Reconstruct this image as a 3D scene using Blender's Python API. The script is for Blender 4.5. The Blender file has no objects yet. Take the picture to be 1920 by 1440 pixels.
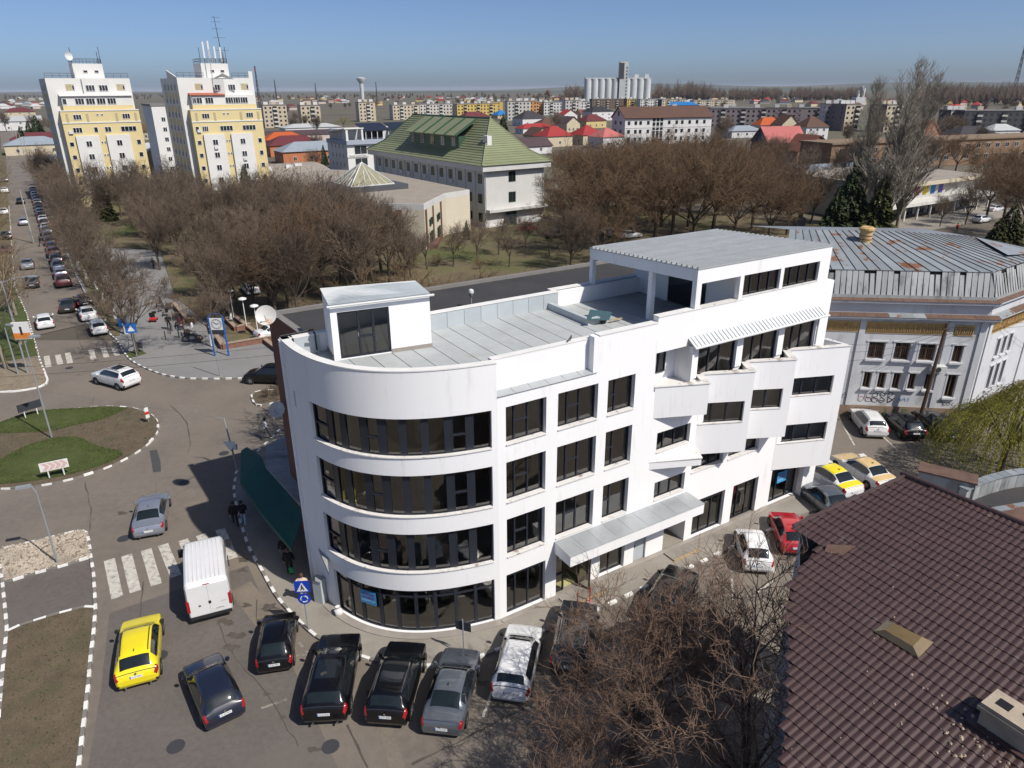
import bpy, math, random
import numpy as np
from mathutils import Vector, Matrix
R = math.radians
random.seed(7)
SC = bpy.context.scene
COL = SC.collection

# ---------------------------------------------------------------- camera, sky, sun, exposure
CAM_H = 24.5; FOC = 1333.0; PITCH = math.atan((720 - 167) / FOC); ROLL = R(0.33)
cam = bpy.data.cameras.new('camera'); cam_o = bpy.data.objects.new('camera', cam); COL.objects.link(cam_o)
cam.sensor_width = 36.0; cam.lens = FOC / 1920 * 36; cam.clip_start = 0.3; cam.clip_end = 40000
cam_o.matrix_world = Matrix.Translation((0, 0, CAM_H)) @ Matrix.Rotation(math.pi / 2 - PITCH, 4, 'X') @ Matrix.Rotation(-ROLL, 4, 'Z')
SC.camera = cam_o
SUN_EL = R(48.6); SUN_AZ = math.atan2(0.81, -0.585)
w = bpy.data.worlds.new('World'); SC.world = w; w.use_nodes = True
nt = w.node_tree; bg = nt.nodes['Background']
sky = nt.nodes.new('ShaderNodeTexSky'); sky.sky_type = 'NISHITA'; sky.sun_disc = False
sky.sun_elevation = SUN_EL; sky.sun_rotation = SUN_AZ; sky.altitude = 50; sky.air_density = 0.5; sky.dust_density = 1.3; sky.ozone_density = 5.0
nt.links.new(sky.outputs[0], bg.inputs[0]); bg.inputs[1].default_value = 0.12
sun = bpy.data.lights.new('sun', 'SUN'); sun.energy = 4.8; sun.angle = R(0.55); sun.color = (1.0, 0.945, 0.865)
sun_o = bpy.data.objects.new('sun', sun); COL.objects.link(sun_o)
sd = Vector((math.sin(SUN_AZ) * math.cos(SUN_EL), math.cos(SUN_AZ) * math.cos(SUN_EL), math.sin(SUN_EL)))
sun_o.rotation_euler = (-sd).to_track_quat('-Z', 'Y').to_euler(); sun_o.location = (40, -40, 120)
SC.view_settings.view_transform = 'Standard'; SC.view_settings.look = 'None'
SC.view_settings.exposure = 0.0; SC.view_settings.gamma = 1.0
SC.render.engine = 'CYCLES'; SC.cycles.use_denoising = True; SC.cycles.max_bounces = 6; SC.cycles.diffuse_bounces = 2
SC.cycles.glossy_bounces = 3; SC.cycles.transmission_bounces = 4; SC.cycles.transparent_max_bounces = 12; SC.cycles.volume_bounces = 0
SC.cycles.caustics_reflective = False; SC.cycles.caustics_refractive = False

# survey: a point of the photograph to the place where its sight line meets height z
_c, _s = math.cos(PITCH), math.sin(PITCH)
def sight(u, v):
    x, y = u - 960, v - 720
    x, y = (x * math.cos(ROLL) - y * math.sin(ROLL)) / FOC, (x * math.sin(ROLL) + y * math.cos(ROLL)) / FOC
    return Vector((x, _c - _s * y, -_s - _c * y))
def G(u, v, z=0.0):
    d = sight(u, v); t = (z - CAM_H) / d.z
    return Vector((d.x * t, d.y * t, z))
def G2(u, v, z=0.0):
    p = G(u, v, z); return (p.x, p.y)
# the town grid (white building's corner and street direction)
GA = R(31.6); P0 = Vector((-0.65, 28.2, 0)); EX = Vector((math.cos(GA), math.sin(GA), 0)); EY = Vector((-math.sin(GA), math.cos(GA), 0))
def LW(s, y, z=0.0): return P0 + EX * s + EY * y + Vector((0, 0, z))

# ---------------------------------------------------------------- mesh helpers
class MB:
    def __init__(self): self.v = []; self.f = []; self.m = []
    def add(self, vs, fs, mi=0):
        n = len(self.v); self.v += [tuple(p) for p in vs]; self.f += [tuple(i + n for i in f) for f in fs]; self.m += [mi] * len(fs); return self
    def box(self, x0, x1, y0, y1, z0, z1, mi=0):
        return self.add([(x0,y0,z0),(x1,y0,z0),(x1,y1,z0),(x0,y1,z0),(x0,y0,z1),(x1,y0,z1),(x1,y1,z1),(x0,y1,z1)],
            [(0,3,2,1),(4,5,6,7),(0,1,5,4),(1,2,6,5),(2,3,7,6),(3,0,4,7)], mi)
    def prism(self, poly, z0, z1, mi=0):
        a = sum(poly[i][0]*poly[(i+1)%len(poly)][1]-poly[(i+1)%len(poly)][0]*poly[i][1] for i in range(len(poly)))
        if a < 0: poly = poly[::-1]
        n = len(poly)
        z0f = z0 if callable(z0) else (lambda x, y: z0); z1f = z1 if callable(z1) else (lambda x, y: z1)
        vs = [(x, y, z0f(x, y)) for x, y in poly] + [(x, y, z1f(x, y)) for x, y in poly]
        return self.add(vs, [tuple(range(n))[::-1], tuple(range(n, 2*n))] + [(i, (i+1)%n, n+(i+1)%n, n+i) for i in range(n)], mi)
    def quad(self, a, b, c, d, mi=0): return self.add([a, b, c, d], [(0,1,2,3)], mi)
    def slab(self, pts, t, mi=0):            # thick sheet from coplanar points, thickness t against the normal
        p = [Vector(q) for q in pts]; n = (p[1]-p[0]).cross(p[2]-p[0]).normalized(); k = len(p)
        return self.add(p + [q - n*t for q in p], [tuple(range(k)), tuple(range(2*k-1, k-1, -1))] + [(i, k+i, k+(i+1)%k, (i+1)%k) for i in range(k)], mi)
    def tube(self, pts, rad, n=6, mi=0, cap=True):
        pts = [Vector(p) for p in pts]
        if not isinstance(rad, (list, tuple)): rad = [rad]*len(pts)
        b = len(self.v); up = None
        for i, p in enumerate(pts):
            d = (pts[min(i+1, len(pts)-1)] - pts[max(i-1, 0)]).normalized()
            if up is None: up = d.orthogonal().normalized()
            up = (up - d*up.dot(d)); up = up.normalized() if up.length > 1e-6 else d.orthogonal().normalized()
            q = d.cross(up)
            for k in range(n):
                a = 2*math.pi*k/n; self.v.append(tuple(p + (up*math.cos(a) + q*math.sin(a))*rad[i]))
        for i in range(len(pts)-1):
            for k in range(n):
                self.f.append((b+i*n+k, b+i*n+(k+1)%n, b+(i+1)*n+(k+1)%n, b+(i+1)*n+k)); self.m.append(mi)
        if cap:
            self.f.append(tuple(b+k for k in range(n))[::-1]); self.f.append(tuple(b+(len(pts)-1)*n+k for k in range(n))); self.m += [mi, mi]
        return self
    def cyl(self, x, y, z0, z1, r0, r1=None, n=12, mi=0):
        return self.tube([(x,y,z0),(x,y,z1)], [r0, r0 if r1 is None else r1], n, mi)
    def lathe(self, prof, n=16, c=(0,0,0), mi=0):
        b = len(self.v)
        for r, z in prof:
            for k in range(n): a = 2*math.pi*k/n; self.v.append((c[0]+r*math.cos(a), c[1]+r*math.sin(a), c[2]+z))
        for i in range(len(prof)-1):
            for k in range(n): self.f.append((b+i*n+k, b+i*n+(k+1)%n, b+(i+1)*n+(k+1)%n, b+(i+1)*n+k)); self.m.append(mi)
        return self
    def grid(self, P, mi=0, flip=False):
        nr, nc = len(P), len(P[0]); b = len(self.v); self.v += [tuple(q) for r in P for q in r]
        for i in range(nr-1):
            for j in range(nc-1):
                q = (b+i*nc+j, b+i*nc+j+1, b+(i+1)*nc+j+1, b+(i+1)*nc+j); self.f.append(q[::-1] if flip else q); self.m.append(mi)
        return self
    def mesh(self, name, mats, smooth=False):
        me = bpy.data.meshes.new(name); me.from_pydata(self.v, [], self.f)
        for m in (mats if isinstance(mats, (list, tuple)) else [mats]): me.materials.append(m)
        if any(self.m): me.polygons.foreach_set('material_index', self.m)
        me.update()
        if smooth:
            me.polygons.foreach_set('use_smooth', [True]*len(me.polygons)); me.set_sharp_from_angle(angle=R(smooth if smooth is not True else 40))
        return me
    def obj(self, name, mats, parent=None, smooth=False, loc=None, rotz=0, bevel=0):
        o = bpy.data.objects.new(name, self.mesh(name, mats, smooth)); COL.objects.link(o); o.parent = parent
        if loc is not None: o.location = loc
        if rotz: o.rotation_euler = (0, 0, rotz)
        if bevel:
            b = o.modifiers.new('bevel', 'BEVEL'); b.width = bevel; b.segments = 2; b.limit_method = 'ANGLE'
        return o
def inst(me, name, parent=None, loc=(0,0,0), rot=(0,0,0), scale=(1,1,1)):
    o = bpy.data.objects.new(name, me); COL.objects.link(o); o.parent = parent; o.location = loc; o.rotation_euler = rot; o.scale = scale; return o
def tag(o, label=None, cat=None, group=None, kind=None):
    for k, v in (('label', label), ('category', cat), ('group', group), ('kind', kind)):
        if v: o[k] = v
    return o
def thing(name, label, cat, loc=(0,0,0), rotz=0, group=None):
    o = bpy.data.objects.new(name, None); COL.objects.link(o); o.location = loc; o.rotation_euler = (0, 0, rotz); o.empty_display_size = 0.2
    return tag(o, label, cat, group)
def copy_tree(o, parent=None):
    c = o.copy(); COL.objects.link(c); c.parent = parent
    for ch in o.children: copy_tree(ch, c)
    return c
def text(body, size, mat, parent, loc, rot, name='lettering', extrude=0.002, align='CENTER', sx=1.0):
    cu = bpy.data.curves.new(name, 'FONT'); cu.body = body; cu.size = size; cu.align_x = align; cu.align_y = 'CENTER'; cu.extrude = extrude; cu.resolution_u = 2
    cu.materials.append(mat); tmp = bpy.data.objects.new(name, cu); me = bpy.data.meshes.new_from_object(tmp); bpy.data.objects.remove(tmp); o = bpy.data.objects.new(name, me); COL.objects.link(o); o.parent = parent; o.location = loc; o.rotation_euler = rot; o.scale = (sx, 1, 1); return o
def grid_wall(mb, S, Z, solid, y0, y1, pos=lambda s, y, z: (s, y, z), mi=0):
    S = sorted(set(round(a, 4) for a in S)); Z = sorted(set(round(a, 4) for a in Z)); idx = {}
    def vid(i, j, k):
        key = (i, j, k)
        if key not in idx: idx[key] = len(mb.v); mb.v.append(tuple(pos(S[i], y1 if k else y0, Z[j])))
        return idx[key]
    ns, nz = len(S)-1, len(Z)-1
    occ = [[solid((S[i]+S[i+1])/2, (Z[j]+Z[j+1])/2) for j in range(nz)] for i in range(ns)]
    def o(i, j): return 0 <= i < ns and 0 <= j < nz and occ[i][j]
    def F(*q): mb.f.append(tuple(q)); mb.m.append(mi)
    for i in range(ns):
        for j in range(nz):
            if not occ[i][j]: continue
            F(vid(i,j,0), vid(i+1,j,0), vid(i+1,j+1,0), vid(i,j+1,0))
            F(vid(i,j,1), vid(i,j+1,1), vid(i+1,j+1,1), vid(i+1,j,1))
            if not o(i-1,j): F(vid(i,j,0), vid(i,j+1,0), vid(i,j+1,1), vid(i,j,1))
            if not o(i+1,j): F(vid(i+1,j,0), vid(i+1,j,1), vid(i+1,j+1,1), vid(i+1,j+1,0))
            if not o(i,j-1): F(vid(i,j,0), vid(i,j,1), vid(i+1,j,1), vid(i+1,j,0))
            if not o(i,j+1): F(vid(i,j+1,0), vid(i+1,j+1,0), vid(i+1,j+1,1), vid(i,j+1,1))
    return mb

# ---------------------------------------------------------------- materials
def pm(name, col, rough=0.7, var=0.12, scale=2.0, bump=0.0, metal=0.0, spec=0.4, stretch=(1,1,1), col2=None, c2=(0.55, 0.75), fine=0.0, coat=0.0, rnd=0.0, bscale=None, scale2=None):
    m = bpy.data.materials.new(name); m.use_nodes = True; t = m.node_tree; N = t.nodes; Lk = t.links
    b = N['Principled BSDF']; b.inputs['Roughness'].default_value = rough; b.inputs['Metallic'].default_value = metal
    b.inputs['Specular IOR Level'].default_value = spec
    if coat: b.inputs['Coat Weight'].default_value = coat; b.inputs['Coat Roughness'].default_value = 0.03
    col = tuple(col)
    tc = N.new('ShaderNodeTexCoord'); mp = N.new('ShaderNodeMapping'); Lk.new(tc.outputs['Object'], mp.inputs[0]); mp.inputs['Scale'].default_value = stretch
    def noise(sc, det=5.0, ro=0.6):
        n = N.new('ShaderNodeTexNoise'); n.inputs['Scale'].default_value = sc; n.inputs['Detail'].default_value = det; n.inputs['Roughness'].default_value = ro; Lk.new(mp.outputs[0], n.inputs['Vector']); return n
    def mix(a, bb, f=None, fv=0.5, mode='MIX'):
        x = N.new('ShaderNodeMix'); x.data_type = 'RGBA'; x.blend_type = mode
        for sock, val in ((x.inputs[6], a), (x.inputs[7], bb)):
            if hasattr(val, 'is_linked') or hasattr(val, 'links'): Lk.new(val, sock)
            else: sock.default_value = (*val, 1)
        if f is not None: Lk.new(f, x.inputs[0])
        else: x.inputs[0].default_value = fv
        return x.outputs[2]
    out = None
    if var:
        n = noise(scale); rp = N.new('ShaderNodeValToRGB'); rp.color_ramp.elements[0].position = 0.3; rp.color_ramp.elements[1].position = 0.7
        rp.color_ramp.elements[0].color = (*[c*(1-var) for c in col], 1); rp.color_ramp.elements[1].color = (*[min(1, c*(1+var)) for c in col], 1)
        Lk.new(n.outputs[0], rp.inputs[0]); out = rp.outputs[0]
    if fine:
        n3 = noise(scale*14, 2.0); r3 = N.new('ShaderNodeValToRGB'); r3.color_ramp.elements[0].position = 0.25; r3.color_ramp.elements[1].position = 0.75
        r3.color_ramp.elements[0].color = (*[1-fine]*3, 1); r3.color_ramp.elements[1].color = (*[1+fine]*3, 1); Lk.new(n3.outputs[0], r3.inputs[0])
        out = mix(out if out is not None else col, r3.outputs[0], fv=1.0, mode='MULTIPLY')
    if col2 is not None:
        n2 = noise(scale2 or scale*0.6, 6.0, 0.65); r2 = N.new('ShaderNodeValToRGB'); r2.color_ramp.elements[0].position = c2[0]; r2.color_ramp.elements[1].position = c2[1]
        Lk.new(n2.outputs[0], r2.inputs[0]); out = mix(out if out is not None else col, col2, f=r2.outputs[0])
    if rnd:
        oi = N.new('ShaderNodeObjectInfo'); mr = N.new('ShaderNodeMapRange'); mr.inputs[3].default_value = 1-rnd; mr.inputs[4].default_value = 1+rnd; Lk.new(oi.outputs['Random'], mr.inputs[0])
        hs = N.new('ShaderNodeHueSaturation'); Lk.new(mr.outputs[0], hs.inputs['Value'])
        if out is not None: Lk.new(out, hs.inputs['Color'])
        else: hs.inputs['Color'].default_value = (*col, 1)
        out = hs.outputs[0]
    if out is not None: Lk.new(out, b.inputs['Base Color'])
    else: b.inputs['Base Color'].default_value = (*col, 1)
    if bump:
        nb = noise(bscale or scale*6, 4.0); bp = N.new('ShaderNodeBump'); bp.inputs['Strength'].default_value = bump; bp.inputs['Distance'].default_value = 0.05
        Lk.new(nb.outputs[0], bp.inputs['Height']); Lk.new(bp.outputs[0], b.inputs['Normal'])
    m.diffuse_color = (*col, 1); return m
def glass(name, tint=(0.5,0.52,0.5), refl=0.09, rough=0.0, gcol=(0.9, 0.95, 1.0), ior=1.9):
    m = bpy.data.materials.new(name); m.use_nodes = True; t = m.node_tree; N = t.nodes; Lk = t.links
    for n in list(N): N.remove(n)
    o = N.new('ShaderNodeOutputMaterial'); mx = N.new('ShaderNodeMixShader'); tr = N.new('ShaderNodeBsdfTransparent'); gl = N.new('ShaderNodeBsdfGlossy'); fr = N.new('ShaderNodeFresnel')
    oi = N.new('ShaderNodeObjectInfo'); mr = N.new('ShaderNodeMapRange'); mr.inputs[3].default_value = .55; mr.inputs[4].default_value = 1.15; Lk.new(oi.outputs['Random'], mr.inputs[0]); hs = N.new('ShaderNodeHueSaturation'); hs.inputs['Color'].default_value = (*tint, 1); Lk.new(mr.outputs[0], hs.inputs['Value']); Lk.new(hs.outputs[0], tr.inputs[0])
    gl.inputs[0].default_value = (*gcol, 1); gl.inputs['Roughness'].default_value = rough; fr.inputs[0].default_value = ior
    Lk.new(fr.outputs[0], mx.inputs[0]); Lk.new(tr.outputs[0], mx.inputs[1]); Lk.new(gl.outputs[0], mx.inputs[2]); Lk.new(mx.outputs[0], o.inputs[0]); return m
M = {}
M['white'] = pm('white_render', (0.84, 0.84, 0.84), 0.75, 0.02, 0.5, 0.05, stretch=(1,1,0.12), col2=(0.52, 0.515, 0.50), c2=(0.57, 1.0), scale2=2.4, bscale=30)
M['coping'] = pm('coping', (0.72, 0.71, 0.68), 0.7, 0.06, 1.5, col2=(0.5, 0.46, 0.4), c2=(0.62, 0.9))
M['marble'] = pm('marble', (0.74, 0.72, 0.69), 0.35, 0.06, 2.0, col2=(0.34, 0.28, 0.23), c2=(0.56, 0.68), scale2=2.4)
M['frame'] = pm('dark_frame', (0.022, 0.025, 0.035), 0.4, 0.0)
M['glass'] = glass('tinted_glass', (0.72, 0.72, 0.66), ior=2.15, gcol=(.95, .93, .9))
M['glass_dark'] = pm('window_glass', (0.02, 0.025, 0.03), 0.06, 0.0, spec=0.9, rnd=0.5)
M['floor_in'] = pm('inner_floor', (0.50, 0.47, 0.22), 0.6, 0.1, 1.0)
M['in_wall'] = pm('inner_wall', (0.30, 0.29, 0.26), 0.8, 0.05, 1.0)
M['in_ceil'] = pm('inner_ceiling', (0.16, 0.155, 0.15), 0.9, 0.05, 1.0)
M['column'] = pm('column', (0.52, 0.60, 0.46), 0.6, 0.1, 2.0, col2=(0.3, 0.32, 0.26))
M['membrane'] = pm('roof_membrane', (0.40, 0.42, 0.42), 0.85, 0.08, 1.2, 0.12, rnd=0.05, col2=(0.33, 0.30, 0.25), c2=(0.60, 0.82), fine=0.08, bscale=60)
M['seam'] = pm('seam', (0.05, 0.055, 0.06), 0.6, 0.0)
M['clad'] = pm('parapet_sheet', (0.42, 0.46, 0.48), 0.45, 0.05, 1.0, rnd=0.05)
M['zinc'] = pm('zinc', (0.40, 0.42, 0.43), 0.42, 0.08, 1.2, metal=0.25, rnd=0.05)
M['sheet'] = pm('white_sheet', (0.60, 0.61, 0.60), 0.45, 0.04, 1.0)
M['plinth'] = pm('plinth', (0.30, 0.27, 0.24), 0.8, 0.12, 1.5, 0.1, rnd=0.0)
M['asphalt'] = pm('asphalt', (0.160, 0.138, 0.117), 0.9, 0.13, 0.16, 0.25, col2=(0.200, 0.168, 0.135), c2=(0.42, 0.68), fine=0.12, bscale=25, scale2=0.11)
M['asphalt2'] = pm('asphalt_resurfaced', (0.122, 0.107, 0.097), 0.9, 0.10, 0.3, 0.25, col2=(0.145, 0.126, 0.108), c2=(.5, .75), fine=0.12, bscale=25)
M['asphalt3'] = pm('asphalt_patch', (0.062, 0.062, 0.064), 0.9, 0.12, 0.6, 0.25, fine=0.1)
M['concrete'] = pm('concrete', (0.27, 0.245, 0.21), 0.85, 0.12, 0.5, 0.15, col2=(0.17, 0.15, 0.125), c2=(0.52, 0.75), fine=0.06)
M['pavers'] = pm('grey_pavers', (0.215, 0.21, 0.205), 0.85, 0.08, 0.3, 0.15, fine=0.06)
M['kerb_white'] = pm('kerb_white', (0.74, 0.73, 0.70), 0.75, 0.12, 3.0, col2=(0.35, 0.33, 0.3), c2=(0.6, 0.8), rnd=0.08)
M['kerb_grey'] = pm('kerb_grey', (0.20, 0.185, 0.165), 0.85, 0.15, 3.0, rnd=0.12)
M['paint'] = pm('road_paint', (0.52, 0.49, 0.43), 0.8, 0.12, 2.5, col2=(0.14, 0.13, 0.12), c2=(0.50, 0.72), scale2=4.0)
M['paint_faint'] = pm('road_paint_worn', (0.27, 0.25, 0.21), 0.85, 0.15, 2.0, col2=(0.13, 0.12, 0.11), c2=(0.45, 0.62), scale2=3.0)
M['grass'] = pm('lawn', (0.062, 0.080, 0.020), 0.9, 0.25, 0.8, 0.5, col2=(0.10, 0.09, 0.035), fine=0.25, bscale=18)
M['soil'] = pm('soil', (0.115, 0.088, 0.058), 0.95, 0.2, 1.0, 0.6, col2=(0.085, 0.08, 0.04), c2=(0.5, 0.7), fine=0.22, bscale=14)
M['verge'] = pm('dry_verge', (0.135, 0.108, 0.062), 0.95, 0.25, 0.12, 0.5, col2=(0.085, 0.095, 0.03), c2=(0.48, 0.62), fine=0.2, scale2=0.06)
M['gravel_bed'] = pm('gravel_bed', (0.22, 0.18, 0.13), 0.95, 0.25, 3.0, 0.6, fine=0.2)
M['stone'] = pm('pale_stone', (0.42, 0.36, 0.29), 0.85, 0.3, 0.8, rnd=0.2)
M['town'] = pm('town_ground', (0.115, 0.098, 0.075), 0.95, 0.3, 0.02, col2=(0.10, 0.11, 0.055), c2=(0.5, 0.65), scale2=0.006)
M['board'] = pm('timber', (0.42, 0.30, 0.16), 0.8, 0.15, 3.0)
M['gsheet'] = pm('green_glass', (0.06, 0.11, 0.10), 0.1, 0.1, 1.0, spec=0.8)
M['black'] = pm('black', (0.012, 0.012, 0.014), 0.5, 0.0)
M['steel'] = pm('galvanised', (0.36, 0.37, 0.38), 0.45, 0.05, 2.0, metal=0.4)
M['dsteel'] = pm('dark_steel', (0.05, 0.05, 0.055), 0.5, 0.05, 2.0)
# ================================================================ bodies of the people, one continuous mesh for each pose
def body_mesh(pose, coat):
    J = {}
    if pose == 'sit':
        J = dict(pel=(0, 0, .48), chest=(-.06, 0, .86), neck=(-.05, 0, 1.05), hl=(0, .1, .47), hr=(0, -.1, .47), kl=(.42, .12, .5), kr=(.42, -.12, .5), al=(.44, .12, .08), ar=(.46, -.12, .08), tl=(.6, .13, .04), tr=(.62, -.13, .04), sl=(-.05, .19, .98), sr=(-.05, -.19, .98), el=(.02, .25, .74), er=(.02, -.25, .74), wl=(.22, .16, .58), wr=(.22, -.16, .58), head=(0, 0, 1.2))
    else:
        st = .28 if pose == 'walk' else .05
        J = dict(pel=(0, 0, .95), chest=(.02, 0, 1.25), neck=(.02, 0, 1.44), hl=(0, .1, .9), hr=(0, -.1, .9), kl=(st*.7, .11, .5), kr=(-st*.3, -.11, .5), al=(st, .11, .08), ar=(-st*1.1, -.11, .12), tl=(st+.17, .13, .03), tr=(-st*1.1+.15, -.13, .04), sl=(0, .2, 1.38), sr=(0, -.2, 1.38), head=(.05, 0, 1.6))
        if pose == 'akimbo': J.update(el=(-.12, .42, 1.16), er=(-.05, -.3, 1.1), wl=(.08, .2, 1.0), wr=(.12, -.2, .95))
        elif pose == 'carry': J.update(el=(-.04, .26, 1.1), er=(0, -.27, 1.1), wl=(.05, .26, .84), wr=(.1, -.26, .86))
        else: J.update(el=(-.1 if pose == 'walk' else -.03, .25, 1.1), er=(.08 if pose == 'walk' else -.03, -.25, 1.1), wl=(-.1 if pose == 'walk' else .02, .24, .86), wr=(.24 if pose == 'walk' else .02, -.22, .9))
    for sd in ('l', 'r'): w_ = Vector(J['w'+sd]); e_ = Vector(J['e'+sd]); J['f'+sd] = tuple(w_ + (w_-e_).normalized()*.11 + Vector((.02, 0, -.03))); J['th'+sd] = tuple(w_ + (w_-e_).normalized()*.06 + Vector((.05, -.01 if sd == 'l' else .01, 0)))
    RAD = dict(pel=.15, chest=.17, neck=.065, head=.098, hl=.1, hr=.1, kl=.065, kr=.065, al=.048, ar=.048, tl=.04, tr=.04, sl=.08, sr=.08, el=.052, er=.052, wl=.036, wr=.036, fl=.026, fr=.026, thl=.015, thr=.015)
    if coat: RAD.update(pel=.2, chest=.2, sl=.1, sr=.1, el=.07, er=.07)
    E_ = [('pel', 'chest'), ('chest', 'neck'), ('neck', 'head'), ('pel', 'hl'), ('pel', 'hr'), ('hl', 'kl'), ('kl', 'al'), ('al', 'tl'), ('hr', 'kr'), ('kr', 'ar'), ('ar', 'tr'), ('chest', 'sl'), ('chest', 'sr'), ('sl', 'el'), ('el', 'wl'), ('wl', 'fl'), ('sr', 'er'), ('er', 'wr'), ('wr', 'fr'), ('wl', 'thl'), ('wr', 'thr')]
    names = list(J); me = bpy.data.meshes.new('body'); me.from_pydata([J[n] for n in names], [(names.index(a), names.index(c)) for a, c in E_], [])
    tmp = bpy.data.objects.new('tmp', me); COL.objects.link(tmp); sm = tmp.modifiers.new('skin', 'SKIN'); sm.use_smooth_shade = True
    for i, n in enumerate(names): v = me.skin_vertices[0].data[i]; v.radius = (RAD[n], RAD[n]*(1.25 if n in ('chest', 'pel') else 1)); v.use_root = n == 'pel'
    tmp.modifiers.new('sub', 'SUBSURF').levels = 1
    bm_ = bpy.data.meshes.new_from_object(tmp.evaluated_get(bpy.context.evaluated_depsgraph_get())); bpy.data.objects.remove(tmp)
    bm_.materials.clear(); [bm_.materials.append(None) for _ in range(4)]; hw = [Vector(J['w'+q]) for q in 'lr']; nz = J['neck'][2]+.03; pz = J['pel'][2]
    for p in bm_.polygons:
        c = p.center; mi = 1
        if c.z > nz: mi = 0
        elif min((c-q).length for q in hw) < .12 and min((c-Vector(J['e'+q])).length for q in 'lr') > .2: mi = 0
        elif c.z < .1: mi = 3
        elif (c.z < pz-(.12 if coat else .02)) if pose != 'sit' else (c.x > .1 and c.z < .58): mi = 2
        p.material_index = mi; p.use_smooth = True
    return bm_, Vector(J['head'])
BODY = {(p, c): body_mesh(p, c) for p, c in (('akimbo', True), ('walk', True), ('carry', True), ('stand', False), ('walk', False), ('sit', False))}
# ================================================================ ground, roads, pavements, kerbs
def sheet(name, poly, z, mat, parent=None, kind=True):
    o = MB().add([(x, y, z) for x, y in poly], [tuple(range(len(poly))) if sum(poly[i][0]*poly[(i+1)%len(poly)][1]-poly[(i+1)%len(poly)][0]*poly[i][1] for i in range(len(poly))) > 0 else tuple(range(len(poly)))[::-1]]).obj(name, mat, parent)
    if kind and parent is None: o['kind'] = 'structure'
    return o
gm = MB(); RR = [0.0, 60, 150, 400, 1000, 2500, 6000, 14000, 30000]
gm.lathe([(max(r, 0.01), -0.06) for r in RR], 64, (0, 60, 0)); tag(gm.obj('ground', M['town']), kind='structure')
SD = -EY.normalized() * -1                       # street direction (away from camera, to the left)
def gpts(px): return [G2(*p) for p in px]
near_road = sheet('road', [(-95, 8), (62, 8), (62, 72), (-95, 72)], 0.0, M['asphalt'])
# the long street to the left
ln = [(28, 540), (50, 590)]; 
pa, pb = G(26, 540), G(143, 519)
far_d = (G(8, 262) - G(28, 540)).normalized()
q0, q1 = pa - far_d*26, pb - far_d*26
street = sheet('street', [(q0.x, q0.y), (q1.x, q1.y), (q1.x + far_d.x*900, q1.y + far_d.y*900), (q0.x + far_d.x*900 - 4, q0.y + far_d.y*900)], 0.006, M['asphalt'])
# resurfaced lane near the camera
sheet('road_overlay', gpts([(205, 1150), (465, 1060), (660, 1500), (420, 1500), (155, 1500), (190, 1290)]), 0.005, M['asphalt2'])
sheet('asphalt_patch', gpts([(280, 845), (294, 843), (301, 866), (302, 884), (287, 886), (284, 866)]), 0.008, M['asphalt3'], near_road)
# crossing stripes
mbz = None
def stripe(name, a, b, wdt, mat, parent, z=0.010):
    d = (b - a).normalized(); n = Vector((-d.y, d.x, 0)) * wdt/2
    L_ = (b-a).length; k = max(2, int(L_/0.6)); vs = []
    for i in range(k+1):
        p = a + d*(L_*i/k); j = random.uniform(-0.03, 0.03); vs += [p - n + n*j, p + n - n*j]
    o = MB().add([(p.x, p.y, z) for p in vs], [(2*i, 2*i+2, 2*i+3, 2*i+1)[::-1] for i in range(k)]).obj(name, mat, parent)
    return o
T1 = [(615, 268), (712, 243), (822, 212), (917, 184), (1030, 157), (1130, 128), (1238, 97)]
B1 = [(660, 482), (762, 448), (880, 410), (990, 362), (1112, 330), (1212, 298), (1310, 262)]
for a, b in zip(T1, B1):
    stripe('crossing_stripe', G(a[0]/3, 960+a[1]/3), G(b[0]/3, 960+b[1]/3), 0.55, M['paint'], near_road)
T2 = [(262, 562), (325, 556), (380, 545), (512, 527), (580, 517), (640, 512)]; B2 = [(273, 625), (340, 610), (395, 603), (527, 583), (600, 570), (660, 560)]
for a, b in zip(T2, B2):
    stripe('crossing_stripe', G(a[0]/3, 480+a[1]/3), G(b[0]/3, 480+b[1]/3), 0.5, M['paint'], near_road)
# worn bay lines in the car park in front
for a, b in (((905, 1345), (925, 1290)), ((560, 1205), (580, 1228)), ((490, 1328), (538, 1312)), ((555, 1230), (585, 1226)), ((1452, 1075), (1440, 1010)), ((1375, 1130), (1372, 1085))):
    stripe('bay_line', G(*a), G(*b), 0.12, M['paint'] if a[0] > 900 else M['paint_faint'], near_road)
for a, b in (((1578, 792), (1602, 835)), ((1657, 820), (1680, 842)), ((1740, 832), (1748, 850)), ((1503, 902), (1540, 930)), ((1420, 1110), (1450, 1090))):
    stripe('bay_line', G(*a), G(*b), 0.12, M['paint'], near_road)
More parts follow.
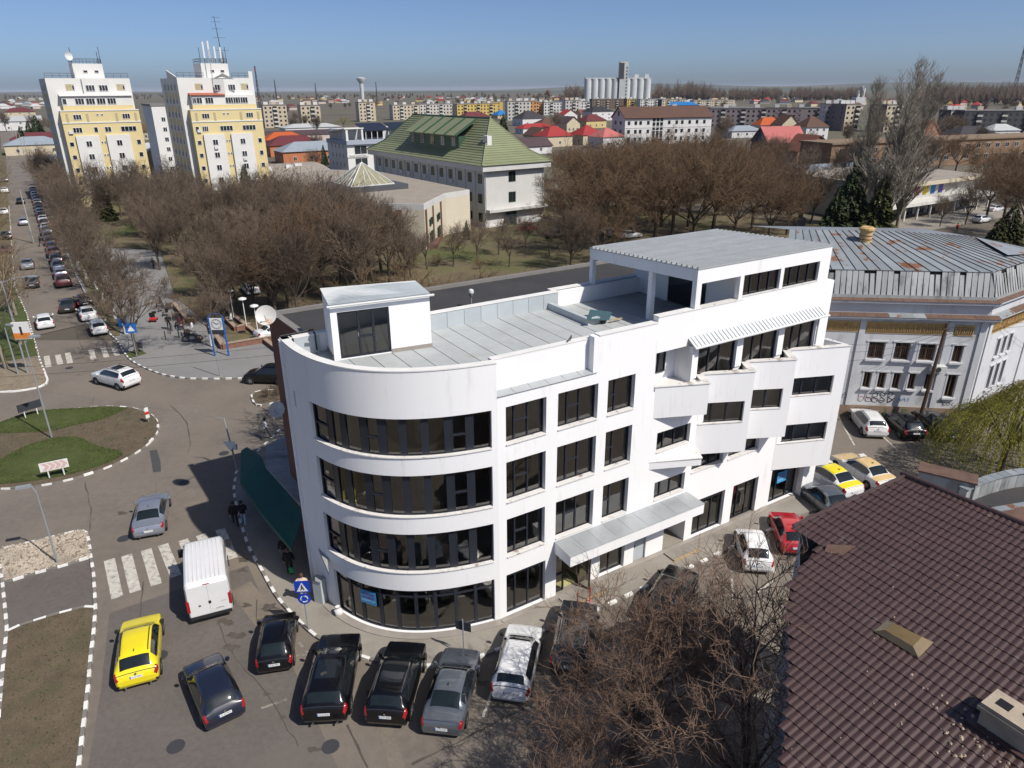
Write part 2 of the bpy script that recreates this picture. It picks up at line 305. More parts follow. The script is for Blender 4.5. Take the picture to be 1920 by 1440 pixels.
# oil stains, cracks, utility cuts (dark, shaped)
def blotch(px, r, seed):
    rr = random.Random(seed); c = G(*px); n = 14; pts = []
    for k in range(n):
        a = 2*math.pi*k/n; q = r*rr.uniform(0.35, 1.2); pts.append((c.x + q*1.6*math.cos(a+seed), c.y + q*math.sin(a+seed)))
    sheet('oil_stain', pts, 0.0125 + 0.0004*(seed % 7), M['stain'], near_road)
M['asphalt4'] = pm('asphalt_repair', (0.185, 0.155, 0.125), 0.9, 0.12, 0.6, 0.25, col2=(.14, .122, .105), c2=(.5, .7), fine=.12)
M['stain'] = pm('oil_stain', (0.085, 0.072, 0.06), 0.8, 0.2, 3.0)
for i, (px, r) in enumerate([((455, 1070), .22), ((463, 1135), .2), ((505, 1140), .35), ((488, 1165), .25), ((442, 1192), .3), ((433, 1213), .28), ((500, 1302), .15), ((530, 1345), .12), ((420, 1165), .3), ((148, 703), .1), ((455, 1050), .25), ((590, 1405), .2), ((430, 1170), .22), ((230, 962), .25), ((1130, 1190), .5), ((700, 1300), .3), ((905, 1280), .2)]): blotch(px, r, i+1)
def crack(pts, wdt=0.035):
    P = [G(*p) for p in pts]; Q = []
    for a, b in zip(P, P[1:]):
        k = max(2, int((b-a).length/0.5))
        for i in range(k): Q.append(a.lerp(b, i/k) + Vector((random.uniform(-.05,.05), random.uniform(-.05,.05), 0)))
    Q.append(P[-1]); vs = []
    for i, p in enumerate(Q):
        d = (Q[min(i+1, len(Q)-1)] - Q[max(i-1, 0)]).normalized(); n = Vector((-d.y, d.x, 0))*wdt*random.uniform(.3, 1.1); vs += [p-n, p+n]
    MB().add([(p.x, p.y, 0.0165) for p in vs], [(2*i, 2*i+1, 2*i+3, 2*i+2) for i in range(len(Q)-1)]).obj('crack', M['stain'], near_road)
crack([(170, 995), (172, 960), (160, 905)]); crack([(270, 1090), (262, 1150), (258, 1175)], .05); crack([(405, 1165), (440, 1235), (500, 1300), (560, 1400)], .03)
crack([(320, 760), (350, 790), (357, 830), (352, 850)], .04); crack([(650, 1360), (690, 1440)], .05); crack([(770, 1435), (860, 1390), (960, 1340)], .07); crack([(140, 612), (155, 655)], .03)
crack([(480, 1125), (484, 1175), (470, 1190)], .03); crack([(290, 945), (294, 905)], .02); crack([(173, 760), (178, 745)], .03)

for px in ([(470, 1090), (520, 1150), (480, 1175), (430, 1110)], [(690, 1300), (715, 1296), (760, 1440), (730, 1440)], [(150, 655), (190, 648), (196, 668), (158, 676)], [(330, 930), (360, 915), (385, 945), (352, 960)]): sheet('asphalt_patch', gpts(px), 0.0075, M['asphalt4'], near_road)
for px in ((232, 1010), (345, 905), (300, 1230), (620, 1400), (180, 850), (420, 850), (130, 690), (330, 1400)):
    c = G(*px); MB().add([(c.x+.36*math.cos(k*.5236), c.y+.36*math.sin(k*.5236), .0185) for k in range(12)], [tuple(range(12))]).obj('drain_cover', M['dsteel'], near_road)
# kerbs: rows of stones, painted white by turns
KS = {}
def kerb(name, pts, stone=0.55, closed=False, w_=0.16, h=0.13, first=0, all_white=False, plain=False):
    P = [Vector((p[0], p[1], 0)) for p in pts]
    if closed: P.append(P[0])
    root = bpy.data.objects.new(name, None); COL.objects.link(root); root['kind'] = 'structure'; root.location = (0, 0, 0)
    d = [0.0]
    for a, b in zip(P, P[1:]): d.append(d[-1] + (b-a).length)
    def at(t):
        t = max(0, min(t, d[-1])); i = 0
        while i < len(P)-2 and d[i+1] < t: i += 1
        return P[i].lerp(P[i+1], (t-d[i])/max(1e-6, d[i+1]-d[i]))
    n = max(1, int(round(d[-1]/stone))); step = d[-1]/n
    for i in range(n):
        a, b = at(i*step), at((i+1)*step); c = (a+b)/2; L_ = (b-a).length
        if L_ < 0.05: continue
        white = all_white or ((i + first) % 2 == 0 and not plain)
        key = (round(stone, 2), white)
        if key not in KS:
            m = MB(); m.box(-.5, .5, -w_/2, w_/2, -0.05, h); KS[key] = m.mesh('kerb_stone', M['kerb_white'] if white else M['kerb_grey'])
        inst(KS[key], 'kerb_stone', root, (c.x, c.y, random.uniform(-.012, .006)), (0, 0, math.atan2(b.y-a.y, b.x-a.x) + random.uniform(-.02, .02)), (L_*0.965, 1, 1))
    return root
def smooth_path(pts, k=6):
    P = [Vector((p[0], p[1])) for p in pts]; out = []
    for i in range(len(P)-1):
        p0, p1, p2, p3 = P[max(i-1, 0)], P[i], P[i+1], P[min(i+2, len(P)-1)]
        for j in range(k):
            t = j/k; out.append(0.5*((2*p1) + (p2-p0)*t + (2*p0-5*p1+4*p2-p3)*t*t + (3*p1-p0-3*p2+p3)*t**3))
    out.append(P[-1]); return [(p.x, p.y) for p in out]
# pavement round the white building
kb = [(526, 806), (490, 842), (447, 882), (442, 899), (439, 916), (440, 931), (446, 960), (455, 992), (463, 1017), (473, 1040), (487, 1063), (513, 1110), (533, 1137), (557, 1162), (583, 1187), (613, 1207), (673, 1231), (707, 1241), (760, 1250), (810, 1250), (870, 1240), (907, 1230), (1007, 1190), (1134, 1138), (1220, 1097), (1319, 1053), (1353, 1036), (1430, 1001), (1453, 990), (1500, 966)]
kbw = smooth_path(gpts(kb), 4)
pav = MB().prism(kbw + [tuple(LW(26, -3)[:2]), tuple(LW(26, 7)[:2]), tuple(LW(24, 15)[:2]), tuple(LW(-4, 15)[:2])], -0.04, 0.115); tag(pav.obj('pavement', M['concrete']), kind='structure')
kerb('kerb', kbw)
# plaza and park beyond the side street
ka = [(143, 517), (160, 550), (190, 610), (220, 639), (230, 657), (245, 676), (270, 690), (292, 699), (313, 705), (345, 710), (382, 711), (420, 711), (462, 710)]
kaw = gpts(ka); e0 = Vector(kaw[-1]); ed = Vector((EX.x, EX.y)); kaw = smooth_path(kaw, 3) + [(e0.x + ed.x*t, e0.y + ed.y*t) for t in (15, 40, 75)]
st = Vector(kaw[0]); kfar = [(st.x + far_d.x*t, st.y + far_d.y*t) for t in (260, 120, 60, 25)]
plz = kfar + kaw + [(e0.x + ed.x*75 + EY.x*40, e0.y + ed.y*75 + EY.y*40), (st.x + far_d.x*40 + 60, st.y + far_d.y*40 + 25), (st.x + far_d.x*260 + 25, st.y + far_d.y*260)]
tag(MB().prism(plz, -0.04, 0.115).obj('plaza_paving', M['pavers']), kind='structure')
kerb('kerb', kaw); kerb('kerb', kfar[::-1][:1] and [tuple(st)] + [(st.x + far_d.x*t, st.y + far_d.y*t) for t in (25, 60, 110)], 0.7)
# park lawn and earth, big
pk = gpts([(300, 470), (330, 560), (395, 610), (430, 645), (455, 640), (700, 600)]) + [tuple(LW(75, 33)[:2]), tuple(LW(110, 60)[:2]), tuple(LW(80, 130)[:2]), tuple(LW(-10, 190)[:2]), tuple(LW(-16, 120)[:2])]
tag(MB().prism(pk, 0.0, 0.21).obj('park_lawn', M['verge']), kind='structure')
# verge strip with the street trees
vg = gpts([(148, 517), (166, 550), (196, 608), (215, 634), (225, 630), (228, 612), (212, 580), (196, 540), (182, 505)]) 
tag(MB().prism(vg, 0.0, 0.15).obj('tree_verge', M['verge']), kind='structure')
st2 = Vector(vg[0]); en2 = Vector(vg[-1])
tag(MB().prism([(st2.x, st2.y), (en2.x, en2.y), (en2.x + far_d.x*200, en2.y + far_d.y*200), (st2.x + far_d.x*200, st2.y + far_d.y*200)], 0.0, 0.14).obj('tree_verge', M['verge']), kind='structure')
tag(MB().prism(gpts([(238, 664), (262, 657), (275, 665), (243, 674)]), 0.0, 0.16).obj('grass_patch', M['grass']), kind='structure')
# left verge of the street and corner island
lv = gpts([(28, 541), (50, 590), (72, 666)]) + gpts([(0, 680)]) + [(-95, 60), (-95, 100)]
tag(MB().prism(lv, -0.04, 0.13).obj('left_verge', M['grass']), kind='structure')
kerb('kerb', smooth_path(gpts([(20, 515), (28, 541), (50, 590), (72, 666), (82, 693)]), 3))
o = Vector(lv[0]); tag(MB().prism([(o.x, o.y), (o.x-30, o.y+6), (o.x-30+far_d.x*300, o.y+far_d.y*300), (o.x+far_d.x*300, o.y+far_d.y*300)], -0.04, 0.12).obj('left_verge', M['verge']), kind='structure')
kerb('kerb', [(o.x, o.y), (o.x + far_d.x*90, o.y + far_d.y*90)], 0.7)
ci = gpts([(73, 672), (82, 693), (90, 714), (86, 722), (67, 729), (30, 735), (0, 736), (-60, 738), (-60, 690), (0, 685)])
tag(MB().prism(ci, -0.04, 0.12).obj('corner_island', M['gravel_bed']), kind='structure')
kerb('kerb', gpts([(82, 693), (90, 714), (86, 722), (67, 729), (30, 735), (0, 736), (-60, 738)]), 0.55, all_white=True)
# roundabout
rp = np.array(gpts([(297, 800), (290, 822), (250, 855), (180, 886), (100, 906), (0, 917), (283, 782), (235, 766), (150, 766)]))
A_ = np.c_[2*rp, np.ones(len(rp))]; so = np.linalg.lstsq(A_, (rp**2).sum(1), rcond=None)[0]
rc = Vector((so[0], so[1])); rr_ = math.sqrt(so[2] + so[0]**2 + so[1]**2)
ring = [(rc.x + rr_*math.cos(2*math.pi*k/72), rc.y + rr_*math.sin(2*math.pi*k/72)) for k in range(72)]
isl = MB().prism(ring, -0.04, 0.13).obj('roundabout_island', M['soil']); isl['kind'] = 'structure'
kerb('kerb', ring, 0.62, closed=True)
LAWNS = []
def dome(x, y): return 0.15 + 0.22*max(0, 1 - ((x-rc.x)**2+(y-rc.y)**2)/rr_**2)
for px in ([(-40, 800), (0, 795), (60, 775), (150, 768), (235, 767), (225, 775), (190, 790), (140, 800), (90, 812), (0, 815), (-40, 818)], [(-40, 890), (0, 865), (60, 835), (120, 822), (150, 824), (185, 840), (232, 852), (200, 872), (130, 893), (60, 905), (0, 911), (-40, 912)]):
    pts = smooth_path(gpts(px + px[:1]), 4)[:-1]; c = Vector((sum(p[0] for p in pts)/len(pts), sum(p[1] for p in pts)/len(pts)))
    m = MB(); rings = [1, .8, .5, .2]
    for t in rings:
        for p in pts: x, y = c.x+(p[0]-c.x)*t, c.y+(p[1]-c.y)*t; m.v.append((x, y, 0.155 + 0.10*(1-t)))
    n = len(pts)
    for r in range(3):
        for k in range(n): m.f.append((r*n+k, r*n+(k+1)%n, (r+1)*n+(k+1)%n, (r+1)*n+k)); m.m.append(0)
    m.f.append(tuple(3*n+k for k in range(n))); m.m.append(0)
    tag(m.obj('lawn', M['grass']), kind='structure'); LAWNS.append(pts)
# medians at the left edge
def median(name, px, mat, h=0.13):
    pts = gpts(px); o = MB().prism(pts, -0.04, h-0.02).obj(name, mat); o['kind'] = 'structure'; return pts
g1 = median('gravel_median', [(3, 1065), (0, 1030), (60, 1018), (150, 996), (164, 1000), (170, 1046), (120, 1062), (10, 1092)], M['gravel_bed'])
kerb('kerb', gpts([(-30, 1040), (0, 1032), (60, 1018), (150, 996), (163, 999), (168, 1020), (171, 1046), (176, 1075), (178, 1110), (180, 1142), (176, 1190), (170, 1240), (166, 1290), (160, 1340), (154, 1390), (147, 1450), (140, 1520)]), 0.5)
kerb('kerb', gpts([(168, 1046), (120, 1062), (60, 1078), (10, 1094), (5, 1093)]), 0.55)
kerb('kerb', gpts([(2, 1060), (6, 1100), (12, 1160), (14, 1180), (6, 1260), (0, 1330), (-6, 1400)]), 0.5)
median('flower_median', [(14, 1186), (32, 1177), (100, 1155), (163, 1139), (178, 1142), (170, 1240), (160, 1340), (147, 1450), (140, 1520), (-10, 1520), (-6, 1400), (6, 1260)], M['soil'])
kerb('kerb', gpts([(14, 1186), (32, 1177), (100, 1155), (163, 1139), (178, 1141)]), 0.55)
sheet('median_gap', gpts([(6, 1094), (170, 1048), (178, 1140), (163, 1137), (30, 1174), (13, 1182)]), 0.02, M['asphalt2'])
# loose pale stones in the gravel median
def inside(p, poly):
    x, y = p; c = False; j = len(poly)-1
    for i in range(len(poly)):
        if (poly[i][1] > y) != (poly[j][1] > y) and x < (poly[j][0]-poly[i][0])*(y-poly[i][1])/(poly[j][1]-poly[i][1]) + poly[i][0]: c = not c
        j = i
    return c
m = MB(); xs = [p[0] for p in g1]; ys = [p[1] for p in g1]; n = 0
while n < 1500:
    p = (random.uniform(min(xs), max(xs)), random.uniform(min(ys), max(ys)))
    if not inside(p, g1): continue
    r = random.uniform(.04, .11); a = random.uniform(0, 3); n += 1
    vs = [(p[0]+r*random.uniform(.7, 1.2)*math.cos(a+k*1.2566), p[1]+r*random.uniform(.7, 1.2)*math.sin(a+k*1.2566), 0.11) for k in range(5)]
    m.add(vs + [(p[0]+random.uniform(-.3,.3)*r, p[1]+random.uniform(-.3,.3)*r, 0.11+r*.9)], [(k, (k+1)%5, 5) for k in range(5)])
tag(m.obj('gravel', M['stone']), 'pale loose stones in the median', kind='stuff')
# young plants in the flower median and soil of the roundabout; grass blades on the lawns
M['leaf'] = pm('young_leaf', (0.05, 0.085, 0.02), 0.8, 0.3, 4.0)
def tufts(poly, count, h, mat, label, name, z=0.1, zf=None, seed=1):
    rr = random.Random(seed); m = MB(); xs = [p[0] for p in poly]; ys = [p[1] for p in poly]; n = 0; tries = 0
    while n < count and tries < count*20:
        tries += 1; p = (rr.uniform(min(xs), max(xs)), rr.uniform(min(ys), max(ys)))
        if not inside(p, poly): continue
        n += 1; zz = zf(*p) if zf else z
        for k in range(3):
            a = rr.uniform(0, 6.28); hh = h*rr.uniform(.5, 1.2); l = h*rr.uniform(.3, .8); wv = h*.16
            m.add([(p[0]-wv*math.sin(a), p[1]+wv*math.cos(a), zz), (p[0]+wv*math.sin(a), p[1]-wv*math.cos(a), zz), (p[0]+l*math.cos(a), p[1]+l*math.sin(a), zz+hh)], [(0,1,2)])
    return tag(m.obj(name, mat), label, kind='stuff')
fm = gpts([(14, 1190), (32, 1181), (100, 1159), (160, 1145), (170, 1240), (158, 1340), (140, 1450), (-10, 1450), (6, 1260)])
tufts(fm, 260, .11, M['leaf'], 'young green shoots in the flower median', 'seedlings', .1)
M['straw'] = pm('dry_straw', (0.19, 0.15, 0.095), 0.95, 0.25, 4.0)
tufts(fm, 2600, .05, M['straw'], 'dry plant litter on the median soil', 'litter', .105, seed=5)
tufts(ring, 1300, .10, M['leaf'], 'young shoots on the roundabout', 'seedlings', .13, seed=2)
tufts(ring, 1800, .07, M['straw'], 'dry litter on the roundabout soil', 'litter', .125, seed=6)
M['blade'] = pm('grass_blade', (0.075, 0.10, 0.025), .9, .3, 2.0)
for i, p_ in enumerate(LAWNS): tufts(p_, 5000, .09, M['blade'], 'short grass on the roundabout lawn', 'grass', .17, seed=20+i)
# hedge island by the side street
hi = smooth_path(gpts([(472, 742), (474, 752), (484, 762), (510, 757), (540, 750), (540, 735), (500, 733), (480, 736), (472, 742)]), 2)
tag(MB().prism(hi[:-1], -0.04, 0.12).obj('hedge_island', M['soil']), kind='structure'); kerb('kerb', hi, 0.6)
# ================================================================ the white corner building
WB = thing('office_building', 'white corner office building with a rounded glazed front and stepped balconies', 'building', P0, GA)
BZ = [(0, 0), (-2.93, .5), (-7.16, 1.6), (-6.9, 8.31)]
def bez(t): return tuple(((1-t)**3*BZ[0][k] + 3*(1-t)**2*t*BZ[1][k] + 3*(1-t)*t*t*BZ[2][k] + t**3*BZ[3][k]) for k in (0, 1))
_B = [bez(i/400) for i in range(401)]; _S = [0.0]
for a, b in zip(_B, _B[1:]): _S.append(_S[-1] + math.hypot(b[0]-a[0], b[1]-a[1]))
CL = _S[-1]
def cpos(s, y, z):                      # s: arc length from the corner, y: depth behind the outer face
    s = max(0, min(s, CL)); i = min(399, max(0, int(np.searchsorted(_S, s)) - 1)); f = (s-_S[i])/max(1e-9, _S[i+1]-_S[i])
    px, py = _B[i][0]+(_B[i+1][0]-_B[i][0])*f, _B[i][1]+(_B[i+1][1]-_B[i][1])*f
    i0, i1 = max(0, i-6), min(400, i+7); tx, ty = _B[i1][0]-_B[i0][0], _B[i1][1]-_B[i0][1]; l = math.hypot(tx, ty)
    return (px + ty/l*y, py - tx/l*y, z)
FL = [0.17, 3.6, 6.65, 9.67]            # floor levels
WZ = [(9.72, 11.6), (6.7, 8.84), (3.65, 5.8), (0.16, 2.64)]
TOPZ = 13.75
# ---- curved wall
cs = list(np.arange(0, CL, 0.3)) + [CL, 0.27, 9.2, 8.85, 10.72, 10.98]
czs = [-0.05, 0.16, TOPZ, 10.75, 11.55] + [q for a in WZ for q in a]
def csolid(s, z):
    for a, b in WZ:
        if a < z < b and 0.27 < s < (9.2 if b > 3 else 8.85): return False
    if 10.72 < s < 10.98 and 10.75 < z < 11.55: return False
    return True
mbw = MB(); grid_wall(mbw, cs, czs, csolid, 0.0, 0.34, lambda s, y, z: cpos(s, y, z)); 
for f in range(len(mbw.f)): mbw.f[f] = mbw.f[f][::-1]
mbw.obj('curved_wall', M['white'], WB, 30)
cop = MB(); grid_wall(cop, list(np.arange(0, CL, 0.3)) + [CL], [TOPZ, TOPZ+0.05], lambda s, z: True, -0.03, 0.37, lambda s, y, z: cpos(s, y, z)); cop.f = [f[::-1] for f in cop.f]; cop.obj('coping', M['coping'], WB, 30)
pl = MB(); grid_wall(pl, list(np.arange(0, 9.6, 0.3)) + [9.6], [0.0, 0.16], lambda s, z: True, -0.42, 0.0, lambda s, y, z: cpos(s, y, z)); pl.f = [f[::-1] for f in pl.f]; pl.obj('plinth', M['plinth'], WB)
MB().box(0, 12.7, -0.3, -0.003, 0, 0.16).box(12.7, 23.4, -0.3, -0.003, 0, 0.155).obj('plinth', M['plinth'], WB)
# ---- curved windows
MULL = [1.22, 2.22, 3.23, 4.2, 5.12, 6.05, 7.13, 7.94]
def bar(mb, pos, s0, s1, y0, y1, z0, z1):
    n = max(1, int(abs(s1-s0)/0.35)); grid_wall(mb, [s0+(s1-s0)*k/n for k in range(n+1)], [z0, z1], lambda s, z: True, y0, y1, pos)
def flipf(mb): mb.f = [f[::-1] for f in mb.f]; return mb
for fi, (za, zb) in enumerate(WZ):
    s0, s1 = (0.27, 9.2) if fi < 3 else (0.27, 8.85); yy = 0.22 if fi < 3 else 0.2
    ed = [s0] + [q*(1 if fi < 3 else 0.985) for q in MULL] + [s1]; mw = 0.17 if fi < 3 else 0.085
    fr = MB(); bar(fr, cpos, s0, s1, yy-.05, yy+.06, za, za+.07); bar(fr, cpos, s0, s1, yy-.05, yy+.06, zb-.07, zb)
    for k, q in enumerate(ed):
        a, b = (q, q+.07) if k == 0 else (q-.07, q) if k == len(ed)-1 else (q-mw, q+mw)
        bar(fr, cpos, a, b, yy-.06, yy+.07, za+.07, zb-.07)
    if fi == 3: bar(fr, cpos, s0, s1, yy-.045, yy+.05, 2.12, 2.2)
    else:
        for k in (1, 5, 8):
            a, b = ed[k]+mw, ed[k+1]-(mw if k < 8 else .07); bar(fr, cpos, a, b, yy-.075, yy+.05, (za+zb)/2-.10, (za+zb)/2-.02); bar(fr, cpos, a, a+.05, yy-.07, yy-.02, za+.07, zb-.07); bar(fr, cpos, b-.05, b, yy-.07, yy-.02, za+.07, zb-.07)
    win = flipf(fr).obj('window', M['frame'], WB)
    for k in range(len(ed)-1):
        p = MB(); n = 4; a, b = ed[k]+.05, ed[k+1]-.05
        p.grid([[cpos(a+(b-a)*j/n, yy, z) for j in range(n+1)] for z in (za+.04, zb-.04)], flip=False); p.f = [f[::-1] for f in p.f]; p.obj('pane', M['glass'], win)
    if fi < 3:
        sl = MB(); bar(sl, cpos, s0+.004, s1-.004, -0.05, yy-.06, za-.0, za+.045); flipf(sl).obj('sill', M['marble'], win)
win = MB(); bar(win, cpos, 10.72, 10.98, .2, .26, 10.75, 11.55); flipf(win).obj('window', M['in_wall'], WB)
# ---- straight wall of bays A to C, right part
OP = []
for za, zb in WZ[:3]: OP += [(0.43, 2.6, za, zb), (3.25, 5.58, za, zb), (6.18, 7.88, za, zb)]
OP += [(0.38, 2.68, .16, 2.62), (3.35, 5.6, .02, 2.62), (6.2, 7.9, .16, 2.3), (8.57, 9.45, .05, 2.2), (10.75, 12.4, .02, 2.5)]
OP += [(9.65, 12.05, 6.7, 7.87), (9.75, 12.0, 3.72, 4.86), (12.45, 14.95, 4.62, 5.85), (15.35, 17.95, 4.62, 5.85)]
OP += [(12.97, 15.5, .16, 2.62), (16.2, 18.4, .1, 2.62), (19.62, 22.3, .16, 2.62)]
OP += [(9.15, 11.35, 10.3, 12.4), (12.0, 14.87, 10.0, 12.12), (15.4, 18.2, 10.0, 12.12), (18.7, 21.45, 10.0, 12.12)]
def topz(s): return 12.2 if s < 5.5 else (13.97 if s < 9.12 else 14.25)
SEND = 22.6
S_ = [0, 5.5, 9.12, SEND, 22.45, 23.4] + [q for o in OP for q in o[:2]]; Z_ = [-0.05, 12.2, 13.97, 14.25] + [q for o in OP for q in o[2:]]
def wsolid(s, z):
    if s > SEND and z > 2.7: return False
    return z < topz(s) and not any(a < s < b and c < z < d for a, b, c, d in OP)
S_ = [s for s in S_ if s <= SEND]
mw = MB(); grid_wall(mw, S_, Z_, wsolid, 0.0, 0.36); mw.obj('front_wall', M['white'], WB)
MB().box(22.3, 23.45, -0.35, 0.2, 0, 2.75).obj('pillar', M['white'], WB)
# set-back parapet over bays A and B with a sheet ledge
MB().box(0, 5.5, 0.42, 0.72, 12.19, TOPZ).obj('parapet', M['white'], WB)
MB().box(0.0, 5.5, 0.40, 0.75, TOPZ, TOPZ+.05).box(5.5, 9.12, -0.03, 0.39, 13.97, 14.02).box(9.12, 11.45, -0.03, .4, 14.25, 14.3).obj('coping', M['coping'], WB)
for k in range(6):
    a, b = 5.45*k/6+.01, 5.45*(k+1)/6; MB().slab([(a, -0.06, 12.2), (b-.012, -0.06, 12.2), (b-.012, .44, 12.3), (a, .44, 12.3)], .02).obj('ledge_sheet', M['zinc'], WB)
MB().box(5.22, 5.498, -0.001, .42, 12.2, 13.96).obj('parapet_return', M['white'], WB)
# ---- generic flat window
def fwin(parent, s0, s1, z0, z1, y=0.24, mul=(), tr=(), sill=0, frame='frame', gl='glass', xf=None, fw=.07, pane=True, sd=0.3):
    X = xf or (lambda s, y_, z: (s, y_, z)); m = MB()
    def bx(a, b, c, d, e=.05): n = len(m.v); m.box(a, b, y-e, y+e, c, d); m.v[n:] = [X(*q) for q in m.v[n:]]
    bx(s0, s1, z0, z0+fw); bx(s0, s1, z1-fw, z1); bx(s0, s0+fw, z0+fw, z1-fw); bx(s1-fw, s1, z0+fw, z1-fw)
    xs = [s0] + [s0+(s1-s0)*q for q in mul] + [s1]
    for q in xs[1:-1]: bx(q-fw*.55, q+fw*.55, z0+fw, z1-fw, .055)
    for (k, q) in tr: zz = z0+(z1-z0)*q; bx(xs[k]+fw*.5, xs[k+1]-fw*.5, zz-fw*.5, zz+fw*.5, .06)
    o = m.obj('window', M[frame], parent)
    if pane:
        for k in range(len(xs)-1):
            a, b = xs[k]+fw*.5, xs[k+1]-fw*.5; p = MB().quad(*[X(*q) for q in ((a, y, z0+fw*.6), (b, y, z0+fw*.6), (b, y, z1-fw*.6), (a, y, z1-fw*.6))]); p.obj('pane', M[gl], o)
    if sill: q = MB(); q.box(s0+.003, s1-.003, -sill, y-.05, z0-.002, z0+.045); q.v = [X(*p) for p in q.v]; q.obj('sill', M['marble'], o)
    return o
for i, (za, zb) in enumerate(WZ[:3]):
    fwin(WB, .43, 2.6, za, zb, .3, (.27, .6), ((1, .52),), .06); fwin(WB, 3.25, 5.58, za, zb, .3, (.3, .6), ((1, .52),), .06)
    fwin(WB, 6.18, 7.88, za, zb, .3, (.38,), ((0, .5),), .06)
fwin(WB, .38, 2.68, .16, 2.62, .26, (.27, .6), ((0, .9), (1, .9), (2, .9)))
fwin(WB, 6.2, 7.9, .16, 2.3, .26, (.47,)); fwin(WB, 12.97, 15.5, .16, 2.62, .26, (.33, .66), ((0, .88), (1, .88), (2, .88)))
fwin(WB, 16.2, 18.4, .1, 2.62, .26, (.3, .66)); fwin(WB, 19.62, 22.3, .16, 2.62, .26, (.3, .7), ((0, .88), (1, .88), (2, .88)))
for a in (17.15, 17.4): MB().tube([(a, .14, .9), (a, .14, 1.6)], .02, 6).obj('door_handle', M['steel'], WB)
fwin(WB, 9.65, 12.05, 6.7, 7.87, .26, (.27, .6), (), .06); fwin(WB, 9.75, 12.0, 3.72, 4.86, .26, (.27, .6), (), .06)
fwin(WB, 12.45, 14.95, 4.62, 5.85, .3, (.33, .66), (), .06); fwin(WB, 15.35, 17.95, 4.62, 5.85, .3, (.33, .66), (), .06)
for a, b in ((12.0, 14.87), (15.4, 18.2), (18.7, 21.45)): fwin(WB, a, b, 10.0, 12.12, .12, (.33, .6), ())
# grey service door, glass entrance standing open, entrance recess
d = MB().box(8.6, 9.42, .12, .16, .08, 2.18).obj('service_door', M['clad'], WB); MB().tube([(8.7, .06, 1.05), (8.7, .06, 1.2)], .02, 6).box(8.67, 8.73, .06, .12, 1.1, 1.15).obj('handle', M['dsteel'], d)
fwin(WB, 3.35, 4.0, .05, 2.62, .26, (), ((0, .45),)); MB().box(4.0, 5.6, .22, .3, 2.53, 2.6).box(4.95, 5.6, .22, .3, .05, 2.53).obj('door_frame', M['frame'], WB)
dl = MB(); dl.box(0, .07, -.03, .03, 0, 2.4).box(.75, .85, -.03, .03, 0, 2.4).box(.07, .75, -.03, .03, 0, .1).box(.07, .75, -.03, .03, 2.3, 2.4); dl = dl.obj('door', M['frame'], WB, loc=(4.95, .2, .1), rotz=R(-82)); MB().quad((.05, 0, .05), (.8, 0, .05), (.8, 0, 2.35), (.05, 0, 2.35)).obj('pane', M['glass'], dl)
MB().box(10.75, 12.4, 1.9, 2.0, 0, 2.6).box(10.65, 10.75, .36, 2, 0, 2.6).box(12.4, 12.5, .36, 2, 0, 2.6).obj('entrance_recess', M['white'], WB)
for a, b in ((3.35, 5.75), (10.6, 12.6)): 
    MB().box(a, b, -1.1, -.302, .1, .2).obj('step', M['concrete'], WB); MB().box(a, b, -1.16, -1.1, .1, .22).obj('step_board', M['board'], WB) if 'board' in M else None
# ---- canopy over the entrance
can = MB().box(3.2, 12.25, -1.38, -.002, 2.86, 3.46).obj('canopy', M['white'], WB)
for k in range(9):
    a, b = 3.18+9.1*k/9, 3.18+9.1*(k+1)/9; MB().slab([(a, -1.41, 3.465), (b-.012, -1.41, 3.465), (b-.012, -.005, 3.53), (a, -.005, 3.53)], .015).obj('roof_sheet', M['zinc'], can)
# ---- saw-tooth bays
def tooth(a, b, back, z0, z1, wins=(), cope=True, extra=None):
    a, b, back = Vector(a), Vector(b), Vector(back); d = (b-a); Lh = d.length; d.normalize(); n = Vector((d.y, -d.x)); th = math.atan2(d.y, d.x)
    E = bpy.data.objects.new('bay', None); COL.objects.link(E); E.parent = WB; E.location = (a.x, a.y, 0); E.rotation_euler = (0, 0, th)
    S = [0, Lh] + [q for w_ in wins for q in w_[:2]]; Z = [z0, z1] + [q for w_ in wins for q in w_[2:4]]
    f = MB(); grid_wall(f, S, Z, lambda s, z: not any(w_[0] < s < w_[1] and w_[2] < z < w_[3] for w_ in wins), 0, .28)
    bl = (back-a); bl = Vector((bl.dot(d), bl.dot(-n)))
    f.prism([(Lh, 0.002), (Lh-.28, .281), (bl.x-.28, bl.y), (bl.x, bl.y)], z0, z1); f.prism([(0.02, .282), (Lh-.29, .282), (bl.x-.3, bl.y)], z0, z0+.12)
    f.obj('bay_wall', M['white'], E)
    if cope:
        c = MB(); c.prism([(-.05, -.04), (Lh+.03, -.04), (Lh-.32, .32), (-.05, .32)], z1, z1+.05); c.prism([(Lh+.04, -.04), (bl.x+.06, bl.y), (bl.x-.36, bl.y), (Lh-.31, .32)], z1, z1+.048); c.obj('coping', M['marble'], E)
    for w_ in wins: fwin(E, w_[0], w_[1], w_[2], w_[3], .2, w_[4], (), .03)
    return E
tooth((12.5, 0), (15.2, -1.23), (15.95, 0), 5.8, 10.55, ((.05, 2.6, 7.62, 8.88, (.3, .63)),))
tooth((15.95, 0), (18.55, -1.22), (19.4, 0), 5.8, 10.55, ((.48, 2.36, 7.62, 8.86, (.5,)),))
tooth((19.45, 0), (23.1, -1.42), (23.05, 0.2), 2.72, 10.55, ((.6, 3.2, 7.6, 8.78, (.25, .6)), (.15, 3.32, 4.5, 5.74, (.33, .66))))
t1 = tooth((9.25, 0), (11.95, -1.1), (12.5, 0), 8.82, 10.55, ())
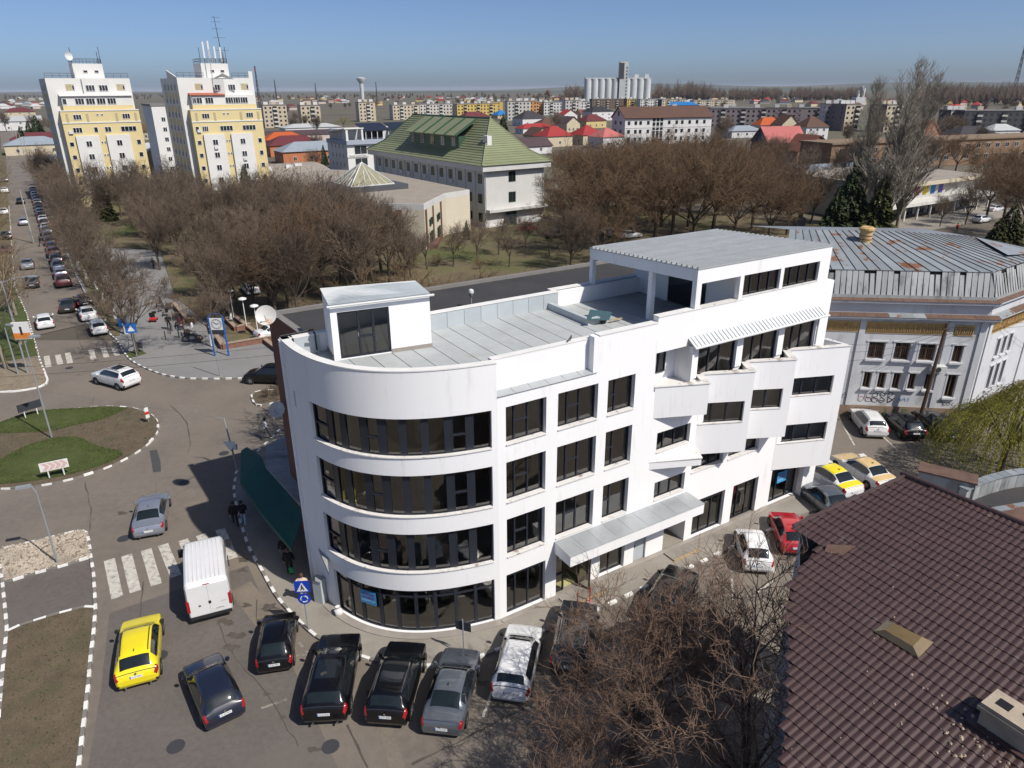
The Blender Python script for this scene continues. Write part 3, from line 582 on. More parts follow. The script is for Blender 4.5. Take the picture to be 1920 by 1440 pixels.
MB().prism([(9.3, .02), (11.9, -.95), (12.4, .0), (11.35, .9), (9.15, .9)], 10.30, 10.42).obj('terrace_slab', M['marble'], WB)
low = MB().prism([(9.25, -.002), (11.95, -1.1), (12.55, -.002)], 5.82, 6.24).obj('ledge_slab', M['white'], WB); MB().prism([(9.2, -.004), (11.96, -1.16), (12.62, -.004)], 6.24, 6.29).obj('ledge_top', M['marble'], low)
MB().prism([(12.45, .1), (15.0, -1.0), (15.8, -.02), (15.95, .1), (18.4, -1.0), (19.3, .1), (22.8, -1.2), (22.8, .1)], 9.7, 9.8).obj('balcony_floor', M['marble'], WB); MB().box(10.76, 12.39, -.0, 1.9, .17, .2).obj('entrance_floor', M['concrete'], WB)
# recess on the fourth storey
MB().box(9.1, 11.5, .9, 1.0, 10.0, 12.9).box(11.36, 11.5, -.3, .9, 10.42, 12.38).box(9.0, 9.118, .36, .9, 10, 12.9).obj('recess_wall', M['white'], WB); fwin(WB, 9.4, 10.6, 10.9, 12.3, .86, (.6,))
# ribbed lean-to roof over the balconies
lt = MB().slab([(11.25, -.55, 12.46), (21.75, -.55, 12.46), (21.75, -.002, 12.82), (11.25, -.002, 12.82)], .06).obj('lean_to_roof', M['sheet'], WB)
for k in range(37):
    x = 11.4 + k*.28; MB().slab([(x, -.56, 12.50), (x+.05, -.56, 12.50), (x+.05, -.004, 12.86), (x, -.004, 12.86)], .04).obj('rib', M['clad'], lt)
MB().tube([(11.2, -.6, 12.42), (21.8, -.6, 12.42)], .06, 8).tube([(11.55, -.5, 12.4), (11.6, -.12, 12.2), (11.6, -.12, 10.6)], .045, 6).tube([(21.6, -.5, 12.4), (21.6, -.12, 12.2), (21.6, -.12, 10.6)], .045, 6).obj('gutter', M['sheet'], lt)
for x in (11.55, 14.9, 18.23, 21.5): MB().box(x-.01 if x > 11.6 else 11.51, x+.47 if x < 21 else 21.9, -.08, -.002, 10.5, 12.3).obj('pillar', M['white'], WB)
# ---- end and rear walls, slabs, inside
MB().box(SEND-.3, SEND, .36, 8.6, 0, 14.25).obj('end_wall', M['white'], WB)
FP = [cpos(CL*k/24, .36, 0)[:2] for k in range(25)][::-1] + [(22.2, .36), (22.2, 8.0)]
for i, z in enumerate(FL):
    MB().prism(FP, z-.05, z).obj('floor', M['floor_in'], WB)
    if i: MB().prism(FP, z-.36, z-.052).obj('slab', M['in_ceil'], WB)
FPr = [cpos(CL*k/24, .38, 0)[:2] for k in range(25)][::-1][:-1] + [(-.2, .76), (5.5, .76), (5.5, .38), (22.2, .38), (22.2, 8.0)]
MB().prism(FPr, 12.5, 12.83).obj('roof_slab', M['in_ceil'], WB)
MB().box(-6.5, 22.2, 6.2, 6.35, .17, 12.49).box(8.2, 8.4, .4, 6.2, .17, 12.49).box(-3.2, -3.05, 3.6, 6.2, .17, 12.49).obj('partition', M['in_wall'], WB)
for s_, y_ in ((-2.6, 2.5), (-5.2, 4.3), (2.95, 1.3), (2.95, 4.5), (15.2, 1.6), (19, 1.6)):
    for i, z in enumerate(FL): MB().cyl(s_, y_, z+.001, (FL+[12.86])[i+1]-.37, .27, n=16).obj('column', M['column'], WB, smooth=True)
MB().box(-7.0, 22.6, 8.02, 8.3, 0, TOPZ-.01).obj('rear_wall', M['white'], WB)
# ---- roof: membrane strips, rear parapet sheets
def inpoly(x, y): return inside((x, y), FP)
x = -6.4
while x < 11.3:
    # strip between x and x+1: front edge where the parapet is, rear edge at 8
    def front(q):
        if q > 0: return .75 if q < 5.5 else .4
        b = min(range(401), key=lambda i: abs(_B[i][0]-q) + (0 if _B[i][1] < 5 else 0)); return _B[b][1] + .3
    xa, xb = x, min(x+1.02, 11.5); fa, fb = front(xa), front(xb)
    if x < -.1 and fa > 7.9: fa = 7.9
    MB().prism([(xa, fa), (xb-.035, fb), (xb-.035, 8.0), (xa, 8.0)], 12.835, 12.856 + random.uniform(0, .006)).obj('roof_strip', M['membrane'], WB); x += 1.02
MB().prism(FPr, 12.831, 12.84).obj('roof_joint', M['seam'], WB)
for k in range(6): MB().box(11.5+k*1.7, 11.5+k*1.7+1.66, .4, 8.4, 12.835, 12.856).obj('roof_strip', M['membrane'], WB)
for k in range(9): a = -.35 + k*1.02; MB().box(a, a+1.0, 7.96, 8.015, 12.86, TOPZ-.02).obj('cladding_sheet', M['clad'], WB)
for k in range(7): a = 8.85 + k*.98; MB().box(a, a+.965, 8.42, 8.46, 12.86, TOPZ-.02).obj('cladding_sheet', M['clad'], WB)
MB().box(8.8, 15.2, 8.46, 8.75, 12.3, TOPZ-.002).box(8.65, 8.84, 8.0, 8.75, 12.5, TOPZ-.004).obj('rear_parapet', M['white'], WB)
MB().box(-6.9, 8.84, 7.93, 8.34, TOPZ+.003, TOPZ+.05).box(8.6, 15.2, 8.38, 8.8, TOPZ+.001, TOPZ+.052).obj('coping', M['coping'], WB)
MB().box(-6.6, -5.15, 7.94, 8.0, 12.86, TOPZ).obj('cladding_sheet', M['clad'], WB)
MB().box(8.1, 8.35, 4.2, 7.95, 12.86, 13.22).box(8.35, 8.9, 4.2, 4.45, 12.86, 13.22).obj('roof_kerb', M['clad'], WB)
MB().slab([(7.9, 4.1, 13.25), (9.2, 3.8, 13.12), (10.3, 4.9, 13.1), (9.3, 5.6, 13.24)], .02).obj('glass_sheet', M['gsheet'] if 'gsheet' in M else M['glass_dark'], WB); MB().box(9.4, 10.2, 3.9, 4.0, 13.0, 13.04).obj('batten', M['board'] if 'board' in M else M['plinth'], WB)
# ---- stair hut
HR = math.atan2(-.65, 4.7); hut = bpy.data.objects.new('stair_hut', None); COL.objects.link(hut); hut.parent = WB; hut.location = (-5.0, 6.35, 0); hut.rotation_euler = (0, 0, HR)
hw = MB(); grid_wall(hw, [0, .3, 2.72, 4.72], [12.86, 12.9, 15.15, 15.55], lambda s, z: not (.3 < s < 2.72 and 12.9 < z < 15.15), 0, .2); hw.obj('wall', M['white'], hut)
MB().prism([(0, .201), (.2, .201), (.2, 1.9), (0, 1.75)], 12.86, lambda x, y: 15.55 + .12*y).prism([(4.52, .201), (4.72, .201), (4.72, 2.3), (4.52, 2.28)], 12.86, lambda x, y: 15.55).prism([(.2, 1.7), (4.52, 2.1), (4.52, 2.29), (.2, 1.9)], 12.86, 15.5).obj('wall', M['white'], hut)
MB().box(2.74, 4.75, -.03, -.002, 12.86, 13.05).box(-.03, -.002, 0, 1.7, 12.86, 13.05).obj('skirting', M['plinth'], hut)
fwin(hut, .3, 2.72, 12.9, 15.15, .1, (.4, .68), ((1, .42),), gl='glass', fw=.09); MB().tube([(1.2, .02, 13.9), (1.2, .02, 14.1)], .02, 6).box(1.18, 1.22, .02, .06, 13.98, 14.02).obj('handle', M['steel'], hut)
MB().box(.3, 4.5, .25, 1.8, 12.87, 12.9).obj('floor', M['floor_in'], hut)
rf = MB().slab([(-.03, -.04, 15.56), (4.75, -.04, 15.56), (4.75, 2.4, 15.62), (-.03, 1.96, 15.86)], .05).obj('roof', M['sheet'], hut)
for k in range(14):
    y0_ = -.08 + k*.16; t_ = (y0_+.12)/2.3; MB().slab([(-.02, y0_, 15.585+.27*t_), (4.74, y0_, 15.585+.05*t_), (4.74, y0_+.06, 15.59+.05*t_), (-.02, y0_+.06, 15.59+.27*t_)], .025).obj('rib', M['clad'], rf)
MB().tube([(-.14, -.18, 15.5), (4.9, -.18, 15.5)], .06, 8).obj('gutter', M['sheet'], rf)
MB().tube([(-6.9, 8.3, TOPZ+.1), (-5.3, 8.3, TOPZ+.16)], .04, 6).tube([(-5.35, 8.1, TOPZ+.12), (-5.35, 7.9, TOPZ+.05), (-5.35, 7.88, 13.0)], .035, 6).tube([(-6.45, 8.25, TOPZ+.1), (-6.4, 7.9, TOPZ), (-6.4, 7.9, 13.5)], .035, 6).obj('cable_pipe', M['black'], WB)
# ---- penthouse with covered terrace
def rz(y): return 16.3 - .052*max(0, y)
ph = MB(); grid_wall(ph, [11.5, 11.85, 14.62, 14.9, 17.75, 18.02, 21.0, 21.9], [14.25, 14.4, 15.55, 16.27], lambda s, z: not (z < 15.55 and 11.85 < s < 14.62) and not (14.4 < z < 15.55 and (14.9 < s < 17.75 or 18.02 < s < 21.0)), 0.0, .3); ph.obj('penthouse_wall', M['white'], WB)
MB().box(14.62, 15.0, -.02, .32, 14.25, 14.3).box(11.45, 14.62, -.03, .38, 14.25, 14.3).box(14.9, 21.0, -.03, .12, 14.4, 14.44).obj('sill', M['marble'], WB)
for a, b in ((14.9, 17.75), (18.02, 21.0)): fwin(WB, a, b, 14.4, 15.55, .2, (.25, .5, .75))
MB().box(21.6, 21.9, .3, 8.6, 12.9, 15.8).box(15.0, 15.2, .3, 2.6, 12.86, 15.7).box(15.0, 15.2, 5.6, 8.5, 12.86, 15.6).box(15.0, 15.2, 2.6, 5.6, 15.3, 15.7).box(15.2, 21.6, 8.3, 8.6, 12.86, 15.6).obj('penthouse_wall', M['white'], WB)
MB().box(15.06, 15.14, 2.6, 5.6, 12.9, 15.3).obj('window', M['glass_dark'], WB); MB().box(15.3, 21.5, .35, 8.2, 14.2, 14.24).obj('floor', M['in_wall'], WB)
MB().prism([(11.5, .3), (11.75, .3), (11.75, 8.6), (11.5, 8.6)], lambda x, y: rz(y)-.62, lambda x, y: rz(y)-.02).box(11.76, 15, 8.35, 8.6, 15.25, 15.84).obj('beam', M['white'], WB)
MB().box(11.5, 11.76, 8.33, 8.61, 12.86, 15.26).obj('pillar', M['white'], WB); MB().box(11.5, 11.78, 3.2, 3.5, 12.86, 15.52).obj('pillar', M['white'], WB); MB().box(11.5, 11.8, .001, .3, 12.86, 14.249).obj('pillar', M['white'], WB)
pr = MB().slab([(11.47, -.03, rz(-.03)+.02), (21.93, -.03, rz(-.03)+.02), (21.93, 8.7, rz(8.75)+.02), (11.47, 8.7, rz(8.75)+.02)], .04).obj('penthouse_roof', M['zinc'], WB)
for k in range(24):
    y0_ = .02 + k*.365; MB().box(11.52, 21.9, y0_, y0_+.09, rz(y0_)+.015, rz(y0_)+.12).obj('rib', M['zinc'], pr)
MB().box(20.9, 21.95, 6.5, 9.0, 15.88, 16.3).obj('upstand', M['zinc'], WB) if False else None
# pigeon standing on the parapet
pg = MB(); pg.tube([(-.14, 0, .09), (-.05, 0, .12), (.04, 0, .14), (.09, 0, .19), (.115, 0, .235), (.145, 0, .24)], [.01, .045, .055, .04, .03, .005], 8); pg.tube([(-.28, 0, .06), (-.1, 0, .12)], [.02, .04], 6); pg.tube([(0, .02, 0), (0, .02, .1)], .008, 4); pg.tube([(0, -.02, 0), (0, -.02, .1)], .008, 4); pg.tube([(.14, 0, .24), (.17, 0, .232)], [.008, .001], 4)
p_ = LW(4.25, .55, TOPZ+.05); tag(pg.obj('pigeon', M['dsteel'], None, True, p_, R(60)), 'dark pigeon standing on the white roof parapet', 'bird')
# posters in the shop windows, saying that the space is to let
M['poster'] = pm('poster_blue', (0.05, 0.32, 0.62), 0.5, 0.0); M['ptext'] = pm('poster_text', (0.25, 0.03, 0.16), 0.6, 0.0); M['plight'] = pm('poster_light', (0.45, 0.65, 0.8), 0.5, 0)
def poster(parent, c, rot, lines):
    e = MB().box(-.45, .45, -.006, .006, -.38, .38).obj('poster', M['poster'], parent, loc=c); e.rotation_euler = rot
    for i, t in enumerate(lines): text(t, .17, M['ptext'] if i < 2 else M['plight'], e, (0, -.012, .2-.2*i), (R(90), 0, 0), sx=.85)
a, b = Vector(cpos(7.05, .13, 1.75)), Vector(cpos(6.25, .13, 1.75)); poster(WB, (a+b)/2, (0, 0, math.atan2(b.y-a.y, b.x-a.x)), ('SPATIU DE', 'INCHIRIAT', '0728 027 541'))
poster(WB, (20.9, .16, 1.75), (0, 0, 0), ('SPATIU DE', 'INCHIRIAT', '0728 027 541'))
# ================================================================ buildings next to the white one
M['bitumen'] = pm('bitumen', (0.045, 0.044, 0.046), 0.9, 0.15, 0.5, 0.2, col2=(0.06, 0.055, 0.05), fine=0.1)
M['brownwall'] = pm('brown_render', (0.16, 0.075, 0.055), 0.85, 0.1, 1.0, 0.1)
M['greycap'] = pm('grey_cap', (0.2, 0.19, 0.18), 0.8, 0.1, 2.0)
def ray_plane(u, v, p, n):
    d = sight(u, v); o = Vector((0, 0, CAM_H)); return o + d*((Vector(p)-o).dot(n)/d.dot(n))
BB = thing('flat_roofed_building', 'brown-walled building with a black flat roof behind the white office building', 'building', P0, GA)
FPb = [(-5.55, 8.36), (19.5, 8.36), (19.5, 14.6), (-5.95, 14.6)]
MB().prism(FPb, 0, 13.05).obj('wall', M['brownwall'], BB); MB().prism(FPb, 13.052, 13.1).obj('roof', M['bitumen'], BB)
MB().prism([(-5.56, 8.37), (-5.3, 8.37), (-5.7, 14.59), (-5.96, 14.59)], 13.0, 13.4).obj('parapet', M['brownwall'], BB); MB().prism([(-5.62, 8.4), (-5.25, 8.4), (-5.65, 14.6), (-6.02, 14.6)], 13.401, 13.46).obj('coping', M['greycap'], BB)
MB().box(-5.6, 19.5, 14.35, 14.62, 13.101, 13.3).box(19.2, 19.5, 8.8, 14.35, 13.101, 13.3).obj('parapet', M['greycap'], BB)
def dish(name, label, c, face, r, arm_to, rust=False):
    t = thing(name, label, 'satellite dish', c); f = Vector(face).normalized(); q = f.to_track_quat('Z', 'Y')
    m = MB(); m.lathe([(.01, 0), (r*.5, r*.06), (r*.85, r*.2), (r, r*.3), (r*.98, r*.32), (r*.5, r*.09), (.01, .03)], 24); o = m.obj('reflector', M['dishrust'] if rust else M['dish'], t, True); o.rotation_mode = 'QUATERNION'; o.rotation_quaternion = q
    a = Vector(arm_to) - Vector(c); MB().tube([(0, 0, 0), tuple(a*.5 + Vector((0, 0, -.1))), tuple(a)], .03, 6).tube([tuple(f*.02 + Vector((0, 0, -r*.9))), tuple(f*r*1.1 + Vector((0, 0, -.15*r)))], .02, 5).obj('bracket', M['steel'], t)
    e = f*r*1.1 + Vector((0, 0, -.15*r)); MB().tube([tuple(e-f*.05), tuple(e+f*.08)], [.03, .045], 8).obj('receiver', M['dish'], t)
M['dish'] = pm('dish_white', (0.52, 0.53, 0.53), 0.5, 0.06, 3.0); M['dishrust'] = pm('dish_rusty', (0.56, 0.55, 0.52), 0.5, 0.06, 3.0, col2=(0.42, 0.22, 0.08), c2=(0.58, 0.66), scale2=1.3)
dish('satellite_dish', 'round white satellite dish with a rust stain above the brown wall', LW(-6.6, 12.0, 13.85), (.2, -1, .5), .52, LW(-5.8, 12.6, 13.5), True)
pd = ray_plane(521, 768, LW(-6.35, 10), EX); dish('satellite_dish', 'pale grey satellite dish low on the brown wall', pd, (-.1, -1, .55), .46, pd + EX*.5)
lz = G(884, 577, 13.1); t = thing('globe_lamp', 'globe lamp on a short post on the black flat roof', 'lamp', (lz.x, lz.y, 13.1)); MB().cyl(0, 0, 0, .75, .035).obj('post', M['steel'], t); MB().lathe([(.01, .72), (.13, .8), (.17, .92), (.13, 1.05), (.01, 1.1)], 14).obj('globe', M['sheet'], t, True); MB().cyl(0, 0, .7, .78, .14, .1).obj('collar', M['dsteel'], t)

# ---- corner shop with a green awning
M['awning'] = pm('green_awning', (0.010, 0.075, 0.055), 0.6, 0.1, 1.0); M['oldconc'] = pm('weathered_concrete', (0.33, 0.33, 0.32), 0.9, 0.2, 0.8, 0.2, col2=(0.12, 0.12, 0.11), c2=(0.55, 0.72), stretch=(1, 3, 1))
SH = thing('corner_shop', 'single storey shop with a concrete canopy and dark green awning by the kerb', 'shop')
ci_ = [G(498, 875, 3.1), G(499, 834, 3.1), G(538, 816, 3.1), G(560, 860, 3.1), G(585, 1000, 3.1), G(568, 950, 3.1)]
MB().prism([(p.x, p.y) for p in (ci_[0], ci_[1], ci_[2], ci_[3])] + [tuple(LW(-6.4, 6.6)[:2]), tuple(LW(-7.05, 4.2)[:2]), G2(563, 946, 3.1)], 2.9, 3.1).obj('canopy', M['oldconc'], SH)
MB().prism([G2(512, 850, 3.1), G2(538, 822, 3.1), tuple(LW(-6.0, 8.3)[:2]), tuple(LW(-6.75, 7)[:2]), G2(556, 915, 3.1)], 0, 2.9).obj('wall', M['brownwall'], SH)
oa = [G(463, 838, 2.75), G(452, 845, 2.5), G(450, 903, 2.45), G(490, 962, 2.42), G(546, 1029, 2.4)]; ia = [G(490, 856, 3.05), G(490, 857, 3.04), G(498, 876, 3.02), G(530, 910, 3.0), G(569, 965, 3.0)]
aw = MB()
for a, b, c, d in zip(ia, ia[1:], oa[1:], oa): aw.slab([a, d, c, b], .03)
aw.obj('awning', M['awning'], SH)
vl = MB()
for a, b in zip(oa[1:], oa[2:]): vl.slab([a, (a.x, a.y, a.z-.25), (b.x, b.y, b.z-.25), b], .02)
vl.obj('valance', M['awning'], SH)
# services cupboard against the white wall
MB().box(-.26, .26, -.2, .2, 0, 1.4).obj('meter_cabinet', M['clad'], WB, loc=cpos(10.0, -.32, .1), rotz=R(-55)); MB().box(-.3, .3, -.24, .24, 1.4, 1.45).obj('cabinet_top', M['oldconc'], WB, loc=cpos(10.0, -.32, .1), rotz=R(-55))

# ---- old white building with the rusty tin roof
M['oldwhite'] = pm('peeling_whitewash', (0.56, 0.57, 0.59), 0.85, 0.06, 0.7, 0.15, col2=(0.25, 0.23, 0.21), c2=(0.55, 0.80), scale2=0.55, stretch=(1, 1, .6))
M['ochre'] = pm('ochre_frieze', (0.50, 0.33, 0.14), 0.85, 0.2, 3.0, 0.6, bscale=9); M['ochre_edge'] = pm('ochre_edge', (0.55, 0.37, 0.17), 0.8, 0.1, 2)
M['tin'] = pm('rusty_tin', (0.28, 0.305, 0.32), 0.45, 0.12, 0.6, metal=0.15, col2=(0.23, 0.105, 0.05), c2=(0.57, 0.615), scale2=0.7, rnd=0.14)
M['tin2'] = pm('weathered_tin', (0.36, 0.375, 0.37), 0.5, 0.15, 1.0, metal=0.1, col2=(0.085, 0.08, 0.075), c2=(0.53, 0.72), scale2=1.1, stretch=(1, 1, .3), rnd=0.13)
M['rust'] = pm('rust', (0.125, 0.075, 0.055), 0.8, 0.25, 1.5, 0.2); M['oldplinth'] = pm('brown_plinth', (0.26, 0.185, 0.135), 0.85, 0.15, 1.2, 0.15); M['void'] = pm('dark_interior', (0.015, 0.014, 0.013), 0.7, 0.0); M['oldwood'] = pm('old_wood', (0.16, 0.10, 0.06), 0.8, 0.2, 3.0)
OA, OB, OC = Vector((26.66, 52.22, 0)), Vector((35.95, 51.19, 0)), Vector((43.6, 56.6, 0))
fa = math.atan2(OB.y-OA.y, OB.x-OA.x); ra = math.atan2(OC.y-OB.y, OC.x-OB.x); OL = (OB-OA).length; RL = (OC-OB).length + 1.5
OBd = thing('old_mansion', 'old whitewashed building with a rusty tin mansard roof and ochre friezes', 'building', OA, fa)
def face(parent, loc, rz, L0, L1, wins, panels, pil=()):
    e = bpy.data.objects.new('facade', None); COL.objects.link(e); e.parent = parent; e.location = loc; e.rotation_euler = (0, 0, rz)
    S = [L0, L1] + [q for w_ in wins for q in w_[:2]]; Z = [.9, 9.55] + [q for w_ in wins for q in w_[2:4]]
    m = MB(); grid_wall(m, S, Z, lambda s, z: not any(a < s < b and c < z < d for a, b, c, d in wins), 0, .5); m.obj('wall', M['oldwhite'], e)
    MB().box(L0, L1+.06, -.08, .4, 0, .9).obj('plinth', M['oldplinth'], e)
    for a, b, c, d in wins:
        wf = MB(); wf.box(a, a+.07, .2, .28, c, d).box(b-.07, b, .2, .28, c, d).box(a+.07, b-.07, .2, .28, c, c+.07).box(a+.07, b-.07, .2, .28, d-.07, d).box((a+b)/2-.035, (a+b)/2+.035, .19, .27, c+.07, d-.07)
        if b-a > .9: wf.box(a+.07, b-.07, .2, .27, c+(d-c)*.68, c+(d-c)*.68+.06)
        w_ = wf.obj('window', M['oldwood'], e); MB().quad((a, .3, c), (b, .3, c), (b, .3, d), (a, .3, d)).obj('pane', M['void'], w_)
        MB().box(a-.15, b+.15, -.17, .1, c-.16, c-.02).obj('sill', M['oldwhite'], w_)
        MB().box(a-.13, a-.02, -.02, -.001, c, d).box(b+.02, b+.13, -.02, -.001, c, d).box(a-.2, b+.2, -.06, -.001, d+.03, d+.14).obj('surround', M['oldwhite'], w_)
        if d > 4 and b-a > .6:
            g = MB()
            for k in range(1, int((b-a)/.14)): g.box(a+k*.14-.01, a+k*.14+.01, .08, .1, c+.03, d-.03)
            g.obj('window_bars', M['rust'], w_)
    for a, b, c, d in panels:
        p = MB().box(a, b, -.04, .05, c, d).obj('frieze_panel', M['ochre_edge'], e); MB().box(a+.1, b-.1, -.06, -.041, c+.1, d-.06).obj('relief', M['ochre'], p)
        r_ = random.Random(int(a*10)); f_ = MB()
        for k in range(int((b-a)/.16)):
            x = a+.14+k*.16; f_.tube([(x, -.07, c+.14), (x+r_.uniform(-.05, .05), -.11, c+.4), (x+r_.uniform(-.08, .08), -.08, d-.14)], [.03, .05, .02], 5)
        f_.obj('ornament', M['ochre'], p)
    for a in pil: MB().box(a-.22, a+.22, -.1, -.002, .9, 8.2).obj('pilaster', M['oldwhite'], e)
    c1 = MB(); c1.box(L0, L1+.5, -.3, .2, 8.12, 8.3).box(L0, L1+.62, -.55, .2, 8.3, 8.42).obj('cornice', M['oldwhite'], e)
    n = int((L1-L0)/.85)
    for k in range(n): a = L0+(L1+.6-L0)*k/n; MB().slab([(a+.01, -.6, 8.44), (a+(L1+.6-L0)/n-.01, -.6, 8.44), (a+(L1+.6-L0)/n-.01, -.05, 8.62), (a+.01, -.05, 8.62)], .02).obj('cornice_sheet', M['rust'] if k % 9 > 2 else M['tin'], e)
    MB().box(L0, L1+.4, -.35, .3, 9.45, 9.62).obj('cornice', M['oldwhite'], e)
    for k in range(n): a = L0+(L1+.4-L0)*k/n; MB().slab([(a+.01, -.42, 9.64), (a+(L1+.4-L0)/n-.01, -.42, 9.64), (a+(L1+.4-L0)/n-.01, .05, 9.8), (a+.01, .05, 9.8)], .02).obj('cornice_sheet', M['rust'], e)
    MB().box(L0, L1+.15, -.02, .3, 9.6, 10.02).obj('roof_kerb', M['tin2'], e)
    pw = .42; n = int((L1-L0)/pw)                              # mansard sheets, standing seams between
    for k in range(n):
        a = L0+(L1-L0)*k/n; b = L0+(L1-L0)*(k+1)/n-.05; top = 11.75 if k % 11 not in (3, 4, 8) else 11.5
        MB().slab([(a, .02, 10.02), (b, .02, 10.02), (b, .55, top), (a, .55, top)], .03).obj('mansard_sheet', M['tin2'], e)
        MB().slab([(b+.008, -.03, 10.02), (b+.03, -.03, 10.02), (b+.03, .5, 11.6), (b+.008, .5, 11.6)], .05).obj('seam', M['dsteel'], e)
    MB().box(L0, L1, .62, .75, 10.0, 11.7).obj('mansard_back', M['void'], e)
    return e
fw_ = [(1.1, 2.3, 4.88, 6.25), (3.05, 4.18, 4.86, 6.25), (4.9, 6.05, 4.85, 6.2), (7.35, 8.05, 4.8, 6.15)] + [(a, b, 2.42, 3.75) for a, b in ((1.18, 1.75), (2.28, 2.85), (3.4, 3.97), (4.58, 5.12), (5.8, 6.35))] + [(7.45, 8.15, 1.85, 3.75)]
f1 = face(OBd, (0, 0, 0), 0, -6.0, OL, fw_, [(-5, .1, 7.05, 7.92), (.6, 6.55, 6.98, 7.9), (6.95, 8.5, 6.95, 7.8)], (.35, 6.75, 9.1))
f2 = face(OBd, (OL+.02, .0, 0), ra-fa, .05, RL, [(a, a+.55, 4.7, 6.2) for a in (2.6, 3.7, 4.8)] + [(a, a+.6, 1.9, 3.9) for a in (2.6, 3.7, 4.8)], [(.6, 7.6, 6.95, 7.95)], (.5, 8.4))
bx = MB().box(-.5, .5, -.3, .3, -.25, .25).obj('aircon_unit', M['sheet'], OBd, loc=(6.4, -.32, 4.35)); MB().lathe([(.01, 0), (.2, 0), (.2, .02), (.01, .02)], 14).obj('fan', M['dsteel'], bx, loc=(-.1, -.31, 0)).rotation_euler = (R(90), 0, 0)
M['gpaint'] = pm('spray_black', (0.02, 0.02, 0.022), 0.7, 0); M['gblue'] = pm('spray_blue', (0.05, 0.2, 0.45), 0.7, 0); M['ggreen'] = pm('spray_green', (0.04, 0.16, 0.06), 0.7, 0); M['gpink'] = pm('spray_pink', (0.5, 0.25, 0.3), 0.7, 0); M['gviolet'] = pm('spray_violet', (0.1, 0.06, 0.25), 0.7, 0)
def scrawl(strokes, x, z, sc, mat, r=.02, y=-.012):
    m = MB()
    for st in strokes:
        P_ = smooth_path([(x+a*sc, z+b*sc) for a, b in st], 4); m.tube([(p[0], y, p[1]) for p in P_], r, 4)
    m.v = [(a, y+(b-y)*.3, c) for a, b, c in m.v]; m.obj('graffiti', M[mat], f1)
scrawl([[(0, .9), (.05, .2), (.35, .05), (.6, .4), (.65, 1)], [(1.3, .9), (.9, .95), (.8, .6), (1.2, .5), (.8, .4), (.85, .05), (1.4, .1)]], 1.05, 1.2, .75, 'gpaint')
scrawl([[(.1, 0), (0, 1), (.5, 1.2), (.6, .75), (.1, .55), (.7, .4), (.6, -.05), (.1, 0), (-.2, .5)], [(1.2, .6), (.9, 1.0), (1.2, 1.3), (1.55, .95), (1.2, .6), (.85, .2), (1.25, -.1), (1.6, .25), (1.2, .6)], [(2.0, -.1), (1.95, 1.3), (2.5, 1.15), (2.05, .65), (2.6, .3), (2.0, -.1), (2.8, .6)], [(1.0, 1.0), (1.4, .9)], [(1.0, .2), (1.5, .15)]], 2.1, 1.25, .62, 'gpaint', .028)
scrawl([[(0, 0), (.3, .5), (.5, .1), (.9, .6), (1.1, .1), (1.5, .5), (1.4, 0)], [(0, .5), (.8, .3), (1.6, .7)]], 4.0, 1.3, .6, 'gblue', .018); scrawl([[(0, 0), (.1, .6), (.4, .1), (.6, .6), (.8, 0)], [(1.2, .5), (.95, .3), (1.2, .05), (1.35, .5), (1.4, 0)]], 6.7, 1.35, .5, 'ggreen', .016); scrawl([[(0, 0), (0, .6), (.35, .5), (0, .3), (.4, .1), (0, 0)], [(.8, .5), (.55, .3), (.8, .05), (1.0, .3), (.8, .5)], [(1.5, .5), (1.2, .3), (1.5, 0)]], 7.5, 1.1, .55, 'gpaint', .016)
scrawl([[(0, .8), (.3, .2), (.6, .9), (.8, .2)], [(.2, .6), (.9, .5)], [(0, 0), (.4, .3), (.9, 0)]], -.5, 1.3, .8, 'gpaint', .012); scrawl([[(0, 0), (.5, .6), (1, .1), (1.6, .7), (2.2, .1)], [(.2, .6), (2, .3)]], 1.0, 1.25, .7, 'gpink', .014)
for b_, sz, mt, x, z, sx in (('1 A P', .62, 'ggreen', 4.0, .48, 1.3), ('ANKODE', .25, 'gpaint', 1.5, .62, 1.2), ('BEB', .3, 'gviolet', 6.2, .55, 1.2), ('BC', .3, 'gviolet', 6.2, .25, 1.2)): text(b_, sz, M[mt], f1, (x, -.088, z), (R(90), 0, 0), 'graffiti', .001, sx=sx)
# upper roof
def l2(p): q = Vector(p) - OA; return Vector((q.x*math.cos(-fa)-q.y*math.sin(-fa), q.x*math.sin(-fa)+q.y*math.cos(-fa), p[2]))
E0, E1 = Vector((-6, .5, 11.78)), Vector((OL-.35, .5, 11.78)); R0, R1 = l2((24.0, 61.6, 13.2)), l2((33, 60.3, 13.2)); EC = l2((OC.x+.9, OC.y+1.6, 11.78)); R2 = l2(tuple(G(1828, 444, 12.9))); R3 = l2(tuple(G(1890, 478, 12.2)))
def roof_panels(a, b, c, d, n, parent):          # eave a-b, ridge d-c
    for k in range(n):
        t0, t1 = k/n, (k+1)/n; p = [a.lerp(b, t0), a.lerp(b, t1), d.lerp(c, t1), d.lerp(c, t0)]
        nn = (p[1]-p[0]).cross(p[3]-p[0]).normalized(); sh_ = (p[1]-p[0]).normalized()*.02
        MB().slab([p[0], p[1]-sh_, p[2]-sh_, p[3]], .03).obj('roof_sheet', M['tin'], parent)
        MB().slab([p[1]-sh_+nn*.05, p[1]+nn*.05, p[2]+nn*.05, p[2]-sh_+nn*.05], .1).obj('seam', M['dsteel'], parent)
mid = E0.lerp(E1, .42)
roof_panels(E0, E1, R1, R0, 17, OBd)
roof_panels(E1 + Vector((.02, .02, 0)), EC, R2, R1, 13, OBd)
MB().add([EC, (R3.x, R3.y, R3.z), R2], [(0, 1, 2)]).obj('roof_sheet', M['tin'], OBd)
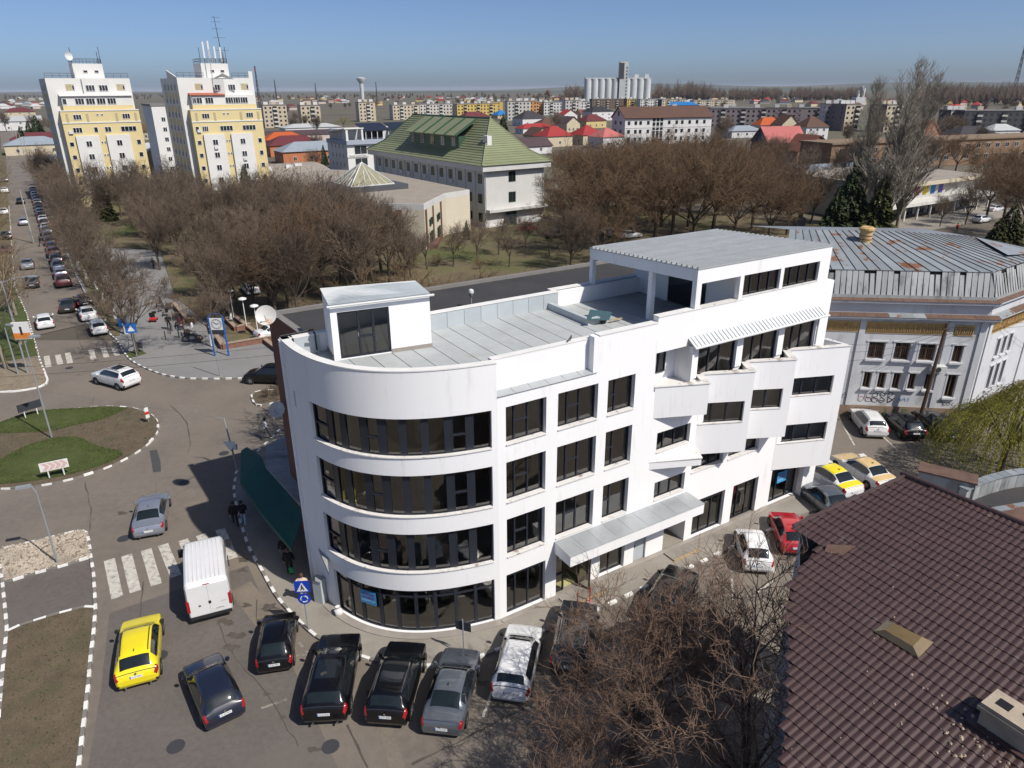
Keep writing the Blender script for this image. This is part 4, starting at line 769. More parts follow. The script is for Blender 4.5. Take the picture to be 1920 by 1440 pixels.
MB().add([R0, R1, R2, l2((40, 70, 11.7)), l2((24, 72, 11.7))], [(4, 3, 2, 1, 0)]).obj('rear_roof', M['tin'], OBd)
MB().prism([(-6, .6), (OL-.5, .6), (EC.x-.8, EC.y+.2), (EC.x-4, EC.y+6), (-6, 9)], 0, 11.7).obj('core', M['void'], OBd)
ch = l2(tuple(G(1620, 462, 12.35))); cb = thing('chimney', 'round-topped pale brick chimney on the rusty tin roof', 'chimney', OA + Matrix.Rotation(fa, 3, 'Z') @ ch)
MB().box(-.55, .55, -.5, .5, -.5, .25).obj('flashing', M['tin'], cb); MB().lathe([(.5, .2), (.48, 1.3)], 14).obj('stack', M['chim'] if 'chim' in M else M['ochre_edge'], cb, True); MB().lathe([(.52, .9), (.52, .96)], 14).lathe([(.52, .6), (.52, .66)], 14).obj('band', M['rust'], cb); MB().lathe([(.5, 1.3), (.62, 1.36), (.62, 1.5), (.45, 1.62), (.3, 1.6), (.01, 1.5)], 14).obj('cap', M['ochre'], cb)

# ---- brown metal-tile roof, lower right
M['tile'] = pm('brown_metal_tile', (0.068, 0.040, 0.037), 0.36, 0.14, 1.2, spec=0.5, rnd=0.10, col2=(0.16, 0.13, 0.115), c2=(0.64, 0.80), scale2=2.2)
M['bluegrey'] = pm('bluegrey_render', (0.33, 0.37, 0.43), 0.8, 0.06, 1.0)
TH_ = thing('tiled_house', 'house under a brown metal tile roof with a pale chimney and a skylight', 'house')
ta = R(13); TP = G(1690, 1195, 10.5); Tn = (-EX*math.sin(ta) + Vector((0, 0, math.cos(ta)))).normalized(); Td = -EX*math.cos(ta) - Vector((0, 0, math.sin(ta))); Tr = EY
def tp(u, v): p = ray_plane(u, v, TP, Tn) - TP; return (p.dot(Tr), p.dot(Td))
def tw(a, b, h=0): return TP + Tr*a + Td*b + Tn*h
tpoly = [tp(*q) for q in [(1695, 893), (1560, 945), (1487, 986), (1551, 1027), (1605, 1030), (1530, 1028), (1506, 1060), (1482, 1092), (1476, 1150), (1478, 1200), (1480, 1260), (1476, 1340), (1462, 1445), (1440, 1520), (1440, 1640), (1980, 1640), (2060, 1400), (2060, 1045)]]
TWd, TLn = .185, .35
def tile_geo(m, f):                       # one tile: wave across, step at the lower edge
    prof = [(k/6, .028*(.5-.5*math.cos(2*math.pi*k/6))) for k in range(7)]; up = [(x*TWd, -.01, h+.002) for x, h in prof]; lo = [(x*TWd, TLn+.02, h+.026) for x, h in prof]; dn = [(x*TWd, TLn+.022, h+.0) for x, h in prof]
    m.grid([[f(*q) for q in up], [f(*q) for q in lo], [f(*q) for q in dn]], flip=False)
tm = MB(); tile_geo(tm, lambda a, b, h: (a, b, h)); tme = tm.mesh('roof_tile', M['tile'], True)
rot_t = Matrix((Tr, Td, Tn)).transposed()
amin, amax = min(p[0] for p in tpoly), max(p[0] for p in tpoly); bmin, bmax = min(p[1] for p in tpoly), max(p[1] for p in tpoly)
tiles = []; skyq = [tp(*q) for q in [(1638, 1186), (1663, 1165), (1750, 1207), (1722, 1236)]]; chq = tp(1892, 1372)
b_ = bmin
while b_ < bmax:
    a_ = amin
    while a_ < amax:
        c_ = (a_+TWd/2, b_+TLn/2)
        if inside(c_, tpoly): tiles.append((a_, b_))
        a_ += TWd
    b_ += TLn
def scr(a, b):
    p = cam_o.matrix_world.inverted() @ tw(a, b); return (p.x/-p.z*1.442, p.y/-p.z*1.442*4/3, -p.z)
vis = sorted(tiles, key=lambda t: (0 if (abs(scr(*t)[0]) < 1 and abs(scr(*t)[1]) < 1) else 100) + scr(*t)[2])
for a, b in vis[:300]:
    o = inst(tme, 'roof_tile', TH_, tw(a, b, random.uniform(-.003, .004))); o.rotation_mode = 'QUATERNION'; o.rotation_quaternion = rot_t.to_quaternion()
rest = MB()
for a, b in vis[300:]:
    jt, ju = random.uniform(-.003, .004), random.uniform(-.012, .012)
    tile_geo(rest, lambda x, y, h: tuple(tw(a+x, b+y+ju, h+jt)))
rest.obj('roof_tiles', M['tile'], TH_, True)['kind'] = 'stuff'
und = MB().add([tw(a, b, -.02) for a, b in tpoly], [tuple(range(len(tpoly)))]); und.obj('underlay', M['tile'], TH_)
# walls below
wp = [tp(*q) for q in [(1690, 915), (1500, 1000), (1500, 1150), (1510, 1330), (1505, 1420), (1470, 1600), (1980, 1640), (2060, 1060)]]
wv = [tw(a, b, -.05) for a, b in wp]; n = len(wv); MB().add(wv + [(p.x, p.y, 0) for p in wv], [(i, (i+1) % n, n+(i+1) % n, n+i) for i in range(n)]).obj('wall', M['bluegrey'], TH_)
rg = [tp(1690, 888), tp(2060, 1042)]; MB().tube([tw(rg[0][0], rg[0][1], .03), tw(rg[1][0], rg[1][1], .03)], .09, 8).obj('ridge_cap', M['tile'], TH_)
kr = [tp(1695, 893), tp(1487, 986)]; MB().tube([tw(kr[0][0], kr[0][1], .01), tw(kr[1][0], kr[1][1], .01)], .06, 8).obj('verge_cap', M['tile'], TH_); MB().add([tw(*rg[0], 0), tw(*rg[1], 0), tw(*rg[1], 0) + EX*4 - Vector((0, 0, 2.2)), tw(*rg[0], 0) + EX*4 - Vector((0, 0, 2.2))], [(0, 1, 2, 3)]).obj('rear_slope', M['tile'], TH_)
# raised bent sheet at the notch
MB().slab([tw(*tp(1551, 1026), .12), tw(*tp(1605, 1028), .10), tw(*tp(1580, 1042), .02), tw(*tp(1545, 1036), .03)], .01).obj('loose_sheet', M['rust'], TH_)
# skylight: a shallow brown dome on a frame
M['amber'] = pm('amber_acrylic', (0.17, 0.12, 0.055), 0.12, 0.2, 2.0, spec=0.8, col2=(0.05, 0.03, 0.02))
sk = [tw(*q, .06) for q in skyq]; cc = sum(sk, Vector())/4; skb = MB(); skb.slab([p for p in sk][::-1] if (sk[1]-sk[0]).cross(sk[2]-sk[0]).dot(Tn) < 0 else sk, .08); so_ = skb.obj('skylight', M['amber'], TH_)
inn = [cc + (p-cc)*.62 + Tn*.14 for p in sk]; MB().add(sk + inn, [(0, 1, 5, 4), (1, 2, 6, 5), (2, 3, 7, 6), (3, 0, 4, 7), (4, 5, 6, 7)]).obj('dome', M['amber'], so_)
# chimney
M['chim'] = pm('sooty_render', (0.40, 0.33, 0.25), 0.85, 0.15, 2.0, 0.2, col2=(0.12, 0.1, 0.09), c2=(0.56, 0.8))
cq = tw(*chq, 0); ct = bpy.data.objects.new('chimney', None); COL.objects.link(ct); ct.parent = TH_; ct.location = cq; ct.rotation_euler = (0, 0, GA)
MB().box(-.34, .34, -.55, .55, -.3, .42).obj('stack', M['chim'], ct); MB().box(-.42, .42, -.63, .63, .42, .52).box(-.38, .38, -.59, .59, .521, .62).obj('cap', M['chim'], ct)
MB().box(-.14, .14, .1, .4, .621, .63).cyl(.1, -.18, .621, .63, .08).cyl(-.1, -.42, .621, .63, .06).obj('flue', M['black'], ct); MB().box(-.5, .5, -.75, .75, -.12, -.02).obj('flashing', M['tile'], ct)

M['mortar'] = pm('mortar_chip', (.38, .30, .22), .9, .2, 3); mc = MB(); rm_ = random.Random(4)
for k in range(150):
    near = k < 90; c_ = (chq[0] + rm_.gauss(0, 1.0), chq[1] + abs(rm_.gauss(.6, .9))) if near else (rm_.uniform(amin, amax), rm_.uniform(bmin, bmax))
    if not inside(c_, tpoly): continue
    r_ = rm_.uniform(.015, .06 if near else .03); mc.add([tw(c_[0]+r_*math.cos(q)*rm_.uniform(.6, 1.2), c_[1]+r_*math.sin(q)*rm_.uniform(.6, 1.2), .045) for q in (0, 1.2, 2.5, 3.8, 5.1)] + [tw(c_[0], c_[1], .05+r_*.6)], [(0, 1, 5), (1, 2, 5), (2, 3, 5), (3, 4, 5), (4, 0, 5)])
mc.obj('mortar_chips', M['mortar'], TH_)['kind'] = 'stuff'
# ---- low building with a curved sheet parapet, far right
CBd = thing('low_annexe', 'low black-roofed annexe with a curved grey sheet parapet at right', 'building')
zc = 5.2; arc = smooth_path([G2(*q, zc+.9) for q in [(1812, 918), (1840, 905), (1880, 892), (1925, 884), (1985, 884), (2040, 892)]], 3)
far_pts = arc; near_pts = [G2(2060, 1010, zc), G2(1860, 975, zc), G2(1785, 930, zc), G2(1765, 905, zc)]
MB().prism(far_pts + near_pts, 0, zc).obj('wall', M['bluegrey'], CBd); MB().prism(far_pts + near_pts, zc+.002, zc+.03).obj('roof', M['bitumen'], CBd)
for a, b in zip(arc, arc[1:]):
    A, B = Vector((*a, 0)), Vector((*b, 0)); d = (B-A).normalized(); n = Vector((-d.y, d.x, 0)); A, B = A + d*.012, B - d*.012
    MB().prism([tuple((A-n*.05)[:2]), tuple((B-n*.05)[:2]), tuple((B+n*.3)[:2]), tuple((A+n*.3)[:2])], zc, zc+.85).obj('parapet_sheet', M['tin2'], CBd)
    MB().prism([tuple((A-n*.12)[:2]), tuple((B-n*.12)[:2]), tuple((B+n*.36)[:2]), tuple((A+n*.36)[:2])], zc+.852, zc+.9).obj('parapet_cap', M['tin'], CBd)
bx0 = G(1775, 905, zc+.6); MB().box(-1.3, 1.2, -.5, .5, -.6, .6).obj('roof_box', M['tin2'], CBd, loc=(bx0.x, bx0.y, zc+.5), rotz=R(-33)); MB().box(-1.36, 1.26, -.56, .56, .6, .68).obj('box_lid', M['rust'], CBd, loc=(bx0.x, bx0.y, zc+.5), rotz=R(-33))
r0 = G(1890, 960, zc+.5); MB().box(-3.2, 6, -.6, .6, -.5, .1).obj('rusty_sheet', M['rust'], CBd, loc=(r0.x+2, r0.y, zc+.4), rotz=R(14)); MB().box(-3.2, 6, .62, 1.0, -.4, .12).obj('edge_sheet', M['tin'], CBd, loc=(r0.x+2, r0.y, zc+.4), rotz=R(14))
# ================================================================ towers, hall, green-roofed house, villa, cinema
M['tw_white'] = pm('tower_white', (0.66, 0.655, 0.63), 0.8, 0.04, 0.3, col2=(0.55, 0.54, 0.5), c2=(.6, .9)); M['tw_yellow'] = pm('tower_yellow', (0.64, 0.53, 0.28), 0.8, 0.04, 0.3); M['tw_red'] = pm('tower_red', (0.36, 0.09, 0.05), 0.7, 0.1, 0.5)
M['wframe'] = pm('white_frame', (0.68, 0.68, 0.68), 0.5, 0.0); M['gframe'] = pm('green_frame', (0.02, 0.07, 0.035), 0.5, 0)
WM = {}
def wmesh(w_, h, n=2, fr='wframe', gl='glass_dark', depth=.12):      # shared meshes: frame and panes of a small window
    k = (round(w_, 2), round(h, 2), n, fr, gl)
    if k not in WM:
        f = MB(); t = .07; f.box(-w_/2, w_/2, -depth*.5, .02, -h/2, -h/2+t).box(-w_/2, w_/2, -depth*.5, .02, h/2-t, h/2).box(-w_/2, -w_/2+t, -depth*.5, .02, -h/2+t, h/2-t).box(w_/2-t, w_/2, -depth*.5, .02, -h/2+t, h/2-t)
        for i in range(1, n): x = -w_/2 + w_*i/n; f.box(x-t/2, x+t/2, -depth*.5, .02, -h/2+t, h/2-t)
        p = MB(); 
        for i in range(n): a = -w_/2+w_*i/n+.03; b = -w_/2+w_*(i+1)/n-.03; p.box(a, b, -.012, .0, -h/2+.04, h/2-.04)
        WM[k] = (f.mesh('window', M[fr]), p.mesh('pane', M[gl]))
    return WM[k]
def win(parent, s, y, z, w_, h, n=2, fr='wframe', gl='glass_dark', rz=0):
    f, p = wmesh(w_, h, n, fr, gl); o = inst(f, 'window', parent, (s, y, z), (0, 0, rz)); inst(p, 'pane', o, (0, 0, 0)); return o
def aircon(parent, s, y, z, rz=0): return inst(AC, 'aircon_unit', parent, (s, y, z), (0, 0, rz))
AC = MB().box(-.4, .4, -.32, 0, -.3, .3).cyl(0, -.325, -.2, .2, .001).mesh('aircon_unit', M['sheet'])
def tower(label, loc, kind):
    t = thing('apartment_tower', label, 'apartment block', loc, R(35), 'two yellow and white apartment towers'); W_ = 15.6
    MB().box(-1.2, W_-.3, 2.2, 20, 0, 27.2).obj('main_block', M['tw_white'], t)
    MB().box(0, W_, 0, 2.2, 0, 20.6).obj('lower_block', M['tw_yellow'], t)
    MB().box(.9, W_-.8, .9, 2.2, 20.6, 21.6).obj('balcony_band', M['tw_yellow'], t); MB().box(.9, W_-.8, .9, 2.2, 21.6, 23.6).obj('glazed_band', M['tw_white'], t)
    rl = MB().slab([(.6, .5, 23.65), (W_-.5 if kind == 0 else 8.2, .5, 23.65), (W_-.5 if kind == 0 else 8.2, 2.2, 24.1), (.6, 2.2, 24.1)], .1).obj('lean_to_roof', M['tw_red2'] if kind else M['tw_white'], t)
    MB().box(-.05, W_+.05, -.12, .0, 18.0, 18.25).box(0, W_, -.1, 0, 20.5, 20.75).obj('moulding', M['tw_white'], t)
    for a, b in ((1.9, 6.4), (7.9, 12.7)): MB().box(a, b, -.55, -.002, 3.2, 15.4).obj('bay_panel', M['tw_white'], t)
    MB().box(4.7, 10.6, 4, 11, 27.2, 30.2).obj('lift_house', M['tw_white'], t)
    # folded front of the top storey
    if kind: 
        MB().prism([(6.1, 2.19), (8.4, 1.2), (11.2, 2.19)], 23.6, 26.9).obj('folded_bay', M['tw_white'], t); MB().add([(6.1, 2.19, 26.9), (8.4, 1.2, 28.1), (11.2, 2.19, 26.9), (8.4, 2.6, 27.4)], [(0, 1, 3), (1, 2, 3), (0, 3, 2, 1)]).obj('gablet', M['tw_white'], t)
        MB().add([(-1.2, 2.2, 27.2), (-1.2, 12, 27.2), (-1.2, 12, 28.9), (-.95, 2.2, 27.2), (-.95, 12, 27.2), (-.95, 12, 28.9)], [(0, 2, 1), (3, 4, 5), (0, 3, 5, 2), (1, 2, 5, 4)]).box(W_-1.2, W_-.3, 2.2, 2.6, 27.2, 28.6).obj('parapet_fin', M['tw_white'], t)
    else: MB().box(5.6, 11, 1.7, 2.19, 23.7, 27.2).obj('top_bay', M['tw_white'], t)
    y1 = 2.2
    for s in ((7.2, 10) if kind else (7.0, 9.6)): win(t, s, 1.55 if kind else 1.65, 25.2, 1.75, 1.25, 3)
    for s in (3.2, 13.2): MB().box(s-.85, s+.85, y1-.03, y1-.001, 24.7, 26).obj('loggia', M['tw_loggia'], t); win(t, s+.55, y1-.04, 25.3, .5, 1.0, 1)
    rr = random.Random(kind)
    for s in ((2.2, 4.6, 9, 10.6, 12.2) if kind else (4.3, 6.4, 8.5, 10.6)): win(t, s, .86, 22.5, 1.75, 1.3, 3)
    win(t, 1.4, .86, 22.5, .8, 1.2, 1)
    for s in (3.1, 12.8): win(t, s, -.02, 19.3, 1.6, 1.1, 3); MB().box(s-2.2, s-1.7, -.04, -.001, 18.3, 20).obj('loggia', M['tw_loggia'], t); MB().box(s+1.7, s+2.2, -.04, -.001, 18.3, 20).obj('loggia', M['tw_loggia'], t)
    for s in (7.1, 8.0): win(t, s, -.02, 19.7, .5, .4, 1)
    for s, w_, n in ((2.6, 1.8, 3), (6.2, .8, 1), (8.6, 1.3, 2), (12.8, 3.2, 4)) if kind == 0 else ((.9, .8, 1), (2.6, 1.3, 3), (7.2, 2.8, 4), (12.3, 3.0, 4)): win(t, s, -.02, 16.6, w_, 1.15, n)
    for i in range(5):
        z = 13.7 - 2.75*i
        win(t, .9, -.02, z, .9, 1.0, 1); win(t, 14.4, -.02, z, .9, 1.1, 1)
        win(t, 4.2, -.57, z, 1.15, 1.25, 2); win(t, 10.3, -.57, z, 1.15, 1.25, 2)
        for s in (6.9, 7.5): win(t, s, -.02, z+.2, .4, .5, 1)
        if rr.random() < .5: aircon(t, rr.choice((4.2, 10.3)), -.57, z-1.15)
    for z in (25.2, 22.4, 19.4, 16.6, 13.8, 11, 8.2, 5.4):
        for y, w_ in ((5.2, 1.2), (8.6, 1.6), (12.2, 1.2), (16, 1.6)): win(t, -1.23, y, z, w_, 1.3, 2, rz=R(-90))
    for y in (5.2, 8.6, 12.2, 16): 
        for z in range(8): MB().box(-1.26, -1.201, y-.9, y+.9, 3.1+2.8*z, 4.5+2.8*z).obj('spandrel', M['tw_yellow'], t)
    win(t, 7.0, 3.97, 28.6, .9, .6, 1); win(t, 9.2, 3.97, 28.6, .9, .6, 1)
    aircon(t, 1.2, -.02, 16.2)
    MB().box(3, 13, -1.6, -.001, 2.7, 3.0).obj('entrance_canopy', M['tw_white'], t); MB().box(8.6, 11.6, -.06, -.001, .1, 2.6).obj('shopfront', M['glass_dark'], t); MB().box(1, 7, -.05, -.001, .1, 2.6).obj('shopfront', M['tw_loggia'], t)
    # railings, masts
    rl = MB()
    for a, b, z0 in (((-1.1, 2.4), (4.6, 2.4), 27.2), ((10.7, 2.4), (15.1, 2.4), 27.2), ((4.8, 4.1), (10.5, 4.1), 30.2), ((4.8, 10.9), (10.5, 10.9), 30.2), ((4.8, 4.1), (4.8, 10.9), 30.2), ((10.5, 4.1), (10.5, 10.9), 30.2)):
        for h in (.5, 1.0): rl.tube([(*a, z0+h), (*b, z0+h)], .05, 4)
        L_ = math.hypot(b[0]-a[0], b[1]-a[1]); n = max(2, int(L_/1.2))
        for k in range(n+1): x, y = a[0]+(b[0]-a[0])*k/n, a[1]+(b[1]-a[1])*k/n; rl.tube([(x, y, z0), (x, y, z0+1)], .04, 4)
    rl.obj('railing', M['dsteel'], t)
    for x, y, h in ((4.8, 4.1, 3.2), (10.4, 4.1, 3.4), (10.0, 4.6, 2.4)): MB().tube([(x, y, 30.2), (x, y, 30.2+h)], .06, 5).obj('mast', M['dsteel'], t)
    if kind:
        m = MB(); m.tube([(10.2, 6, 30.2), (9.6, 6, 40)], [.12, .05], 5)
        for z in (33, 35.6, 37.4, 38.8, 39.7): m.tube([(8.8, 6, z), (11.8-(z-33)*.15, 6, z)], .04, 4)
        m.obj('antenna_mast', M['dsteel'], t)
        for x, y, h in ((6.0, 5, 3.4), (7.0, 4.6, 3.6), (8.6, 6, 2.6), (9.6, 5, 2.4)): MB().box(x-.18, x+.18, y-.12, y+.12, 31.2, 31.2+h).obj('cell_antenna', M['tw_white'], t); MB().tube([(x, y+.2, 30.2), (x, y+.2, 31.2+h)], .06, 5).obj('antenna_pole', M['dsteel'], t)
        for x in (7.4, 9.4): MB().cyl(x, 4.4, 30.5, 31.1, .4).obj('drum', M['steel'], t)
        MB().tube([(6.4, 1.9, 33), (6.3, 2.0, 27.5), (6.2, 2.15, 24)], .09, 5).obj('cable_tray', M['clad'], t)
    else: MB().lathe([(.01, 0), (.5, .1), (.9, .35)], 14).obj('dish', M['sheet'], t, loc=(4.2, 3.8, 31.6)).rotation_euler = (R(80), 0, R(30))
    return t
M['tw_red2'] = pm('terracotta', (0.36, 0.11, 0.07), 0.7, 0.1, 1.0); M['tw_loggia'] = pm('loggia', (0.42, 0.36, 0.22), 0.8, 0.1, 1.0)
ta_ = G(154, 390); tower('yellow and white apartment tower at far left beside the street', (ta_.x, ta_.y, 0), 0)
tb_ = G(386, 385); tower('yellow and white apartment tower with white cell antennas on its lift house', (tb_.x, tb_.y, 0), 1)
# block behind the first tower
c_ = G(304, 345); t = thing('apartment_block', 'white and brick-red apartment block behind the left tower', 'apartment block', (c_.x-4, c_.y+14, 0), R(35)); MB().box(-1.5, 4, 0, 14, 0, 20.5).obj('wall', M['tw_white'], t); MB().box(2.4, 4.02, -.3, 2, 0, 15).obj('brick_bay', M['tw_red'], t); MB().box(-1.7, 4.2, -.2, 14.2, 20.5, 21).obj('roof', M['greycap'], t)
for z in range(1, 7):
    win(t, 1.2, -.03, z*2.8, 1.1, 1.2, 2); win(t, 3.2, -.33, z*2.8-1.2, .9, 1.0, 1); MB().box(4.0, 5.2, 0.2, 3, z*2.8-1.6, z*2.8-.7).obj('balcony', M['tw_white'], t)

# ---- house with the green tile roof
M['gtile'] = pm('green_tile', (0.215, 0.235, 0.135), 0.5, 0.08, 0.4, spec=0.4); M['gtrim'] = pm('green_trim', (0.035, 0.085, 0.05), 0.5, 0.05); M['hallwhite'] = pm('pale_render', (0.56, 0.555, 0.54), 0.8, 0.05, 0.4, col2=(.42, .41, .39), c2=(.6, .85)); M['hallcream'] = pm('cream_render', (0.58, 0.53, 0.42), 0.8, 0.05, 0.4)
GB = thing('green_roofed_house', 'big pale building with a steep green tile roof and long dormer', 'building', (-5.1, 135.0, 0), R(35))
GW, GL, GE, GR = 15.8, 50.0, 11.5, 19.3
MB().box(1.0, GW-1.0, 1.0, GL-1, 0, GE-.9).obj('wall', M['hallwhite'], GB); MB().box(0, GW, 0, GL, GE-1.0, GE-.02).obj('fascia', M['hallwhite'], GB); MB().box(1.2, GW-.8, -.3, 1, 3.0, 3.5).obj('ledge', M['hallwhite'], GB); MB().box(.6, GW-.4, .4, .99, 0, .5).obj('base', M['hallwhite'], GB)
q = [(-.2, -.2), (GW+.2, -.2), (GW+.2, GL+.2), (-.2, GL+.2)]; k1 = [(2.6, 3.4), (GW-2.6, 3.4), (GW-2.6, GL-3.4), (2.6, GL-3.4)]; zk = 13.4; rg_ = [(GW/2, 9.2, GR), (GW/2, GL-9.2, GR)]
def gslope(pts, rows, nm):            # tile courses as real steps
    a, b, c, d = [Vector(p) for p in pts]; m = MB()     # a-b eave, d-c top
    nn = (b-a).cross(d-a).normalized()
    for i in range(rows):
        t0, t1 = i/rows, (i+1)/rows; p0, p1, p2, p3 = a.lerp(d, t0), b.lerp(c, t0), b.lerp(c, t1), a.lerp(d, t1)
        m.add([p0+nn*.10, p1+nn*.10, p2+nn*.02, p3+nn*.02, p0, p1], [(0, 1, 2, 3), (4, 5, 1, 0)])
    m.obj('roof_slope', M['gtile'], GB)
for i in range(4):
    j = (i+1) % 4; gslope([(*q[i], GE), (*q[j], GE), (*k1[j], zk), (*k1[i], zk)], 5, '')
gslope([(*k1[0], zk), (*k1[1], zk), rg_[0], rg_[0]], 16, ''); gslope([(*k1[1], zk), (*k1[2], zk), rg_[1], rg_[0]], 14, ''); gslope([(*k1[2], zk), (*k1[3], zk), rg_[1], rg_[1]], 14, ''); gslope([(*k1[3], zk), (*k1[0], zk), rg_[0], rg_[1]], 14, '')
MB().tube([rg_[0], rg_[1]], .18, 6).obj('ridge', M['gtrim'], GB)
for i, r_ in ((0, 0), (1, 0), (2, 1), (3, 1)): MB().tube([(*q[i], GE+.1), (*k1[i], zk+.12), (rg_[r_][0], rg_[r_][1], GR+.05)], .16, 5).obj('hip_cap', M['gtile'] if i < 2 else M['gtrim'], GB)
# dormer on the left slope
dz0, dz1 = 14.3, 18.2
MB().box(2.9, 7, 13, 33.5, 13.2, 16.0).obj('dormer_wall', M['gtrim'], GB)
for k in range(5):
    y0_ = 12.4 + k*4.3; MB().slab([(1.9, y0_, 16.0), (6.9, y0_, 18.9), (6.9, y0_+3.9, 18.9), (1.9, y0_+3.9, 16.0)][::-1], .25).obj('dormer_roof', M['gtile'], GB); MB().slab([(1.8, y0_-.2, 16.05), (6.9, y0_-.2, 19.0), (6.9, y0_+.02, 19.0), (1.8, y0_+.02, 16.05)][::-1], .35).obj('dormer_rib', M['gtrim'], GB)
    w_ = win(GB, 2.86, y0_+2.6, 14.9, 1.5, 1.7, 2, 'hallwhite', rz=R(-90))
cm = MB().box(4.1, 5.1, 4.6, 6.2, 13.2, 16.4).obj('chimney', M['tw_white'], GB)
for z, h in ((9.2, 1.9), (5.4, 1.9)): win(GB, 7.2, .97, z, 1.6, h, 2, 'gframe')
win(GB, 6.6, .37, 1.6, 2.4, 2.8, 2, 'gframe')
for k in range(13):
    y = 2.6+k*3.6
    for z in ((9.0,) if k > 4 else (9.0, 5.4, 1.9)): win(GB, .97, y, z, 1.3, 1.7, 2, 'gframe', rz=R(-90))
    MB().box(.8, .999, y+1.55, y+2.0, 0, GE-1).obj('pilaster', M['hallwhite'], GB)
    if k in (3, 6, 8, 9): aircon(GB, .97, y-.6, 7.7, R(-90))
for x in (1.2, 14.6): MB().tube([(x, .9, GE-1), (x, .9, .2)], .07, 6).obj('downpipe', M['sheet'], GB)

# ---- flat-roofed hall with a glass pyramid
M['gravelroof'] = pm('gravel_roof', (0.29, 0.255, 0.215), 0.9, 0.1, 0.4, 0.1); M['redstone'] = pm('red_stone', (0.13, 0.065, 0.05), 0.7, 0.1, 1.0); M['pyr'] = pm('yellowed_glass', (0.27, 0.26, 0.17), 0.25, 0.1, 1.0, spec=0.6); M['darkfelt'] = pm('dark_felt', (0.075, 0.08, 0.09), 0.8, 0.1, 0.6)
HB = thing('hall', 'flat-roofed cream hall with red stone pilasters and a glass pyramid', 'building')
hp = [(-38, 131), (-33, 122.5), (-25.5, 119.9), (-25.3, 118.6), (-14, 116.5), (-11.6, 129.6), (-7.6, 134.2), (-31, 168), (-44, 172), (-52, 160)]
MB().prism(hp, 0, 6.55).obj('wall', M['hallcream'], HB); MB().prism(hp, 6.56, 7.5).obj('fascia', M['hallwhite'], HB)
def inset(pts, d):
    c = (sum(p[0] for p in pts)/len(pts), sum(p[1] for p in pts)/len(pts)); return [(p[0]+(c[0]-p[0])*d, p[1]+(c[1]-p[1])*d) for p in pts]
MB().prism(inset(hp, .012), 7.4, 7.52).obj('roof', M['gravelroof'], HB)
for (x, y) in ((-14.2, 117.4), (-13.5, 121.5), (-12.6, 126.2), (-18.2, 117.2), (-23.2, 118.1)): MB().box(x-.5, x+.5, y-.5, y+.5, 0, 6.54).obj('pilaster', M['redstone'], HB, ) 
MB().box(-14.5, -12.2, 117.0, 128.5, 0, .9).obj('plinth', M['redstone'], HB)
for (x, y) in ((-13.6, 119.4), (-12.8, 123.9)):
    for z, h in ((1.9, 1.8), (4.4, 1.2)): win(HB, x+.42, y, z, 1.2, h, 2, 'gframe', rz=R(80))
pb = G(668, 348, 8.5); PX, PY = EX, EY
pyt = bpy.data.objects.new('glass_pyramid', None); COL.objects.link(pyt); pyt.parent = HB; pyt.location = (pb.x+.5, pb.y+4, 7.52); pyt.rotation_euler = (0, 0, R(35))
MB().box(-7.5, 6.5, -5.5, 6, 0, .9).obj('curb', M['darkfelt'], pyt); MB().add([(-4.2, -4.2, .95), (4.2, -4.2, .95), (4.2, 4.2, .95), (-4.2, 4.2, .95), (0, 0, 4.6)], [(0, 1, 4), (1, 2, 4), (2, 3, 4), (3, 0, 4)]).obj('glazing', M['pyr'], pyt)
pb_ = MB()
for i in range(4):
    cs_ = [(-4.25, -4.25), (4.25, -4.25), (4.25, 4.25), (-4.25, 4.25)]; a, b = cs_[i], cs_[(i+1) % 4]; pb_.tube([(*a, .97), (0, 0, 4.65)], .1, 4).tube([(*a, .97), (*b, .97)], .12, 4)
    for k in range(1, 6): x, y = a[0]+(b[0]-a[0])*k/6, a[1]+(b[1]-a[1])*k/6; f = 1-abs(2*k/6-1); ap = Vector((x, y, .97)).lerp(Vector((0, 0, 4.65)), 0) ; tgt = Vector(((a[0]+b[0])/2, (a[1]+b[1])/2, .97)).lerp(Vector((0, 0, 4.65)), f*.98); off = Vector((x, y, .97)) - Vector(((a[0]+b[0])/2, (a[1]+b[1])/2, .97)); pb_.tube([(x, y, .97), tuple(tgt + off*(1-f) if f < 1 else tgt)], .06, 4)
pb_.obj('glazing_bar', M['wframe'], pyt)
# lower grey hall roof behind, with roof lights
t = thing('grey_hall', 'low hall with a grey curved roof and white roof lights', 'building', (-70, 172, 0), R(35)); m = MB(); m.box(-2, 30, 0, 26, 0, 5).obj('wall', M['hallcream'], t); m = MB(); m.grid([[(x, y, 5.0 + 1.6*math.sin(math.pi*y/26.6)) for x in (-2.4, 30.4)] for y in np.linspace(-.4, 26.4, 14)], flip=False); m.f = [f[::-1] for f in m.f]; m.obj('roof', M['gravelroof'], t)
for x, y in ((8, 6), (13, 8), (10, 10), (16, 11), (15, 5), (21, 7), (24, 9)): MB().box(x-.9, x+.9, y-.5, y+.5, 5.9, 6.9).obj('roof_light', M['tw_white'], t)

